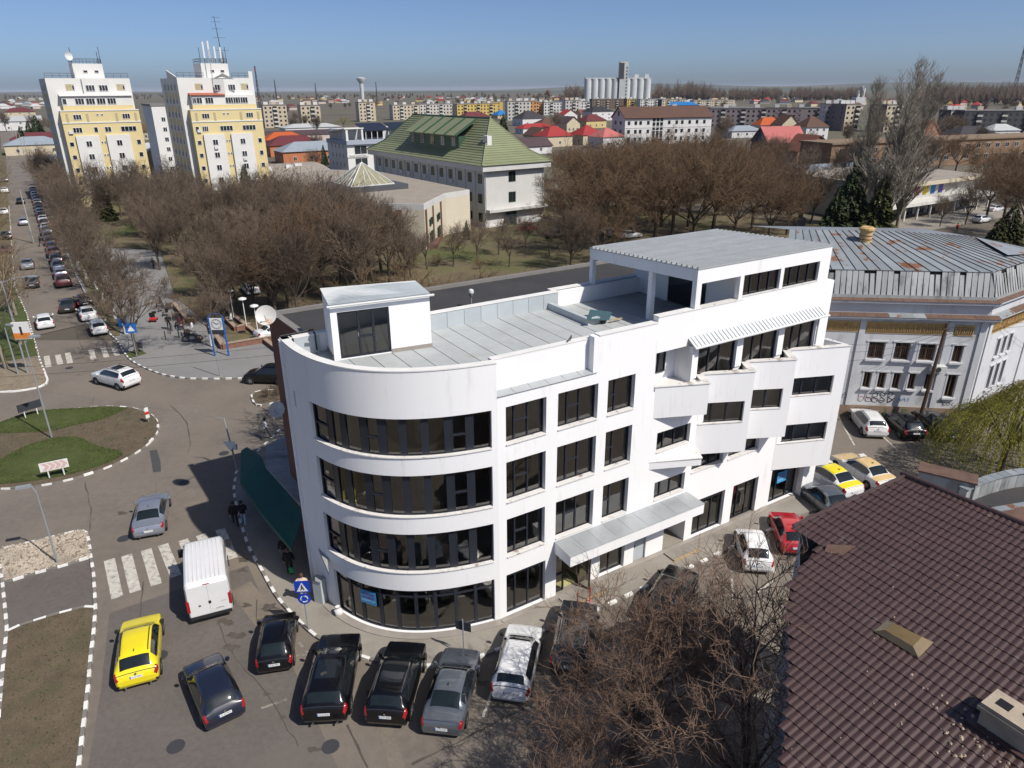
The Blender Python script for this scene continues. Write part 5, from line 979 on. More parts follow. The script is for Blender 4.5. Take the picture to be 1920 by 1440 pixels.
# ---- modern villa beyond
M['navy'] = pm('navy_sheet', (0.018, 0.024, 0.045), 0.5, 0.08, 0.5)
v_ = G(655, 326); VB = thing('modern_villa', 'white modern four storey villa with dark sheet roofs and a roof terrace', 'building', (v_.x, v_.y, 0), R(35))
MB().box(0, 26, 0, 16, 0, 9.6).obj('wall', M['tw_white'], VB); MB().box(-.3, 26.3, -.8, 16, 8.7, 9.9).obj('terrace_parapet', M['bluegrey'], VB); MB().box(1, 25, 5, 16, 9.9, 13.0).obj('top_storey', M['hallwhite'], VB)
MB().slab([(-.5, -.2, 13.6), (6, -.2, 13.6), (6, 16.5, 12.0), (-.5, 16.5, 12.0)], .3).box(0, .7, 0, .7, 9.9, 13.4).box(5.2, 5.8, 0, .6, 9.9, 13.4).obj('portal_frame', M['tw_white'], VB)
for a, b in ((6.5, 15.5), (16.5, 26)): MB().slab([(a, .6, 12.6), (b, .6, 12.6), (b, 7.5, 14.6), (a, 7.5, 14.6)], .2).obj('roof', M['navy'], VB)
for k in range(5): MB().box(7+k*2, 7.15+k*2, .9, 1.05, 9.9, 12.6).obj('post', M['wframe'], VB)
for k in range(4): win(VB, 8+k*2, 4.95, 11.2, 1.7, 2.2, 1)
for x, w_ in ((4.5, 4.2), (11, 4.5), (18, 4)): win(VB, x, -.03, 7.0, w_, 2.6, 2, 'wframe'); win(VB, x, -.03, 3.4, w_, 2.4, 2)
for y in (3, 6, 9, 12):
    for z in (2.5, 5.2, 8, 11): win(VB, -.03, y, z, .7, 1.3, 1, rz=R(-90))
MB().box(-.2, 7, -.25, -.05, 4.9, 5.7).obj('sign_board', M['tw_white'], VB); text('Hotel Grand Dan', .8, M['dsteel'], VB, (3.3, -.27, 5.3), (R(90), 0, 0))
# ---- orange house and red roofs left of the villa are in the town part

# ---- cinema hall with folded panels, right
M['fold_a'] = pm('fold_white', (0.62, 0.61, 0.58), 0.8, 0.04, 0.5); M['fold_b'] = pm('fold_cream', (0.55, 0.49, 0.37), 0.8, 0.04, 0.5)
ca_ = G(1690, 347, 7.0); CN = thing('cinema', 'low pale hall with folded wall panels and four coloured posters', 'building', (ca_.x - EX.x*1, ca_.y - EX.y*1, 0), R(31.6))
MB().prism([(-3, 0), (33, 0), (33, 24), (-3, 24)], 6.3, lambda x, y: 7.0 + .02*y).obj('roof_slab', M['fold_b'], CN); MB().prism([(-2.7, .3), (32.7, .3), (32.7, 23.7), (-2.7, 23.7)], 7.0, lambda x, y: 7.05 + .02*y).obj('roof', M['gravelroof'], CN)
fm_ = MB()
for k in range(12):
    a = -2.5 + k*2.8; MB().add([(a, 2.4, 3.6), (a+2.3, 1.2, 3.6), (a+2.3, 1.2, 6.3), (a, 2.4, 6.3)], [(0, 1, 2, 3)]).obj('folded_panel', M['fold_a'], CN); MB().add([(a+2.3, 1.2, 3.6), (a+2.8, 2.4, 3.6), (a+2.8, 2.4, 6.3), (a+2.3, 1.2, 6.3)], [(0, 1, 2, 3)]).obj('folded_panel', M['fold_b'], CN)
for k, c in enumerate(((.30, .03, .07), (.75, .55, .03), (.05, .25, .55), (.2, .15, .5))):
    a = 8.7 + k*2.8; p = MB(); p.slab([(a+.6, 2.02, 4.2), (a+1.7, 1.45, 4.2), (a+1.7, 1.45, 5.9), (a+.6, 2.02, 5.9)], .04); p.obj('poster', pm('poster_%d' % k, c, .6, .15, 2), CN)
MB().box(-3, 33, 2.45, 23.5, 0, 6.3).obj('core', M['hallcream'], CN); MB().box(-4, 34, -2.2, 3, 3.0, 3.6).obj('canopy', M['fold_a'], CN)
for k in range(9): MB().box(-3+k*4.4, -2.7+k*4.4, -1.6, -1.3, 0, 3).obj('post', M['fold_a'], CN)
for k in range(8): win(CN, 1+k*4.2, 2.42, 1.4, 3.2, 2.4, 3)
tag(MB().prism([tuple(((ca_ + EX*a - EY*b)[:2])) for a, b in ((-8, -6), (40, -6), (40, 9), (-8, 9))], -.03, .24).obj('forecourt', M['concrete']), kind='structure')
# ---- long brown block behind the cinema
c2_ = G(1570, 322); BRK = thing('brown_block', 'long two storey brown block with a flat rusty roof behind the poplars', 'building', (c2_.x+18, c2_.y+8, 0), R(20)); M['rustwall'] = pm('brown_wall', (0.24, 0.15, 0.09), 0.85, 0.15, 0.3); M['rustroof'] = pm('rusty_flat_roof', (0.22, 0.155, 0.10), 0.9, 0.15, 0.2)
MB().box(-22, 100, 0, 14, 0, 8).obj('wall', M['rustwall'], BRK); MB().box(-22.5, 100.5, -.5, 14.5, 8, 8.5).obj('roof', M['rustroof'], BRK)
for k in range(26): win(BRK, -18+k*4.5, -.04, 6, 2, 1.5, 2); win(BRK, -18+k*4.5, -.04, 2.6, 2, 1.5, 2)
# ================================================================ houses, apartment rows, silo, hills
TM = {}
def tm(key, col, **k):
    if key not in TM: TM[key] = pm(key, col, .8, .08, .3, **k)
    return TM[key]
ROOF = {'red': (.30, .035, .035), 'pink': (.42, .13, .12), 'maroon': (.12, .03, .035), 'brown': (.10, .055, .04), 'dark': (.045, .04, .045), 'black': (.03, .03, .036), 'orange': (.42, .09, .025), 'blue': (.02, .16, .42), 'grey': (.25, .29, .33), 'grape': (.075, .05, .055), 'rusty': (.16, .06, .04), 'pale': (.42, .43, .43)}
WALL = {'white': (.62, .61, .6), 'cream': (.52, .45, .32), 'yellow': (.55, .43, .2), 'orange': (.45, .17, .08), 'grey': (.3, .32, .35), 'navy': (.05, .06, .09), 'brick': (.28, .16, .1), 'pinkish': (.5, .42, .38)}
def house(px, wd, dp, hw, hr, roof, wall, label, rot=31.6, kind='hip', nwin=3, v2=None):
    c = G(*px); t = thing('house', label, 'house', (c.x, c.y, 0), R(rot), 'houses of the town')
    MB().box(-wd/2, wd/2, 0, dp, 0, hw).obj('wall', tm('wall_'+wall, WALL[wall]), t); o = .5; m = MB()
    if kind == 'hip':
        k = min(dp, wd)/2; a = [(-wd/2-o, -o, hw), (wd/2+o, -o, hw), (wd/2+o, dp+o, hw), (-wd/2-o, dp+o, hw)]
        r0, r1 = ((-wd/2+k, dp/2, hw+hr), (wd/2-k+.01, dp/2, hw+hr)) if wd >= dp else ((0, k, hw+hr), (0, dp-k, hw+hr))
        m.add(a + [r0, r1], [(0, 1, 5, 4), (2, 3, 4, 5), (3, 0, 4), (1, 2, 5), (3, 2, 1, 0)] if wd >= dp else [(0, 1, 4), (1, 2, 5, 4), (2, 3, 5), (3, 0, 4, 5), (3, 2, 1, 0)])
    elif kind == 'gable':              # ridge along x
        m.slab([(-wd/2-o, -o, hw-.2), (wd/2+o, -o, hw-.2), (wd/2+o, dp/2, hw+hr), (-wd/2-o, dp/2, hw+hr)], .2).slab([(-wd/2-o, dp/2, hw+hr), (wd/2+o, dp/2, hw+hr), (wd/2+o, dp+o, hw-.2), (-wd/2-o, dp+o, hw-.2)], .2)
        MB().add([(-wd/2, 0, hw), (-wd/2, dp, hw), (-wd/2, dp/2, hw+hr-.15), (wd/2, 0, hw), (wd/2, dp, hw), (wd/2, dp/2, hw+hr-.15)], [(0, 2, 1), (3, 4, 5)]).obj('gable', tm('wall_'+wall, WALL[wall]), t)
    elif kind == 'gablef':             # gable to the front
        m.slab([(0, -o, hw+hr), (-wd/2-o, -o, hw-.2), (-wd/2-o, dp+o, hw-.2), (0, dp+o, hw+hr)][::-1], .2).slab([(wd/2+o, -o, hw-.2), (0, -o, hw+hr), (0, dp+o, hw+hr), (wd/2+o, dp+o, hw-.2)][::-1], .2)
        MB().add([(-wd/2, 0, hw), (wd/2, 0, hw), (0, 0, hw+hr-.15), (-wd/2, dp, hw), (wd/2, dp, hw), (0, dp, hw+hr-.15)], [(0, 1, 2), (3, 5, 4)]).obj('gable', tm('wall_'+wall, WALL[wall]), t)
    else: m.slab([(-wd/2-o, -o, hw), (wd/2+o, -o, hw), (wd/2+o, dp+o, hw+hr), (-wd/2-o, dp+o, hw+hr)], .3)
    m.obj('roof', tm('roof_'+roof, ROOF[roof], spec=.3), t)
    fl = max(1, int(hw/3))
    for f in range(fl):
        for k in range(nwin): win(t, -wd/2 + wd*(k+.7)/(nwin+.4), -.04, 1.8+3*f, 1.2, 1.3, 2)
    for k in range(2): win(t, -wd/2-.04, dp*(k+.7)/2.4, 1.8, 1.1, 1.2, 1, rz=R(-90))
    return t
house((1050, 275), 14, 11, 4.6, 4.2, 'red', 'cream', 'cream house with a bright red hipped roof left of the pink-roofed one', nwin=1)
house((1112, 271), 12, 11, 4.4, 4.2, 'red', 'cream', 'red hipped roof house half behind the pink-roofed white house', nwin=1)
house((1150, 278), 12, 11, 4.8, 3.6, 'pink', 'white', 'white house with arched porch and a faded pink hipped roof', nwin=2)
house((1018, 268), 10, 10, 3.6, 3.6, 'brown', 'cream', 'small cream house with a brown gable roof beside the red roofs', kind='gablef')
house((1035, 246), 16, 12, 3.5, 4, 'brown', 'white', 'wide white house under a dark brown hipped roof')
house((1002, 236), 20, 14, 5, 5, 'dark', 'white', 'big house under a dark purple-brown hipped roof behind the green roof')
house((1075, 248), 10, 9, 5.5, 3.6, 'grape', 'cream', 'cream gable house with a grey-brown roof among the red roofs', kind='gablef')
house((1118, 240), 17, 11, 4.6, 4, 'maroon', 'yellow', 'yellow house with a maroon hipped roof in front of the white block')
house((1130, 226), 22, 14, 7, 4, 'black', 'white', 'white two storey house with a black hipped roof left of the white school')
house((945, 222), 13, 12, 3, 4, 'blue', 'cream', 'house with a vivid blue roof far behind the green-roofed building')
house((895, 226), 24, 12, 3, 4, 'maroon', 'cream', 'long dark red roof seen above the green ridge')
house((1010, 250), 22, 9, 3, 2.5, 'red', 'white', 'low red sheet roof in front of the dark hipped roof')
house((1070, 224), 14, 9, 4, 4, 'red', 'white', 'white gable house with a red roof near the dark hipped roofs', kind='gablef')
house((1100, 222), 13, 9, 4, 3.5, 'rusty', 'cream', 'cream house with an orange-red roof near the far blocks', kind='gable')
house((985, 290), 26, 10, 3.2, 3, 'grape', 'white', 'low house with a dark grey-brown roof right of the green roof', kind='gable')
house((1205, 300), 12, 8, 3, 2.4, 'grey', 'white', 'small grey tin roof behind the park trees', kind='gable')
house((1155, 310), 18, 8, 2.8, 2, 'grey', 'brick', 'blue-grey tin shed roof half hidden by the bare park trees', kind='shed')
house((1130, 330), 10, 8, 2.8, 2, 'grey', 'white', 'low tin roof deep in the bare park trees', kind='shed')
# the big white school with the brown gable roof
c = G(1170, 272); t = thing('school', 'large white three storey building with a brown gable roof', 'building', (c.x, c.y, 0), R(18)); SW, SL = 14, 46
MB().box(0, SL, 0, SW, 0, 12).obj('wall', tm('wall_white', WALL['white']), t); MB().add([(0, 0, 12), (0, SW, 12), (0, SW/2, 16.4), (SL, 0, 12), (SL, SW, 12), (SL, SW/2, 16.4)], [(0, 2, 1), (3, 4, 5)]).obj('gable', tm('wall_white', WALL['white']), t)
MB().slab([(-.6, -.8, 11.7), (SL+.6, -.8, 11.7), (SL+.6, SW/2, 16.6), (-.6, SW/2, 16.6)], .3).slab([(-.6, SW/2, 16.6), (SL+.6, SW/2, 16.6), (SL+.6, SW+.8, 11.7), (-.6, SW+.8, 11.7)], .3).obj('roof', tm('roof_brown', ROOF['brown']), t); MB().box(-.1, SL, -.15, -.01, 7.4, 7.6).obj('string_course', tm('wall_white', WALL['white']), t)
for z in (2.4, 5.8, 9.6):
    for x in (2, 5.5, 8, 12, 23, 27, 30, 34, 38, 42): win(t, x, -.04, z, 1.3, 1.6, 1, 'gframe')
    for x in (15, 17, 19):
        for dz in (0, 1.9): win(t, x, -.04, z+dz-.6, 1.4, 1.5, 1, 'gframe')
    for y in (4.5, 10): win(t, -.04, y, z, 1.8, 1.6, 2, 'gframe', rz=R(-90))
win(t, -.04, 7, 13.6, 1.6, 2.0, 2, 'gframe', rz=R(-90))
# houses on the right
house((1472, 300), 15, 12, 6.2, 5.2, 'pink', 'navy', 'dark blue and grey house with a red gable roof on the right', rot=12, kind='gable', nwin=2)
house((1530, 304), 16, 12, 4, 5, 'rusty', 'brick', 'house with a rust-red steep roof next to the dark blue house', rot=15, kind='gablef')
house((1568, 306), 16, 10, 3.6, 3.6, 'rusty', 'brick', 'lower rust-red roofed house left of the poplars', rot=15)
house((1530, 262), 13, 11, 6, 5, 'brown', 'white', 'white house with a brown steep roof behind the red gable house', rot=15)
house((1480, 250), 11, 10, 5, 5, 'brown', 'cream', 'brown gable house left of the white house with a steep roof', rot=15, kind='gablef')
house((1445, 248), 15, 9, 4, 4.4, 'orange', 'white', 'house with a vivid orange roof in front of the grey apartment row', rot=15)
house((1475, 242), 14, 9, 4, 4.4, 'red', 'white', 'red roofed house right of the vivid orange roof', rot=15)
house((1400, 258), 18, 10, 3.4, 2.5, 'grey', 'white', 'low white house with a pale grey roof before the grey apartments', rot=15)
house((1455, 350), 12, 12, 3, 1.4, 'grey', 'brick', 'square shed with a pale tin roof among the bare trees', rot=25, kind='shed', nwin=1)
house((1350, 320), 14, 10, 5.5, 1, 'pale', 'yellow', 'yellow walled house half hidden by the bare park trees', rot=25, nwin=2)
house((1740, 275), 9, 10, 6, 5, 'orange', 'orange', 'narrow house with an orange gable behind the poplars', rot=15, kind='gablef', nwin=1)
house((1835, 270), 22, 14, 3.5, 4, 'dark', 'white', 'wide low house with a slate-dark hipped roof at far right', rot=10)
house((1790, 262), 16, 12, 3.5, 4, 'dark', 'white', 'dark hipped roof left of the wide slate roof at far right', rot=10)
house((1885, 258), 16, 10, 3.5, 3, 'pale', 'white', 'white house with a pale roof at the right edge', rot=10)
house((1600, 345), 26, 10, 3, 1.5, 'grey', 'white', 'low building with a grey sheet roof left of the poplars', rot=20, kind='shed')
# houses on the left
house((600, 305), 26, 12, 4.2, 3, 'grey', 'orange', 'orange rendered low house with a grey tin roof beside the tower', nwin=4)
house((560, 292), 22, 12, 4.2, 3.4, 'maroon', 'orange', 'orange house with a dark red roof behind the grey-roofed one')
house((540, 280), 18, 10, 4.2, 3, 'orange', 'orange', 'house with an orange tile roof just right of the second tower')
house((680, 318), 12, 10, 4, 4, 'rusty', 'cream', 'small brick-red roof between the villa and the glass pyramid')
house((590, 252), 34, 14, 4, 2, 'pale', 'white', 'long white shed with a pale roof before the apartments')
house((575, 268), 46, 12, 4, 2, 'grape', 'pinkish', 'long grey-roofed shed behind the orange houses')
house((650, 262), 20, 10, 4, 2, 'maroon', 'white', 'low dark red roof left of the villa')
house((40, 222), 26, 16, 6, 4, 'maroon', 'cream', 'cream house with a red roof left of the towers')
house((18, 245), 40, 14, 6, 3, 'pale', 'white', 'pale low hall left of the towers beside the street', kind='shed', nwin=5)
house((70, 290), 22, 14, 4, 3, 'grey', 'cream', 'low building with a blue-grey roof beside the left tower')
house((85, 278), 26, 10, 4, 3, 'maroon', 'cream', 'dark maroon roof left of the first tower')
house((275, 262), 20, 14, 4, 4, 'brown', 'cream', 'brown roofed building between the two towers')
# market hall with the barrel roof between the towers
c = G(310, 322); t = thing('barrel_hall', 'white barrel-roofed hall between the two towers', 'building', (c.x, c.y, 0), R(35)); m = MB(); m.grid([[(7*math.cos(a), y, 1+7*math.sin(a)) for y in (0, 22)] for a in np.linspace(0, math.pi, 13)]); m.f = [f[::-1] for f in m.f]; m.obj('vault', tm('wall_white', WALL['white']), t); MB().add([(7*math.cos(a), .6, 1+7*math.sin(a)) for a in np.linspace(0, math.pi, 13)] + [(-7, .6, 0), (7, .6, 0)], [tuple(range(15))]).obj('end_wall', M['rustwall'], t)
# apartment rows
BC = {'cream': (.5, .43, .32), 'pale': (.5, .48, .44), 'grey': (.16, .155, .16), 'shaded': (.21, .18, .185), 'yellow': (.55, .40, .12), 'orange': (.52, .24, .07), 'brown': (.17, .12, .09), 'white': (.58, .57, .55), 'dark': (.07, .07, .075)}
def block(px, le, dp, st, col, end, label, rot=31.6, seed=0):
    c = G(*px); t = thing('apartment_row', label, 'apartment block', (c.x, c.y, 0), R(rot), 'apartment rows of the town'); h = st*2.85+.6; rr = random.Random(seed)
    MB().box(0, le, 0, dp, 0, h).obj('wall', tm('blk_'+col, BC[col]), t); MB().box(-.25, le+.25, -.25, dp+.25, h, h+.5).obj('roof', M['greycap'], t)
    MB().box(-.15, -.01, .1, dp-.1, .2, h-.05).obj('end_wall', tm('blk_'+end, BC[end]), t)
    wm, bm = MB(), MB()
    for i in range(st):
        for k in range(int(le/3.2)):
            x = 1.6+3.2*k; z = 1.7+2.85*i
            if k % 4 == 2: bm.box(x-1.5, x+1.3, -1.1, -.05, z-1.1, z-.1); wm.box(x-1.4, x+1.2, -.9, -.06, z-.1, z+1.1)
            else: wm.box(x-.65, x+.65, -.06, -.02, z-.6, z+.7)
        for y in (dp*.25, dp*.75): wm.box(-.2, -.16, y-.5, y+.5, 1.2+2.85*i, 2.4+2.85*i)
    wm.obj('windows', M['glass_dark'], t)['kind'] = 'stuff'; bm.obj('balconies', tm('blk_'+rr.choice(('white', 'pale', end)), BC[rr.choice(('white', 'pale', end))]), t)['kind'] = 'stuff'
    for k in range(3):
        x = le*(k+.5)/3; MB().box(x-1.5, x+1.5, dp*.4, dp*.4+2, h+.5, h+2.3).obj('roof_hut', tm('blk_'+rr.choice(('white', 'cream', 'grey')), BC['white']), t)
rows = [((568, 242), 13, 11, 5, 'cream', 'cream'), ((498, 240), 16, 12, 5, 'cream', 'cream'), ((675, 228), 14, 11, 5, 'cream', 'pale'), ((738, 225), 24, 11, 4, 'cream', 'grey'), ((788, 222), 60, 11, 4, 'pale', 'cream'), ((858, 222), 40, 11, 4, 'yellow', 'cream'), ((905, 214), 22, 10, 4, 'yellow', 'orange'), ((952, 226), 20, 11, 5, 'pale', 'grey'), ((973, 224), 16, 11, 5, 'orange', 'yellow'), ((992, 216), 16, 11, 4, 'orange', 'brown'), ((1020, 216), 48, 11, 4, 'grey', 'grey'), ((1060, 222), 14, 11, 5, 'pale', 'grey'), ((1080, 212), 12, 11, 4, 'orange', 'cream'), ((1110, 205), 50, 12, 4, 'brown', 'brown'), ((1175, 205), 14, 12, 4, 'yellow', 'brown'), ((1200, 206), 60, 12, 4, 'grey', 'grey'), ((1240, 208), 30, 12, 4, 'cream', 'dark'), ((1300, 202), 60, 12, 3, 'cream', 'grey')]
for i, (px, le, dp, st, a, b) in enumerate(rows): block(px, le, dp, st, a, b, ['cream five storey block right of the second tower', 'cream block just behind the second tower', 'cream and white block above the villa', 'short cream row left of the long pale row', 'long pale cream apartment row above the green roof', 'yellow and cream row above the green ridge', 'bright yellow block above the green ridge', 'tall pale block right of the yellow blocks', 'orange block joined to the tall pale block', 'small brown-orange block before the grey row', 'grey apartment row behind the red roofs', 'pale end block beside the grey row', 'small orange-topped block below the silo', 'brown row below the grain silo', 'yellow block right below the silo', 'grey row right of the silo foot', 'cream-ended row left of the blue roof', 'low cream row far behind the school'][i], 25 if i < 6 else 12, i)
rows2 = [((1235, 236), 60, 12, 4, 'shaded', 'grey', -12, 'grey-mauve apartment row behind the school'), ((1330, 240), 60, 12, 4, 'shaded', 'grey', -8, 'mauve apartment row behind the bare park trees'), ((1432, 240), 46, 12, 4, 'shaded', 'shaded', -8, 'mauve row behind the orange roofs'), ((1543, 244), 14, 12, 5, 'shaded', 'grey', -5, 'grey block left of the cream end wall'), ((1580, 246), 10, 14, 5, 'cream', 'shaded', 15, 'cream end wall of a row left of the poplars'), ((1655, 248), 12, 14, 5, 'cream', 'brown', 15, 'cream end wall of a row behind the poplars'), ((1775, 250), 10, 12, 4, 'pale', 'dark', 0, 'pale block right of the poplars'), ((1800, 252), 60, 12, 4, 'dark', 'dark', -6, 'dark grey apartment row at the right edge'), ((1880, 250), 50, 12, 4, 'grey', 'dark', -6, 'grey apartment row at the right edge')]  # dark rows: shade of the long sides is put into the wall colour
for i, (px, le, dp, st, a, b, ro, lb) in enumerate(rows2): block(px, le, dp, st, a, b, lb, ro, 40+i)
c = G(1260, 216); t = thing('blue_roof', 'flat blue roofed building beyond the apartments', 'building', (c.x, c.y, 0), 0); MB().box(-2, 24, 0, 12, 0, 9).obj('wall', tm('blk_grey', BC['grey']), t); MB().slab([(-3, -1, 9.2), (25, -1, 9.2), (22, 13, 12), (0, 13, 12)], .3).obj('roof', tm('roof_blue', ROOF['blue']), t)
# far band of small houses below the horizon: things too, each a box with a roof
rr = random.Random(11); i = 0
fm1 = [tm('roof_'+k, ROOF[k]) for k in ('red', 'brown', 'dark', 'grey', 'maroon', 'pale')]; fm2 = [tm('wall_'+k, WALL[k]) for k in ('white', 'cream', 'pinkish', 'yellow')]
HM = {}
for n in range(170):
    u = rr.uniform(-40, 1960); v = rr.choice((rr.uniform(183, 196), rr.uniform(193, 212)))
    if v > 198 and 560 < u < 1500: v = rr.uniform(182, 194)
    a, b = rr.randrange(6), rr.randrange(4); k = (a, b)
    if k not in HM:
        HM[k] = (MB().box(-6, 6, 0, 9, 0, 4).mesh('wall', fm2[b]), MB().add([(-6.6, -.6, 3.9), (6.6, -.6, 3.9), (6.6, 9.6, 3.9), (-6.6, 9.6, 3.9), (-2, 4.5, 7.5), (2, 4.5, 7.5)], [(0, 1, 5, 4), (2, 3, 4, 5), (3, 0, 4), (1, 2, 5), (3, 2, 1, 0)]).mesh('roof', fm1[a]))
    p = G(u, v); t = thing('far_house', 'tiny far-off house on the town edge below the horizon', 'house', (p.x, p.y, 0), R(rr.uniform(-20, 60)), 'far-off houses on the town edge'); inst(HM[k][0], 'wall', t, scale=(rr.uniform(.8, 1.8), 1, rr.uniform(.8, 1.5))); inst(HM[k][1], 'roof', t, scale=(1.3, 1, 1))
# grain silo
M['silo'] = pm('silo_concrete', (0.52, 0.54, 0.54), 0.8, 0.12, 0.03, col2=(.28, .28, .27), c2=(.55, .7))
c = G(1170, 191); sc = c.y/1575; t = thing('grain_silo', 'grey concrete grain silo with a tall elevator tower on the horizon', 'silo', (c.x, c.y, 0), R(0)); 
for k in range(9):
    for j in range(2): MB().cyl(-72 + k*13.2 + (10 if k > 4 else 0) + j*2, j*14, 0, 42 if k < 5 else 42, 7.2, n=20).obj('silo_cell', M['silo'], t, True)
MB().box(-78, -12, -6, 20, 41.9, 44).box(2, 50, -6, 20, 41.9, 44).obj('gallery', M['silo'], t); MB().box(-12, 4, -9, 12, 0, 72).obj('elevator_tower', M['silo'], t); MB().box(-14, -4, -9.5, -9.05, 42, 70).obj('tower_shade', M['dsteel'], t)  # dark panel paints the shade on the elevator tower's left side
for x in (22, 42): MB().box(x-4, x+4, 0, 8, 44, 50).obj('roof_house', M['silo'], t)
for k in range(10): MB().box(.5, 2.5, -9.3, -9.05, 6+6*k, 9+6*k).obj('window', M['glass_dark'], t)
# water tower, sphere tank, church, masts
c = G(680, 188); t = thing('water_tower', 'mushroom-shaped concrete water tower on the horizon', 'tower', (c.x, c.y, 0)); s_ = c.y/1000; MB().cyl(0, 0, 0, 22*s_, 2.2*s_, 2.6*s_, n=12).obj('shaft', M['silo'], t); MB().lathe([(2.5*s_, 20*s_), (6*s_, 25*s_), (6.2*s_, 26.5*s_), (1.5*s_, 27.6*s_), (.1, 27.6*s_)], 16).obj('tank', M['silo'], t, True)
c = G(1028, 192); s_ = c.y/1000; t = thing('ball_tank', 'dark ball-shaped water tank on a stem beyond the apartments', 'tank', (c.x, c.y, 0)); MB().cyl(0, 0, 0, 9*s_, .8*s_, n=8).obj('stem', M['rust'], t); MB().lathe([(.1, 8*s_), (2.6*s_, 9.5*s_), (3.2*s_, 12*s_), (2.4*s_, 14.4*s_), (.1, 15.4*s_)], 14).obj('ball', M['rust'], t, True)
c = G(1612, 198); s_ = c.y/1000; t = thing('church', 'small white church with two domed towers beyond the poplars', 'church', (c.x, c.y, 0)); MB().box(-6*s_, 7*s_, 0, 14*s_, 0, 10*s_).obj('nave', tm('wall_white', WALL['white']), t)
for x in (-3.5, 3.2): MB().cyl(x*s_, 2, 9*s_, 20*s_+x*s_*.3, 1.7*s_, n=10).obj('tower', tm('wall_white', WALL['white']), t); MB().lathe([(2.0*s_, 19.6*s_+x*s_*.3), (1.8*s_, 21.5*s_+x*s_*.3), (.1, 23*s_+x*s_*.3)], 10).obj('dome', M['steel'], t, True)
def mast(u, v, hpx, label, lattice=True):
    c = G(u, v); D = c.length; h = hpx/1333*D*1.1; t = thing('radio_mast', label, 'mast', (c.x, c.y, 0)); m = MB()
    w_ = max(.8, h*.035)
    for i in range(3):
        a = i*2.094; m.tube([(w_*math.cos(a), w_*math.sin(a), 0), (w_*.25*math.cos(a), w_*.25*math.sin(a), h)], max(.12, D*.0003), 4)
    for k in range(10):
        z0, z1 = h*k/10, h*(k+1)/10
        for i in range(3):
            f0, f1 = w_*(1-.75*k/10), w_*(1-.75*(k+1)/10); a, b = i*2.094, (i+1)*2.094; m.tube([(f0*math.cos(a), f0*math.sin(a), z0), (f1*math.cos(b), f1*math.sin(b), z1)], max(.06, D*.00016), 3)
    m.obj('lattice', M['dsteel'], t); MB().box(-.5*w_, .5*w_, -.3, .3, h*.86, h*.98).obj('antenna_panel', M['tw_red'], t)
mast(1897, 190, 78, 'red and white lattice radio mast at the right edge'); mast(488, 205, 60, 'thin lattice mast right of the second tower'); mast(519, 190, 30, 'far lattice pylon right of the towers'); mast(594, 190, 26, 'far lattice pylon left of the water tower'); mast(707, 190, 28, 'far thin mast right of the water tower')
# hills on the horizon: low ridges, haze does the rest
M['hill'] = pm('hill', (0.075, 0.085, 0.06), 0.95, 0.25, 0.0008, col2=(0.11, 0.095, 0.06), c2=(.5, .6), scale2=.0004)
for D, amp, seed, w0, w1 in ((5200, 18, 1, -1.1, 1.1), (9000, 60, 2, -1.1, 1.1)):
    rr = random.Random(seed); ph = [rr.uniform(0, 6.28) for _ in range(8)]; m = MB(); rows_ = []
    for j, f in enumerate((0, .35, 1, 1, .5, 0)):
        d = D*(1 + .05*j); row = []
        for k in range(121):
            a = w0 + (w1-w0)*k/120; h = sum(math.sin(a*(3+3.3*i)+ph[i])/(i+1) for i in range(8))*.5+.6; row.append((d*math.sin(a), d*math.cos(a), -2 + f*amp*max(.15, h)))
        rows_.append(row)
    m.grid(rows_); tag(m.obj('hills', M['hill'], None, 60), kind='structure')
# ================================================================ trees
def seg_mesh(name, segs, mat, sides=3):
    A = np.array([s[0] for s in segs]); B = np.array([s[1] for s in segs]); r0 = np.array([s[2] for s in segs])[:, None]; r1 = np.array([s[3] for s in segs])[:, None]
    d = B-A; d /= np.maximum(1e-9, np.linalg.norm(d, axis=1))[:, None]; up = np.where(np.abs(d[:, 2:3]) > .9, np.array([[1., 0, 0]]), np.array([[0, 0, 1.]]))
    x = np.cross(d, up); x /= np.linalg.norm(x, axis=1)[:, None]; y = np.cross(d, x); n = len(segs); V = []
    for base, r in ((A, r0), (B, r1)):
        for k in range(sides): a = 2*math.pi*k/sides; V.append(base + (x*math.cos(a) + y*math.sin(a))*r)
    V = np.stack(V, 1).reshape(-1, 3); o = (np.arange(n)*2*sides)[:, None]
    F = np.concatenate([o + np.array([[k, (k+1) % sides, sides+(k+1) % sides, sides+k]]) for k in range(sides)], 0)
    me = bpy.data.meshes.new(name); nv, nf = len(V), len(F); me.vertices.add(nv); me.vertices.foreach_set('co', V.astype(np.float32).ravel()); me.loops.add(nf*4); me.loops.foreach_set('vertex_index', F.astype(np.int32).ravel()); me.polygons.add(nf)
    me.polygons.foreach_set('loop_start', np.arange(nf, dtype=np.int32)*4); me.polygons.foreach_set('loop_total', np.full(nf, 4, dtype=np.int32)); me.polygons.foreach_set('use_smooth', np.ones(nf, dtype=bool)); me.update(calc_edges=True); me.materials.append(mat); return me
def rvec(rr): 
    while True:
        v = Vector((rr.uniform(-1, 1), rr.uniform(-1, 1), rr.uniform(-1, 1)))
        if .1 < v.length < 1: return v.normalized()
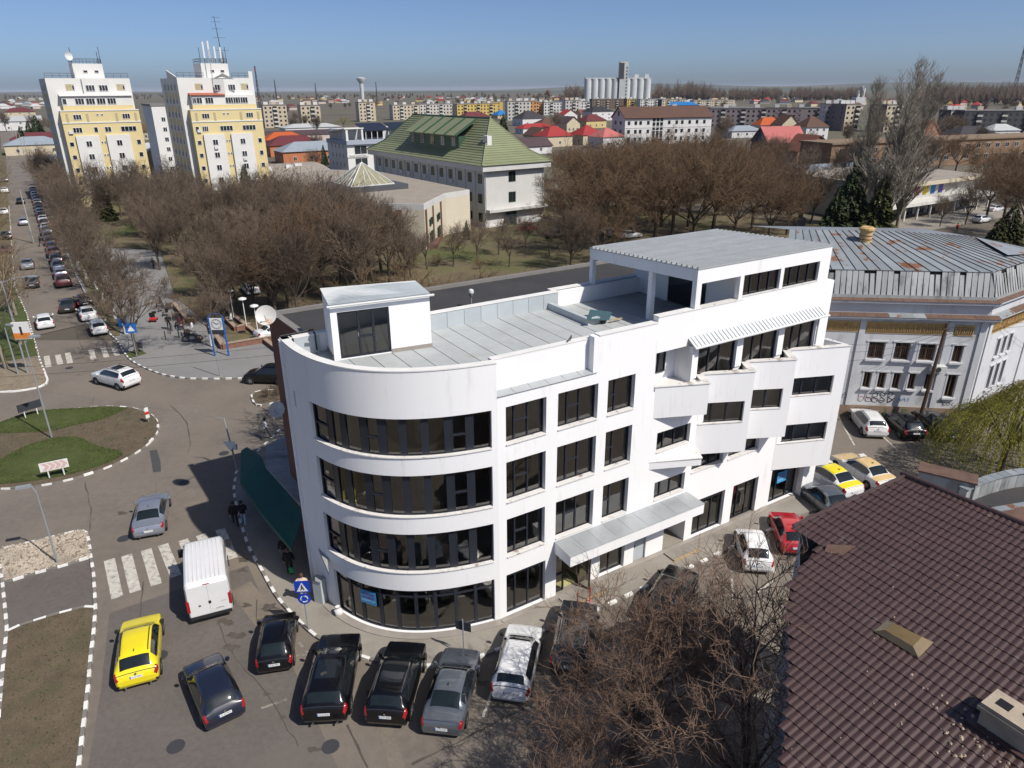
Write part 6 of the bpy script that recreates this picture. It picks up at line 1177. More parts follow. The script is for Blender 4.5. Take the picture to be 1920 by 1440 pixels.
def grow(rr, H, trunk_h, r0, n1, len1, ang1, spec, trop=.12, lean=.0, leader=False, rmin=.011):
    """spec: per level (children, length ratio, spread deg, radius ratio); returns trunk segments, twig segments"""
    T, W_ = [], []
    def path(p, d, L, ra, rb, k, out, jit, tp, kids):
        pts = [p]; 
        for i in range(k):
            d = (d + rvec(rr)*jit + Vector((0, 0, tp))).normalized(); q = p + d*(L/k); fa, fb = ra + (rb-ra)*i/k, ra + (rb-ra)*(i+1)/k
            out.append((tuple(p), tuple(q), fa, fb)); p = q; pts.append((p, d, fb)) if kids is not None else None
            if kids is not None: kids.append((p.copy(), d.copy(), fb, (i+1)/k))
        return p, d
    def branch(p, d, L, ra, lv):
        last = lv == len(spec); kids = []
        path(p, d, L, ra, max(ra*.35, rmin*.55 if last else rmin), 2 if last else 3 if lv > 1 else 4, T if lv <= 1 else W_, .2 if lv > 1 else .16, trop*(1.2 if lv < 2 else .7), kids)
        if last: return
        n, lr, sp, rr_ = spec[lv]
        for i in range(n):
            f = rr.uniform(.25, 1.0) if i else 1.0; j = min(len(kids)-1, int(f*len(kids))); q, dd, rad, _ = kids[j]
            if j > 0 and f < 1: q = q.lerp(kids[j-1][0], rr.random())
            ax = dd.cross(rvec(rr)); a = R(sp)*rr.uniform(.5, 1.25)
            nd = (Matrix.Rotation(a, 3, ax.normalized()) @ dd) if ax.length > .01 else dd
            branch(q, nd.normalized(), L*lr*rr.uniform(.65, 1.15), max(ra*rr_, rmin), lv+1)
    top = Vector((rr.uniform(-.2, .2)*lean*5, rr.uniform(-.2, .2)*lean*5, trunk_h)); kids = []
    e, d = path(Vector((0, 0, -.1)), (top).normalized(), trunk_h, r0, r0*.72, 4, T, .05, .05, kids)
    if leader:
        k2 = []; path(e, d, H-trunk_h, r0*.7, .02, 8, T, .05, .12, k2); kids = kids[2:] + k2
    for i in range(n1):
        a = 2*math.pi*(i*.382 + rr.uniform(-.06, .06)); 
        if leader: q, _, rd, f = kids[min(len(kids)-1, int(len(kids)*(i+rr.random())/n1))]; sc = 1.15 - .75*(i/n1)
        else: q = e.lerp(kids[1][0], rr.random()*.5 if i % 2 else 0); rd = r0*.6; sc = 1.0
        an = R(ang1)*rr.uniform(.55, 1.2); dd = Vector((math.cos(a)*math.sin(an), math.sin(a)*math.sin(an), math.cos(an)))
        branch(q, dd, len1*sc*rr.uniform(.8, 1.15), (r0*.42 if not leader else max(.03, rd*.5)), 1)
    return T, W_
M['bark'] = pm('bark', (0.085, 0.065, 0.048), 0.9, 0.25, 3.0, 0.3, stretch=(1, 1, .3)); M['bark_pale'] = pm('pale_bark', (0.27, 0.235, 0.18), 0.85, 0.3, 2.0, 0.2, col2=(.13, .11, .085)); M['limewash'] = pm('limewash', (0.66, 0.65, 0.62), 0.85, 0.08, 2.0)
M['twig'] = pm('twig_brown', (0.135, 0.100, 0.072), 0.9, 0.2, .5, rnd=.34); M['twig_red'] = pm('twig_reddish', (0.20, 0.13, 0.092), 0.85, 0.25, .6, rnd=.08); M['twig_grey'] = pm('twig_grey', (0.25, 0.22, 0.18), 0.9, 0.15, .5, rnd=.12); M['twig_rust'] = pm('twig_rust', (0.145, 0.092, 0.052), 0.9, 0.2, .5, rnd=.15); M['twig_straw'] = pm('twig_straw', (0.20, 0.15, 0.095), 0.9, 0.2, .5, rnd=.1)
KIND = {}
def kind(name, variants, seed, twig, bark='bark', **k):
    KIND[name] = []
    for i in range(variants):
        T, W_ = grow(random.Random(seed+i), **k); KIND[name].append((seg_mesh('trunk', T, M[bark], 6), seg_mesh('crown', W_, M[twig], 3)))
kind('street', 4, 10, 'twig', H=9, rmin=.007, trunk_h=2.6, r0=.16, n1=7, len1=3.0, ang1=42, spec=[None, (5, .62, 48, .5), (5, .6, 48, .6), (5, .62, 45, .7), (3, .7, 40, .8)])
kind('park', 4, 30, 'twig', H=12, rmin=.008, trop=.17, trunk_h=2.6, r0=.2, n1=9, len1=4.3, ang1=34, spec=[None, (6, .6, 46, .5), (5, .6, 46, .6), (5, .62, 45, .7), (3, .7, 40, .8)])
kind('old', 3, 50, 'twig_rust', H=17, trunk_h=4.0, r0=.34, n1=8, len1=6.0, ang1=48, spec=[None, (6, .6, 48, .5), (6, .6, 48, .55), (5, .6, 46, .6), (5, .65, 42, .75)], trop=.07)
kind('poplar', 2, 70, 'twig_grey', 'bark_pale', H=28, trunk_h=3.5, r0=.42, n1=64, len1=7.5, ang1=17, spec=[None, (6, .5, 20, .5), (5, .55, 22, .6), (4, .6, 24, .7)], trop=.16, leader=True)
kind('plane', 2, 80, 'twig_straw', 'bark_pale', H=13, trunk_h=4.0, r0=.2, n1=7, len1=4.6, ang1=36, spec=[None, (5, .6, 40, .5), (4, .6, 44, .6), (4, .6, 44, .7)], trop=.1)
kind('shrub', 2, 90, 'twig_rust', H=4, trunk_h=.4, r0=.07, n1=10, len1=1.8, ang1=45, spec=[None, (5, .6, 45, .6), (5, .6, 45, .7), (4, .6, 40, .8)])
TN = {'n': 0}
def tree(kd, p, h, label, group, rr, white=False, ref=None, sx=None, name='bare_tree'):
    base = {'street': 8.2, 'park': 10.6, 'old': 15.5, 'poplar': 28, 'plane': 12, 'shrub': 3.6}[kd]; tr, cr = KIND[kd][TN['n'] % len(KIND[kd])]; TN['n'] += 1; s = h/base
    t = thing(name, label, 'tree', p, rr.uniform(0, 6.28), group); t.scale = (s*(sx or 1), s*(sx or 1), s)
    inst(tr, 'trunk', t); inst(cr, 'crown', t)
    if white:
        r_ = {'street': .16, 'park': .2, 'old': .34, 'plane': .2}.get(kd, .2); MB().cyl(0, 0, 0, 1.25/s, r_*1.14, r_*1.06, n=8).obj('painted_trunk', M['limewash'], t, True)
    return t
rt = random.Random(5)
def gp(u, v, z=.15): p = G(u, v, z); return (p.x, p.y, p.z)
ORD = ['first', 'second', 'third', 'fourth', 'fifth', 'sixth', 'seventh', 'eighth', 'ninth', 'tenth', 'eleventh', 'twelfth', 'thirteenth', 'fourteenth', 'fifteenth', 'sixteenth', 'seventeenth', 'eighteenth', 'nineteenth', 'twentieth']
# row between the street and the plaza, painted trunks
rowp = [(258, 664), (237, 626), (217, 597), (195, 567), (181, 543), (162, 522), (149, 506)]
for i, q in enumerate(rowp): tree('street', gp(*q), rt.uniform(8, 9.5), 'bare street tree, %s from the crossing in the row by the plaza' % ORD[i], 'street trees by the plaza', rt, i != 0)
st0 = G(143, 495); 
for i in range(20):
    for off in (0,):
        p = st0 + far_d*(6.5*i + (3 if off else 0)) + Vector((far_d.y, -far_d.x, 0))*(1.5 + off)
        tree('street' if i % 2 else 'park', (p.x, p.y, .14), rt.uniform(8.5, 11), 'bare tree in the row right of the far street, %s from the crossing' % ORD[i], 'bare trees along the far street', rt, False)
for i in range(14):
    p = G(22, 520) + far_d*(7.5*i) - Vector((far_d.y, -far_d.x, 0))*2.0; tree('plane', (p.x, p.y, .13), rt.uniform(9, 12), 'pale bare tree in the row left of the far street, %s from the crossing' % ORD[i], 'pale trees on the left street side', rt)
for i, (u, v, h) in enumerate([(38, 645, 12), (12, 690, 12.5), (30, 590, 11)]): tree('plane', gp(u, v), h, ['pale-barked bare tree beside the street lamp at left', 'pale-barked bare tree on the grass at the left edge', 'pale-barked bare tree behind the orange poster at left'][i], 'pale trees on the left street side', rt)
# park between plaza and hall
pk_ = [(397, 648, 7), (434, 607, 8.5), (385, 560, 8), (440, 560, 10), (350, 505, 10), (410, 520, 10), (470, 540, 11), (505, 575, 11), (545, 590, 11.5), (490, 500, 11), (540, 520, 13.5), (580, 545, 14), (610, 560, 14), (640, 530, 13.5), (600, 500, 13.5), (560, 470, 12.5), (520, 455, 12), (470, 460, 11), (420, 465, 10), (370, 460, 10), (320, 455, 10), (310, 430, 10), (350, 425, 10), (400, 430, 10), (450, 430, 10), (500, 425, 10), (550, 430, 10), (600, 450, 10.5), (650, 470, 11), (690, 500, 10), (720, 470, 9), (680, 450, 9), (740, 500, 9), (770, 520, 7), (640, 440, 9), (290, 400, 9), (340, 400, 9), (380, 405, 8.5), (430, 402, 8.5), (480, 400, 8.5), (525, 405, 8), (195, 405, 11), (260, 385, 11), (330, 385, 10), (575, 410, 8), (300, 505, 9), (290, 470, 9.5), (268, 446, 9.5), (248, 425, 10), (300, 432, 10), (228, 408, 10), (262, 405, 10), (278, 418, 10), (205, 415, 9), (318, 445, 10), (335, 480, 10), (315, 412, 10), (700, 540, 12), (730, 530, 11), (655, 560, 12.5), (760, 545, 9), (680, 570, 12), (560, 600, 12), (520, 600, 11), (715, 510, 11), (480, 585, 10), (450, 520, 10.5), (620, 470, 12)]
for i, (u, v, h) in enumerate(pk_): tree('park' if i % 4 else ('old' if h > 10 else 'street'), gp(u, v, .2), h*rt.uniform(.92, 1.05), ('bare brown tree in the thicket behind the plaza benches' if v > 500 else 'bare brown tree in the far part of the thicket before the hall') if v < 640 else 'bare tree with a painted trunk at the plaza planter', 'bare trees of the park by the plaza', rt, v > 600)
for i, (u, v, h) in enumerate([(800, 505, 6), (850, 500, 6), (895, 490, 6.5), (935, 478, 7), (985, 470, 6), (1030, 480, 6.5), (955, 500, 6), (860, 470, 5)]): tree('street', gp(u, v, .2), h, 'slender bare tree before the green-roofed building, number %s in the row' % ['one', 'two', 'three', 'four', 'six', 'eight', 'five', 'seven'][i], 'slender bare trees before the green-roofed building', rt)
# old trees right of the green-roofed house
ol = [(1075, 470, 13), (1110, 445, 15), (1150, 470, 14), (1185, 445, 16), (1225, 465, 15), (1260, 440, 16.5), (1300, 465, 15), (1335, 440, 16), (1375, 455, 14.5), (1210, 405, 15.5), (1160, 400, 14.5), (1105, 395, 13), (1270, 400, 17), (1320, 395, 16), (1370, 405, 14), (1410, 430, 12), (1440, 455, 11), (1475, 440, 11), (1085, 425, 13.5), (1240, 425, 15.5), (1290, 425, 16)]
for i, (u, v, h) in enumerate(ol): tree('old', gp(u, v, .2), h*rt.uniform(1.02, 1.22), 'large rusty-brown bare park tree behind the terrace, %s from the green roof' % (ORD[sorted(ol).index((u, v, h))] if sorted(ol).index((u, v, h)) < 20 else ['twenty-first', 'twenty-second', 'twenty-third'][sorted(ol).index((u, v, h))-20]), 'large bare park trees', rt)
for i, (u, v, h) in enumerate([(1440, 395, 12), (1490, 400, 11), (1520, 420, 10), (1460, 360, 10), (1400, 370, 12), (1540, 380, 9), (1500, 350, 10), (1570, 400, 10), (1735, 330, 10), (1762, 425, 6), (1810, 420, 9), (1850, 405, 12), (1880, 415, 14), (1905, 380, 14), (1850, 360, 12), (1790, 325, 12), (1915, 440, 13), (1700, 322, 12), (1760, 315, 12)]): tree('old' if h > 11 else 'park', gp(u, v, .2), h*rt.uniform(.95, 1.1), 'bare dark tree by the cinema, %s in the group' % ORD[i], 'bare trees around the cinema', rt)
for i, (s_, y_, h) in enumerate(((.5, 21.5, 11), (3.5, 22.5, 13.5), (9.5, 24, 13), (15, 24, 12))): tree('old', tuple(LW(s_, y_, .1)), h, 'bare tree rising behind the black flat roof, %s from the dish' % ORD[i], 'bare trees behind the flat roof', rt)
# poplars
for i, (u, v, h, sx) in enumerate([(1652, 440, 24, 1.45), (1602, 425, 21.5, 1.2), (1682, 428, 22.5, 1.35)]): tree('poplar', gp(u, v, .2), h, ['tallest pale grey bare poplar, middle of the three', 'pale grey bare poplar nearest the spruces', 'pale grey bare poplar nearest the cinema'][i], 'tall bare poplars', rt, sx=sx, name='poplar_tree')
for i, (u, v, h) in enumerate([(1090, 360, 12), (1130, 372, 13), (1180, 368, 13), (1230, 372, 14), (1280, 365, 14), (1330, 368, 13), (1380, 350, 12), (1420, 345, 11), (1060, 340, 10), (1110, 335, 11), (1170, 338, 11), (1250, 340, 12), (1310, 335, 12), (1370, 322, 11), (1440, 325, 10), (1070, 505, 9), (1120, 495, 10), (1520, 330, 9), (1570, 350, 9)]): tree('old' if h > 9 else 'park', gp(u, v, .2), h*rt.uniform(.95, 1.1), 'bare tree in the deep wood between the park and the red roofs' if v < 400 else 'bare tree just behind the black flat roof at centre', 'bare wood behind the park', rt)
# scattered town trees
for i in range(70):
    u = rt.uniform(520, 1920); v = rt.uniform(200, 330)
    if 620 < u < 1030 and v > 215: v = rt.uniform(196, 212)
    if 1150 < u < 1300 and 215 < v < 275: v = 205
    tree('park', gp(u, v, 0), rt.uniform(8, 13), 'bare tree standing among the houses of the town', 'bare trees among the houses', rt)
for i in range(16): tree('park', gp(rt.uniform(0, 130) if i < 7 else rt.uniform(500, 600), rt.uniform(215, 260), 0), rt.uniform(8, 14), 'bare tree among the low houses beside the towers', 'bare trees beside the towers', rt)
# far woods: masses on the horizon
def far_wood(us, vs, n, hh, label, seed, mat):
    rr = random.Random(seed); segs = []
    for i in range(n):
        p = G(rr.uniform(*us), rr.uniform(*vs)); D = p.length; h = hh*rr.uniform(.7, 1.2); tw = D*.0003
        for k in range(44):
            a = rr.uniform(0, 6.28); rad = h*.5*rr.random(); q = Vector((p.x, p.y, h*.25*rr.random())); e = Vector((p.x+rad*math.cos(a), p.y+rad*math.sin(a), h*(1-.6*(rad/(h*.5))**2)*rr.uniform(.75, 1))); segs.append((tuple(q), tuple(e), tw, tw*.25))
    o = bpy.data.objects.new('far_wood', seg_mesh('far_wood', segs, M[mat], 3)); COL.objects.link(o); tag(o, label, kind='stuff')
M['twig_far'] = pm('twig_far', (0.12, 0.09, 0.07), 0.95, 0.2, .02)
far_wood((1240, 1620), (182, 190), 260, 24, 'grey bare wood on the horizon right of the silo', 1, 'twig_far'); far_wood((1720, 1960), (184, 200), 200, 28, 'grey bare wood at the right horizon', 2, 'twig_far'); far_wood((-50, 1250), (178, 187), 320, 12, 'thin band of far bare trees along the horizon', 3, 'twig_far'); far_wood((1060, 1100), (184, 190), 16, 34, 'bare trees left of the silo', 4, 'twig_far'); far_wood((1230, 1330), (185, 190), 40, 36, 'bare trees at the foot of the silo', 5, 'twig_far')
# conifers
M['needle'] = pm('needles', (0.040, 0.060, 0.020), 0.85, 0.35, .8, rnd=.15); M['needle2'] = pm('needles_olive', (0.05, 0.055, 0.012), 0.85, 0.3, .8, rnd=.15)
def conifer_mesh(seed, broad):
    rr = random.Random(seed); m = MB(); n = 46
    for i in range(n):
        f = i/n; z = .06 + .93*f; rad = broad*(1-f)**.8 + .012
        for k in range(int(16*(1-f))+4):
            a = rr.uniform(0, 6.28); l = rad*rr.uniform(.55, 1.1); dz = -.07*l/broad*rr.uniform(.2, 1.3); c, s = math.cos(a), math.sin(a); wv = .035*rr.uniform(.6, 1.3)
            b0, e = Vector((c*l*.25, s*l*.25, z)), Vector((c*l, s*l, z+dz)); sd_ = Vector((-s, c, rr.uniform(-.5, .5)))*wv; mid = b0.lerp(e, .6) + Vector((0, 0, .015))
            m.add([b0, mid+sd_, e, mid-sd_], [(0, 1, 2, 3)])
            m.add([mid-sd_*.6, e+Vector((0, 0, -.03)), mid+sd_*.6+Vector((0, 0, -.045))], [(0, 1, 2)])
    return m.mesh('crown', M['needle'])
CF = [conifer_mesh(i, b) for i, b in enumerate((.30, .36, .24))]; CT = MB().cyl(0, 0, 0, .9, .022, .004, 6).mesh('trunk', M['bark'])
def conifer(q, h, label, k=0, sx=1, mat=None):
    t = thing('conifer', label, 'tree', gp(*q, .1), rt.uniform(0, 6), 'evergreen trees'); t.scale = (h*sx, h*sx, h); inst(CT, 'trunk', t); c = inst(CF[k], 'crown', t)
    if mat: c.material_slots[0].link = 'OBJECT'; c.material_slots[0].material = M[mat]
    return t
conifer((1585, 440), 13, 'broad dark green spruce left of the poplars', 1); conifer((1640, 445), 10.5, 'dark spruce at the foot of the poplars', 1, mat='needle2'); conifer((1560, 445), 9, 'low dark green spruce left of the broad spruce', 1); conifer((944, 262), 13, 'dark green conifer right of the green ridge', 0, 1.1); conifer((609, 310), 7, 'small dark conifer before the orange house', 2)
conifer((192, 405), 8, 'olive green conifer at the foot of the left tower', 2, 1.2, 'needle2'); conifer((205, 415), 7, 'second olive green conifer at the foot of the left tower', 2, 1.2, 'needle2'); conifer((466, 382), 9, 'green conifer before the second tower', 0)
conifer((75, 262), 13, 'dark conifer mass left of the first tower', 1, 1.1); conifer((62, 275), 12, 'dark conifer beside the far street', 0); conifer((48, 285), 11, 'dark conifer near the street poles', 0); conifer((1860, 480), 6, 'olive evergreen at the right behind the old building', 1, 1.3, 'needle2'); conifer((1885, 460), 7, 'second olive evergreen at the right behind the old building', 1, 1.2, 'needle2'); conifer((875, 450), 3.5, 'small green conifer before the green-roofed building', 2)
# willow, yellow-green strands
M['willow'] = pm('willow_leaf', (0.25, 0.245, 0.04), 0.8, 0.3, .9, rnd=.1)
def willow(q, h, rad, label, n=300, seed=3):
    rr = random.Random(seed); p = gp(*q, .05); t = thing('willow_tree', label, 'tree', p, 0, 'yellow-green willows'); T, m = [], []
    T.append(((0, 0, -.1), (0, 0, h*.45), .22, .17))
    for i in range(9):
        a = i*2.4; e = (rad*.55*math.cos(a), rad*.55*math.sin(a), h*rr.uniform(.8, .98)); T.append(((0, 0, h*.42), e, .12, .04))
    for i in range(n):
        a = rr.uniform(0, 6.28); f = rr.random()**.6; x, y = rad*.8*f*math.cos(a), rad*.8*f*math.sin(a); z0 = h*(1-.28*f*f)*rr.uniform(.86, 1); L_ = h*rr.uniform(.3, .85); pp = Vector((x, y, z0)); d = Vector((math.cos(a)*.7, math.sin(a)*.7, .25))
        for k in range(9):
            d = (d + Vector((rr.uniform(-.12, .12), rr.uniform(-.12, .12), -.42))).normalized(); q2 = pp + d*(L_/9); m.append((tuple(pp), tuple(q2), .008, .008))
            for _ in range(2):
                s_ = rvec(rr)*.12 + Vector((0, 0, -.10)); m.append((tuple(q2), tuple(q2+s_), .028, .005))
            pp = q2
            if pp.z < .3: break
    inst(seg_mesh('trunk', T, M['bark'], 6), 'trunk', t); inst(seg_mesh('crown', m, M['willow'], 3), 'crown', t); return t
willow((1868, 905), 6.2, 3.9, 'yellow-green weeping willow beside the parked cars at right', 620); willow((1925, 880), 6.8, 3.6, 'yellow-green willow cut by the right edge', 480, 4); willow((300, 262), 13, 7, 'yellow-green tree between the two towers', 260, 5); willow((645, 245), 9, 5, 'yellow-green tree beside the cream block', 160, 6); willow((1465, 262), 7, 4, 'small yellow-green tree by the orange roof', 120, 7)
# foreground trees at lower right
KF = []
for sd_ in (201, 207, 215):
    T, W_ = grow(random.Random(sd_), H=8, trunk_h=2.4, r0=.15, n1=8, len1=3.3, ang1=52, spec=[None, (6, .62, 48, .5), (6, .6, 50, .55), (5, .58, 48, .6), (5, .62, 45, .75)], trop=.075, rmin=.0042)
    KF.append((seg_mesh('trunk', T, M['bark'], 7), seg_mesh('crown', W_, M['twig_red'], 3)))
for i, (x, y, s, lb) in enumerate([(4.6, 20.2, .98, 'bare reddish-twigged tree in the foreground beside the dark parked cars'), (7.7, 16.9, 1.28, 'bare foreground tree brushing the brown tiled roof'), (2.6, 16.9, .86, 'bare foreground tree cut by the lower picture edge'), (7.9, 23.6, .74, 'smaller bare tree by the kerb in front of the blue-grey wall')]):
    t = thing('bare_tree', lb, 'tree', (x, y, 0), i*1.7, 'foreground trees'); t.scale = (s, s, s); inst(KF[i % 3][0], 'trunk', t); inst(KF[i % 3][1], 'crown', t)
# shrubs and clipped hedges in the park
for i, (u, v, h) in enumerate([(770, 505, 2.2), (745, 515, 2), (820, 500, 2), (500, 745, 1), (520, 742, 1), (330, 570, 1.5), (360, 610, 1.3), (420, 630, 1.2), (310, 540, 1.5), (1560, 460, 2), (1700, 450, 2), (900, 505, 1.5)]): tree('shrub', gp(u, v, .15), h, 'low bare shrub in the park beds' if i not in (3, 4) else 'low hedge plant on the small island by the side street', 'low shrubs', rt, name='shrub')
# ================================================================ vehicles
def carpaint(name, col, metal=0.0, rough=.28): return pm(name, col, rough, .03, 1.5, metal=metal, spec=.5, coat=.8)
CP = {'white': carpaint('paint_white', (.72, .72, .72)), 'yellow': carpaint('paint_yellow', (.80, .66, .015)), 'navy': carpaint('paint_navy', (.012, .016, .032)), 'black': pm('paint_black', (.004, .004, .005), .2, 0, spec=.45, coat=.3), 'silver': carpaint('paint_silver', (.33, .35, .41), .5), 'grey': carpaint('paint_grey', (.17, .19, .22), .6), 'red': carpaint('paint_red', (.42, .012, .02)), 'brown': carpaint('paint_bronze', (.05, .045, .04), .3), 'darkgrey': carpaint('paint_dark_grey', (.035, .042, .05), .3), 'cream': carpaint('paint_cream', (.66, .47, .22)), 'blue': carpaint('paint_blue', (.03, .07, .2)), 'maroon': carpaint('paint_maroon', (.09, .015, .02))}
M['carglass'] = pm('car_glass', (.012, .015, .018), .03, 0, spec=.8, coat=.5); M['carglass2'] = pm('rear_glass', (.012, .017, .019), .05, .3, 1.2, spec=.7); M['tyre'] = pm('tyre', (.015, .015, .016), .85, 0); M['rim'] = pm('rim', (.40, .41, .42), .35, 0, metal=.6); M['taillight'] = pm('tail_light', (.32, .012, .015), .15, 0, spec=.7); M['headlight'] = pm('head_light', (.5, .52, .54), .1, 0, spec=.8); M['trim'] = pm('plastic_trim', (.02, .02, .022), .6, 0); M['plate'] = pm('number_plate', (.66, .67, .67), .5, 0); M['plate_blue'] = pm('plate_blue', (.01, .08, .35), .5, 0); M['chrome'] = pm('chrome', (.5, .5, .52), .15, 0, metal=.9)
# stations: (f along length from the rear, bottom, shoulder, top, top width ratio, body width ratio); heights in metres for H=1.5
PROF = {
 'hatch': [(0, .42, .62, .66, .70, .84), (.012, .27, .80, .86, .74, .93), (.035, .22, .93, 1.0, .72, .97), (.085, .2, .95, 1.22, .70, .99), (.15, .2, .95, 1.41, .68, 1), (.25, .2, .95, 1.48, .68, 1), (.42, .2, .94, 1.5, .69, 1), (.55, .2, .93, 1.44, .68, 1), (.65, .2, .92, 1.22, .72, 1), (.745, .2, .91, .985, .76, .99), (.80, .2, .88, .94, .76, .985), (.92, .2, .78, .82, .72, .95), (.98, .25, .63, .66, .66, .86), (1, .38, .52, .55, .6, .78)],
 'sedan': [(0, .42, .66, .70, .70, .84), (.012, .27, .86, .92, .74, .92), (.03, .22, .93, .985, .75, .95), (.10, .2, .95, 1.02, .74, .98), (.145, .2, .96, 1.06, .72, .99), (.22, .2, .95, 1.27, .68, 1), (.29, .2, .94, 1.42, .64, 1), (.40, .2, .93, 1.47, .65, 1), (.52, .2, .92, 1.44, .65, 1), (.61, .2, .91, 1.22, .70, 1), (.70, .2, .90, .97, .75, .99), (.76, .2, .87, .93, .76, .985), (.91, .2, .76, .80, .72, .95), (.98, .25, .62, .65, .66, .86), (1, .38, .52, .55, .6, .78)],
 'wagon': [(0, .42, .64, .70, .72, .85), (.012, .27, .84, .92, .75, .93), (.03, .22, .95, 1.06, .72, .97), (.07, .2, .96, 1.30, .69, .99), (.11, .2, .96, 1.44, .67, 1), (.25, .2, .95, 1.5, .68, 1), (.42, .2, .94, 1.5, .68, 1), (.54, .2, .93, 1.43, .67, 1), (.64, .2, .92, 1.2, .72, 1), (.735, .2, .90, .98, .76, .99), (.79, .2, .87, .93, .76, .985), (.92, .2, .77, .81, .72, .95), (.98, .25, .62, .65, .66, .86), (1, .38, .52, .55, .6, .78)],
 'suv': [(0, .46, .68, .74, .74, .86), (.012, .32, .90, .97, .76, .94), (.03, .28, 1.0, 1.08, .74, .97), (.075, .26, 1.01, 1.27, .72, .99), (.12, .25, 1.0, 1.43, .70, 1), (.25, .25, .99, 1.49, .70, 1), (.42, .25, .98, 1.5, .71, 1), (.53, .25, .97, 1.44, .70, 1), (.63, .25, .96, 1.24, .74, 1), (.72, .25, .95, 1.04, .78, .99), (.78, .25, .93, 1.0, .78, .985), (.92, .25, .84, .88, .74, .96), (.98, .3, .68, .72, .68, .88), (1, .42, .56, .6, .62, .80)],
 'mini': [(0, .42, .62, .66, .72, .84), (.014, .27, .80, .86, .76, .93), (.04, .22, .92, .98, .72, .97), (.10, .2, .94, 1.2, .68, .99), (.18, .2, .94, 1.41, .66, 1), (.28, .2, .94, 1.49, .66, 1), (.42, .2, .93, 1.5, .67, 1), (.56, .2, .92, 1.43, .66, 1), (.66, .2, .91, 1.2, .70, 1), (.755, .2, .90, .97, .74, .99), (.82, .2, .86, .91, .72, .98), (.93, .2, .76, .79, .66, .93), (.985, .26, .60, .63, .58, .84), (1, .4, .5, .53, .5, .76)]}
GLZ = {'hatch': ((.038, .150), (.548, .745), (.13, .70)), 'sedan': ((.145, .29), (.52, .70), (.20, .665)), 'wagon': ((.032, .108), (.54, .735), (.10, .69)), 'suv': ((.032, .118), (.53, .72), (.10, .68)), 'mini': ((.045, .178), (.56, .755), (.15, .71))}
def cr(t, X, Y):          # monotone-ish interpolation of the rows of Y at t
    X = np.asarray(X); Y = np.asarray(Y); m = np.zeros_like(Y); h = np.diff(X)[:, None]; d = np.diff(Y, axis=0)/h
    m[1:-1] = np.where(d[:-1]*d[1:] > 0, 2*d[:-1]*d[1:]/(d[:-1]+d[1:]+1e-12), 0); m[0] = d[0]; m[-1] = d[-1]
    i = np.clip(np.searchsorted(X, t, side='right')-1, 0, len(X)-2); hh = (X[i+1]-X[i])[:, None]; s = ((t-X[i])[:, None])/hh
    return (2*s**3-3*s**2+1)*Y[i] + (s**3-2*s**2+s)*hh*m[i] + (-2*s**3+3*s**2)*Y[i+1] + (s**3-s**2)*hh*m[i+1]
class Shape:
    def __init__(self, kind, L, W, H):
        self.L, self.W, self.H = L, W, H; P = np.array(PROF[kind]); self.X = P[:, 0]; self.Y = P[:, 1:].copy(); self.Y[:, 0:3] *= H/1.5
    def surf(self, f, v, off=0.0):       # arrays f (length fraction), v (0 bottom centre .. 7 roof centre) -> points
        f = np.atleast_1d(f).astype(float); v = np.atleast_1d(v).astype(float)
        zb, zs, zt, wr, wf = cr(f, self.X, self.Y).T; w_ = self.W/2*wf; n = len(f)
        ye = w_*wr; gap = zt-zs; drop = np.minimum(.07, gap*.45)
        ry = np.stack([0*w_, w_*.86, w_*.975, w_, w_*.965, ye, ye*.62, 0*w_], 1); rz = np.stack([zb, zb, zb+.17*(zs-zb), zb+.55*(zs-zb), zs, zt-drop, zt-drop*.12, zt], 1)
        out = np.zeros((n, len(v), 3)); out[:, :, 0] = (self.L*(f-.5))[:, None]
        for j, vv in enumerate(v):
            i = min(6, int(vv)); s = vv-i; 
            def c(A):
                p0, p1, p2, p3 = A[:, max(0, i-1)], A[:, i], A[:, i+1], A[:, min(7, i+2)] if i < 6 else A[:, 6]*np.where(True, 1, 1)
                if i == 6: p3 = A[:, 6] if A is rz else -A[:, 6]
                k = .32; m1, m2 = (p2-p0)*k, (p3-p1)*k
                return (2*s**3-3*s**2+1)*p1 + (s**3-2*s**2+s)*m1 + (-2*s**3+3*s**2)*p2 + (s**3-s**2)*m2
            out[:, j, 1] = c(ry); out[:, j, 2] = c(rz)
        if off:
            du = np.gradient(out, axis=0); dv = np.gradient(out, axis=1); nn = np.cross(du, dv); nn /= np.maximum(1e-9, np.linalg.norm(nn, axis=2, keepdims=True)); out = out - nn*off
        return out
    def patch(self, f0, f1, v0, v1, nf, nv, off, side, fa=None):
        v = np.linspace(v0, v1, nv); g = self.surf(np.linspace(f0, f1, nf), v, off); m = MB()
        if side in (1, 0): m.grid(g.tolist(), flip=True)
        if side in (-1, 0): h = g.copy(); h[:, :, 1] *= -1; m.grid(h.tolist())
        return m
SHP = {}
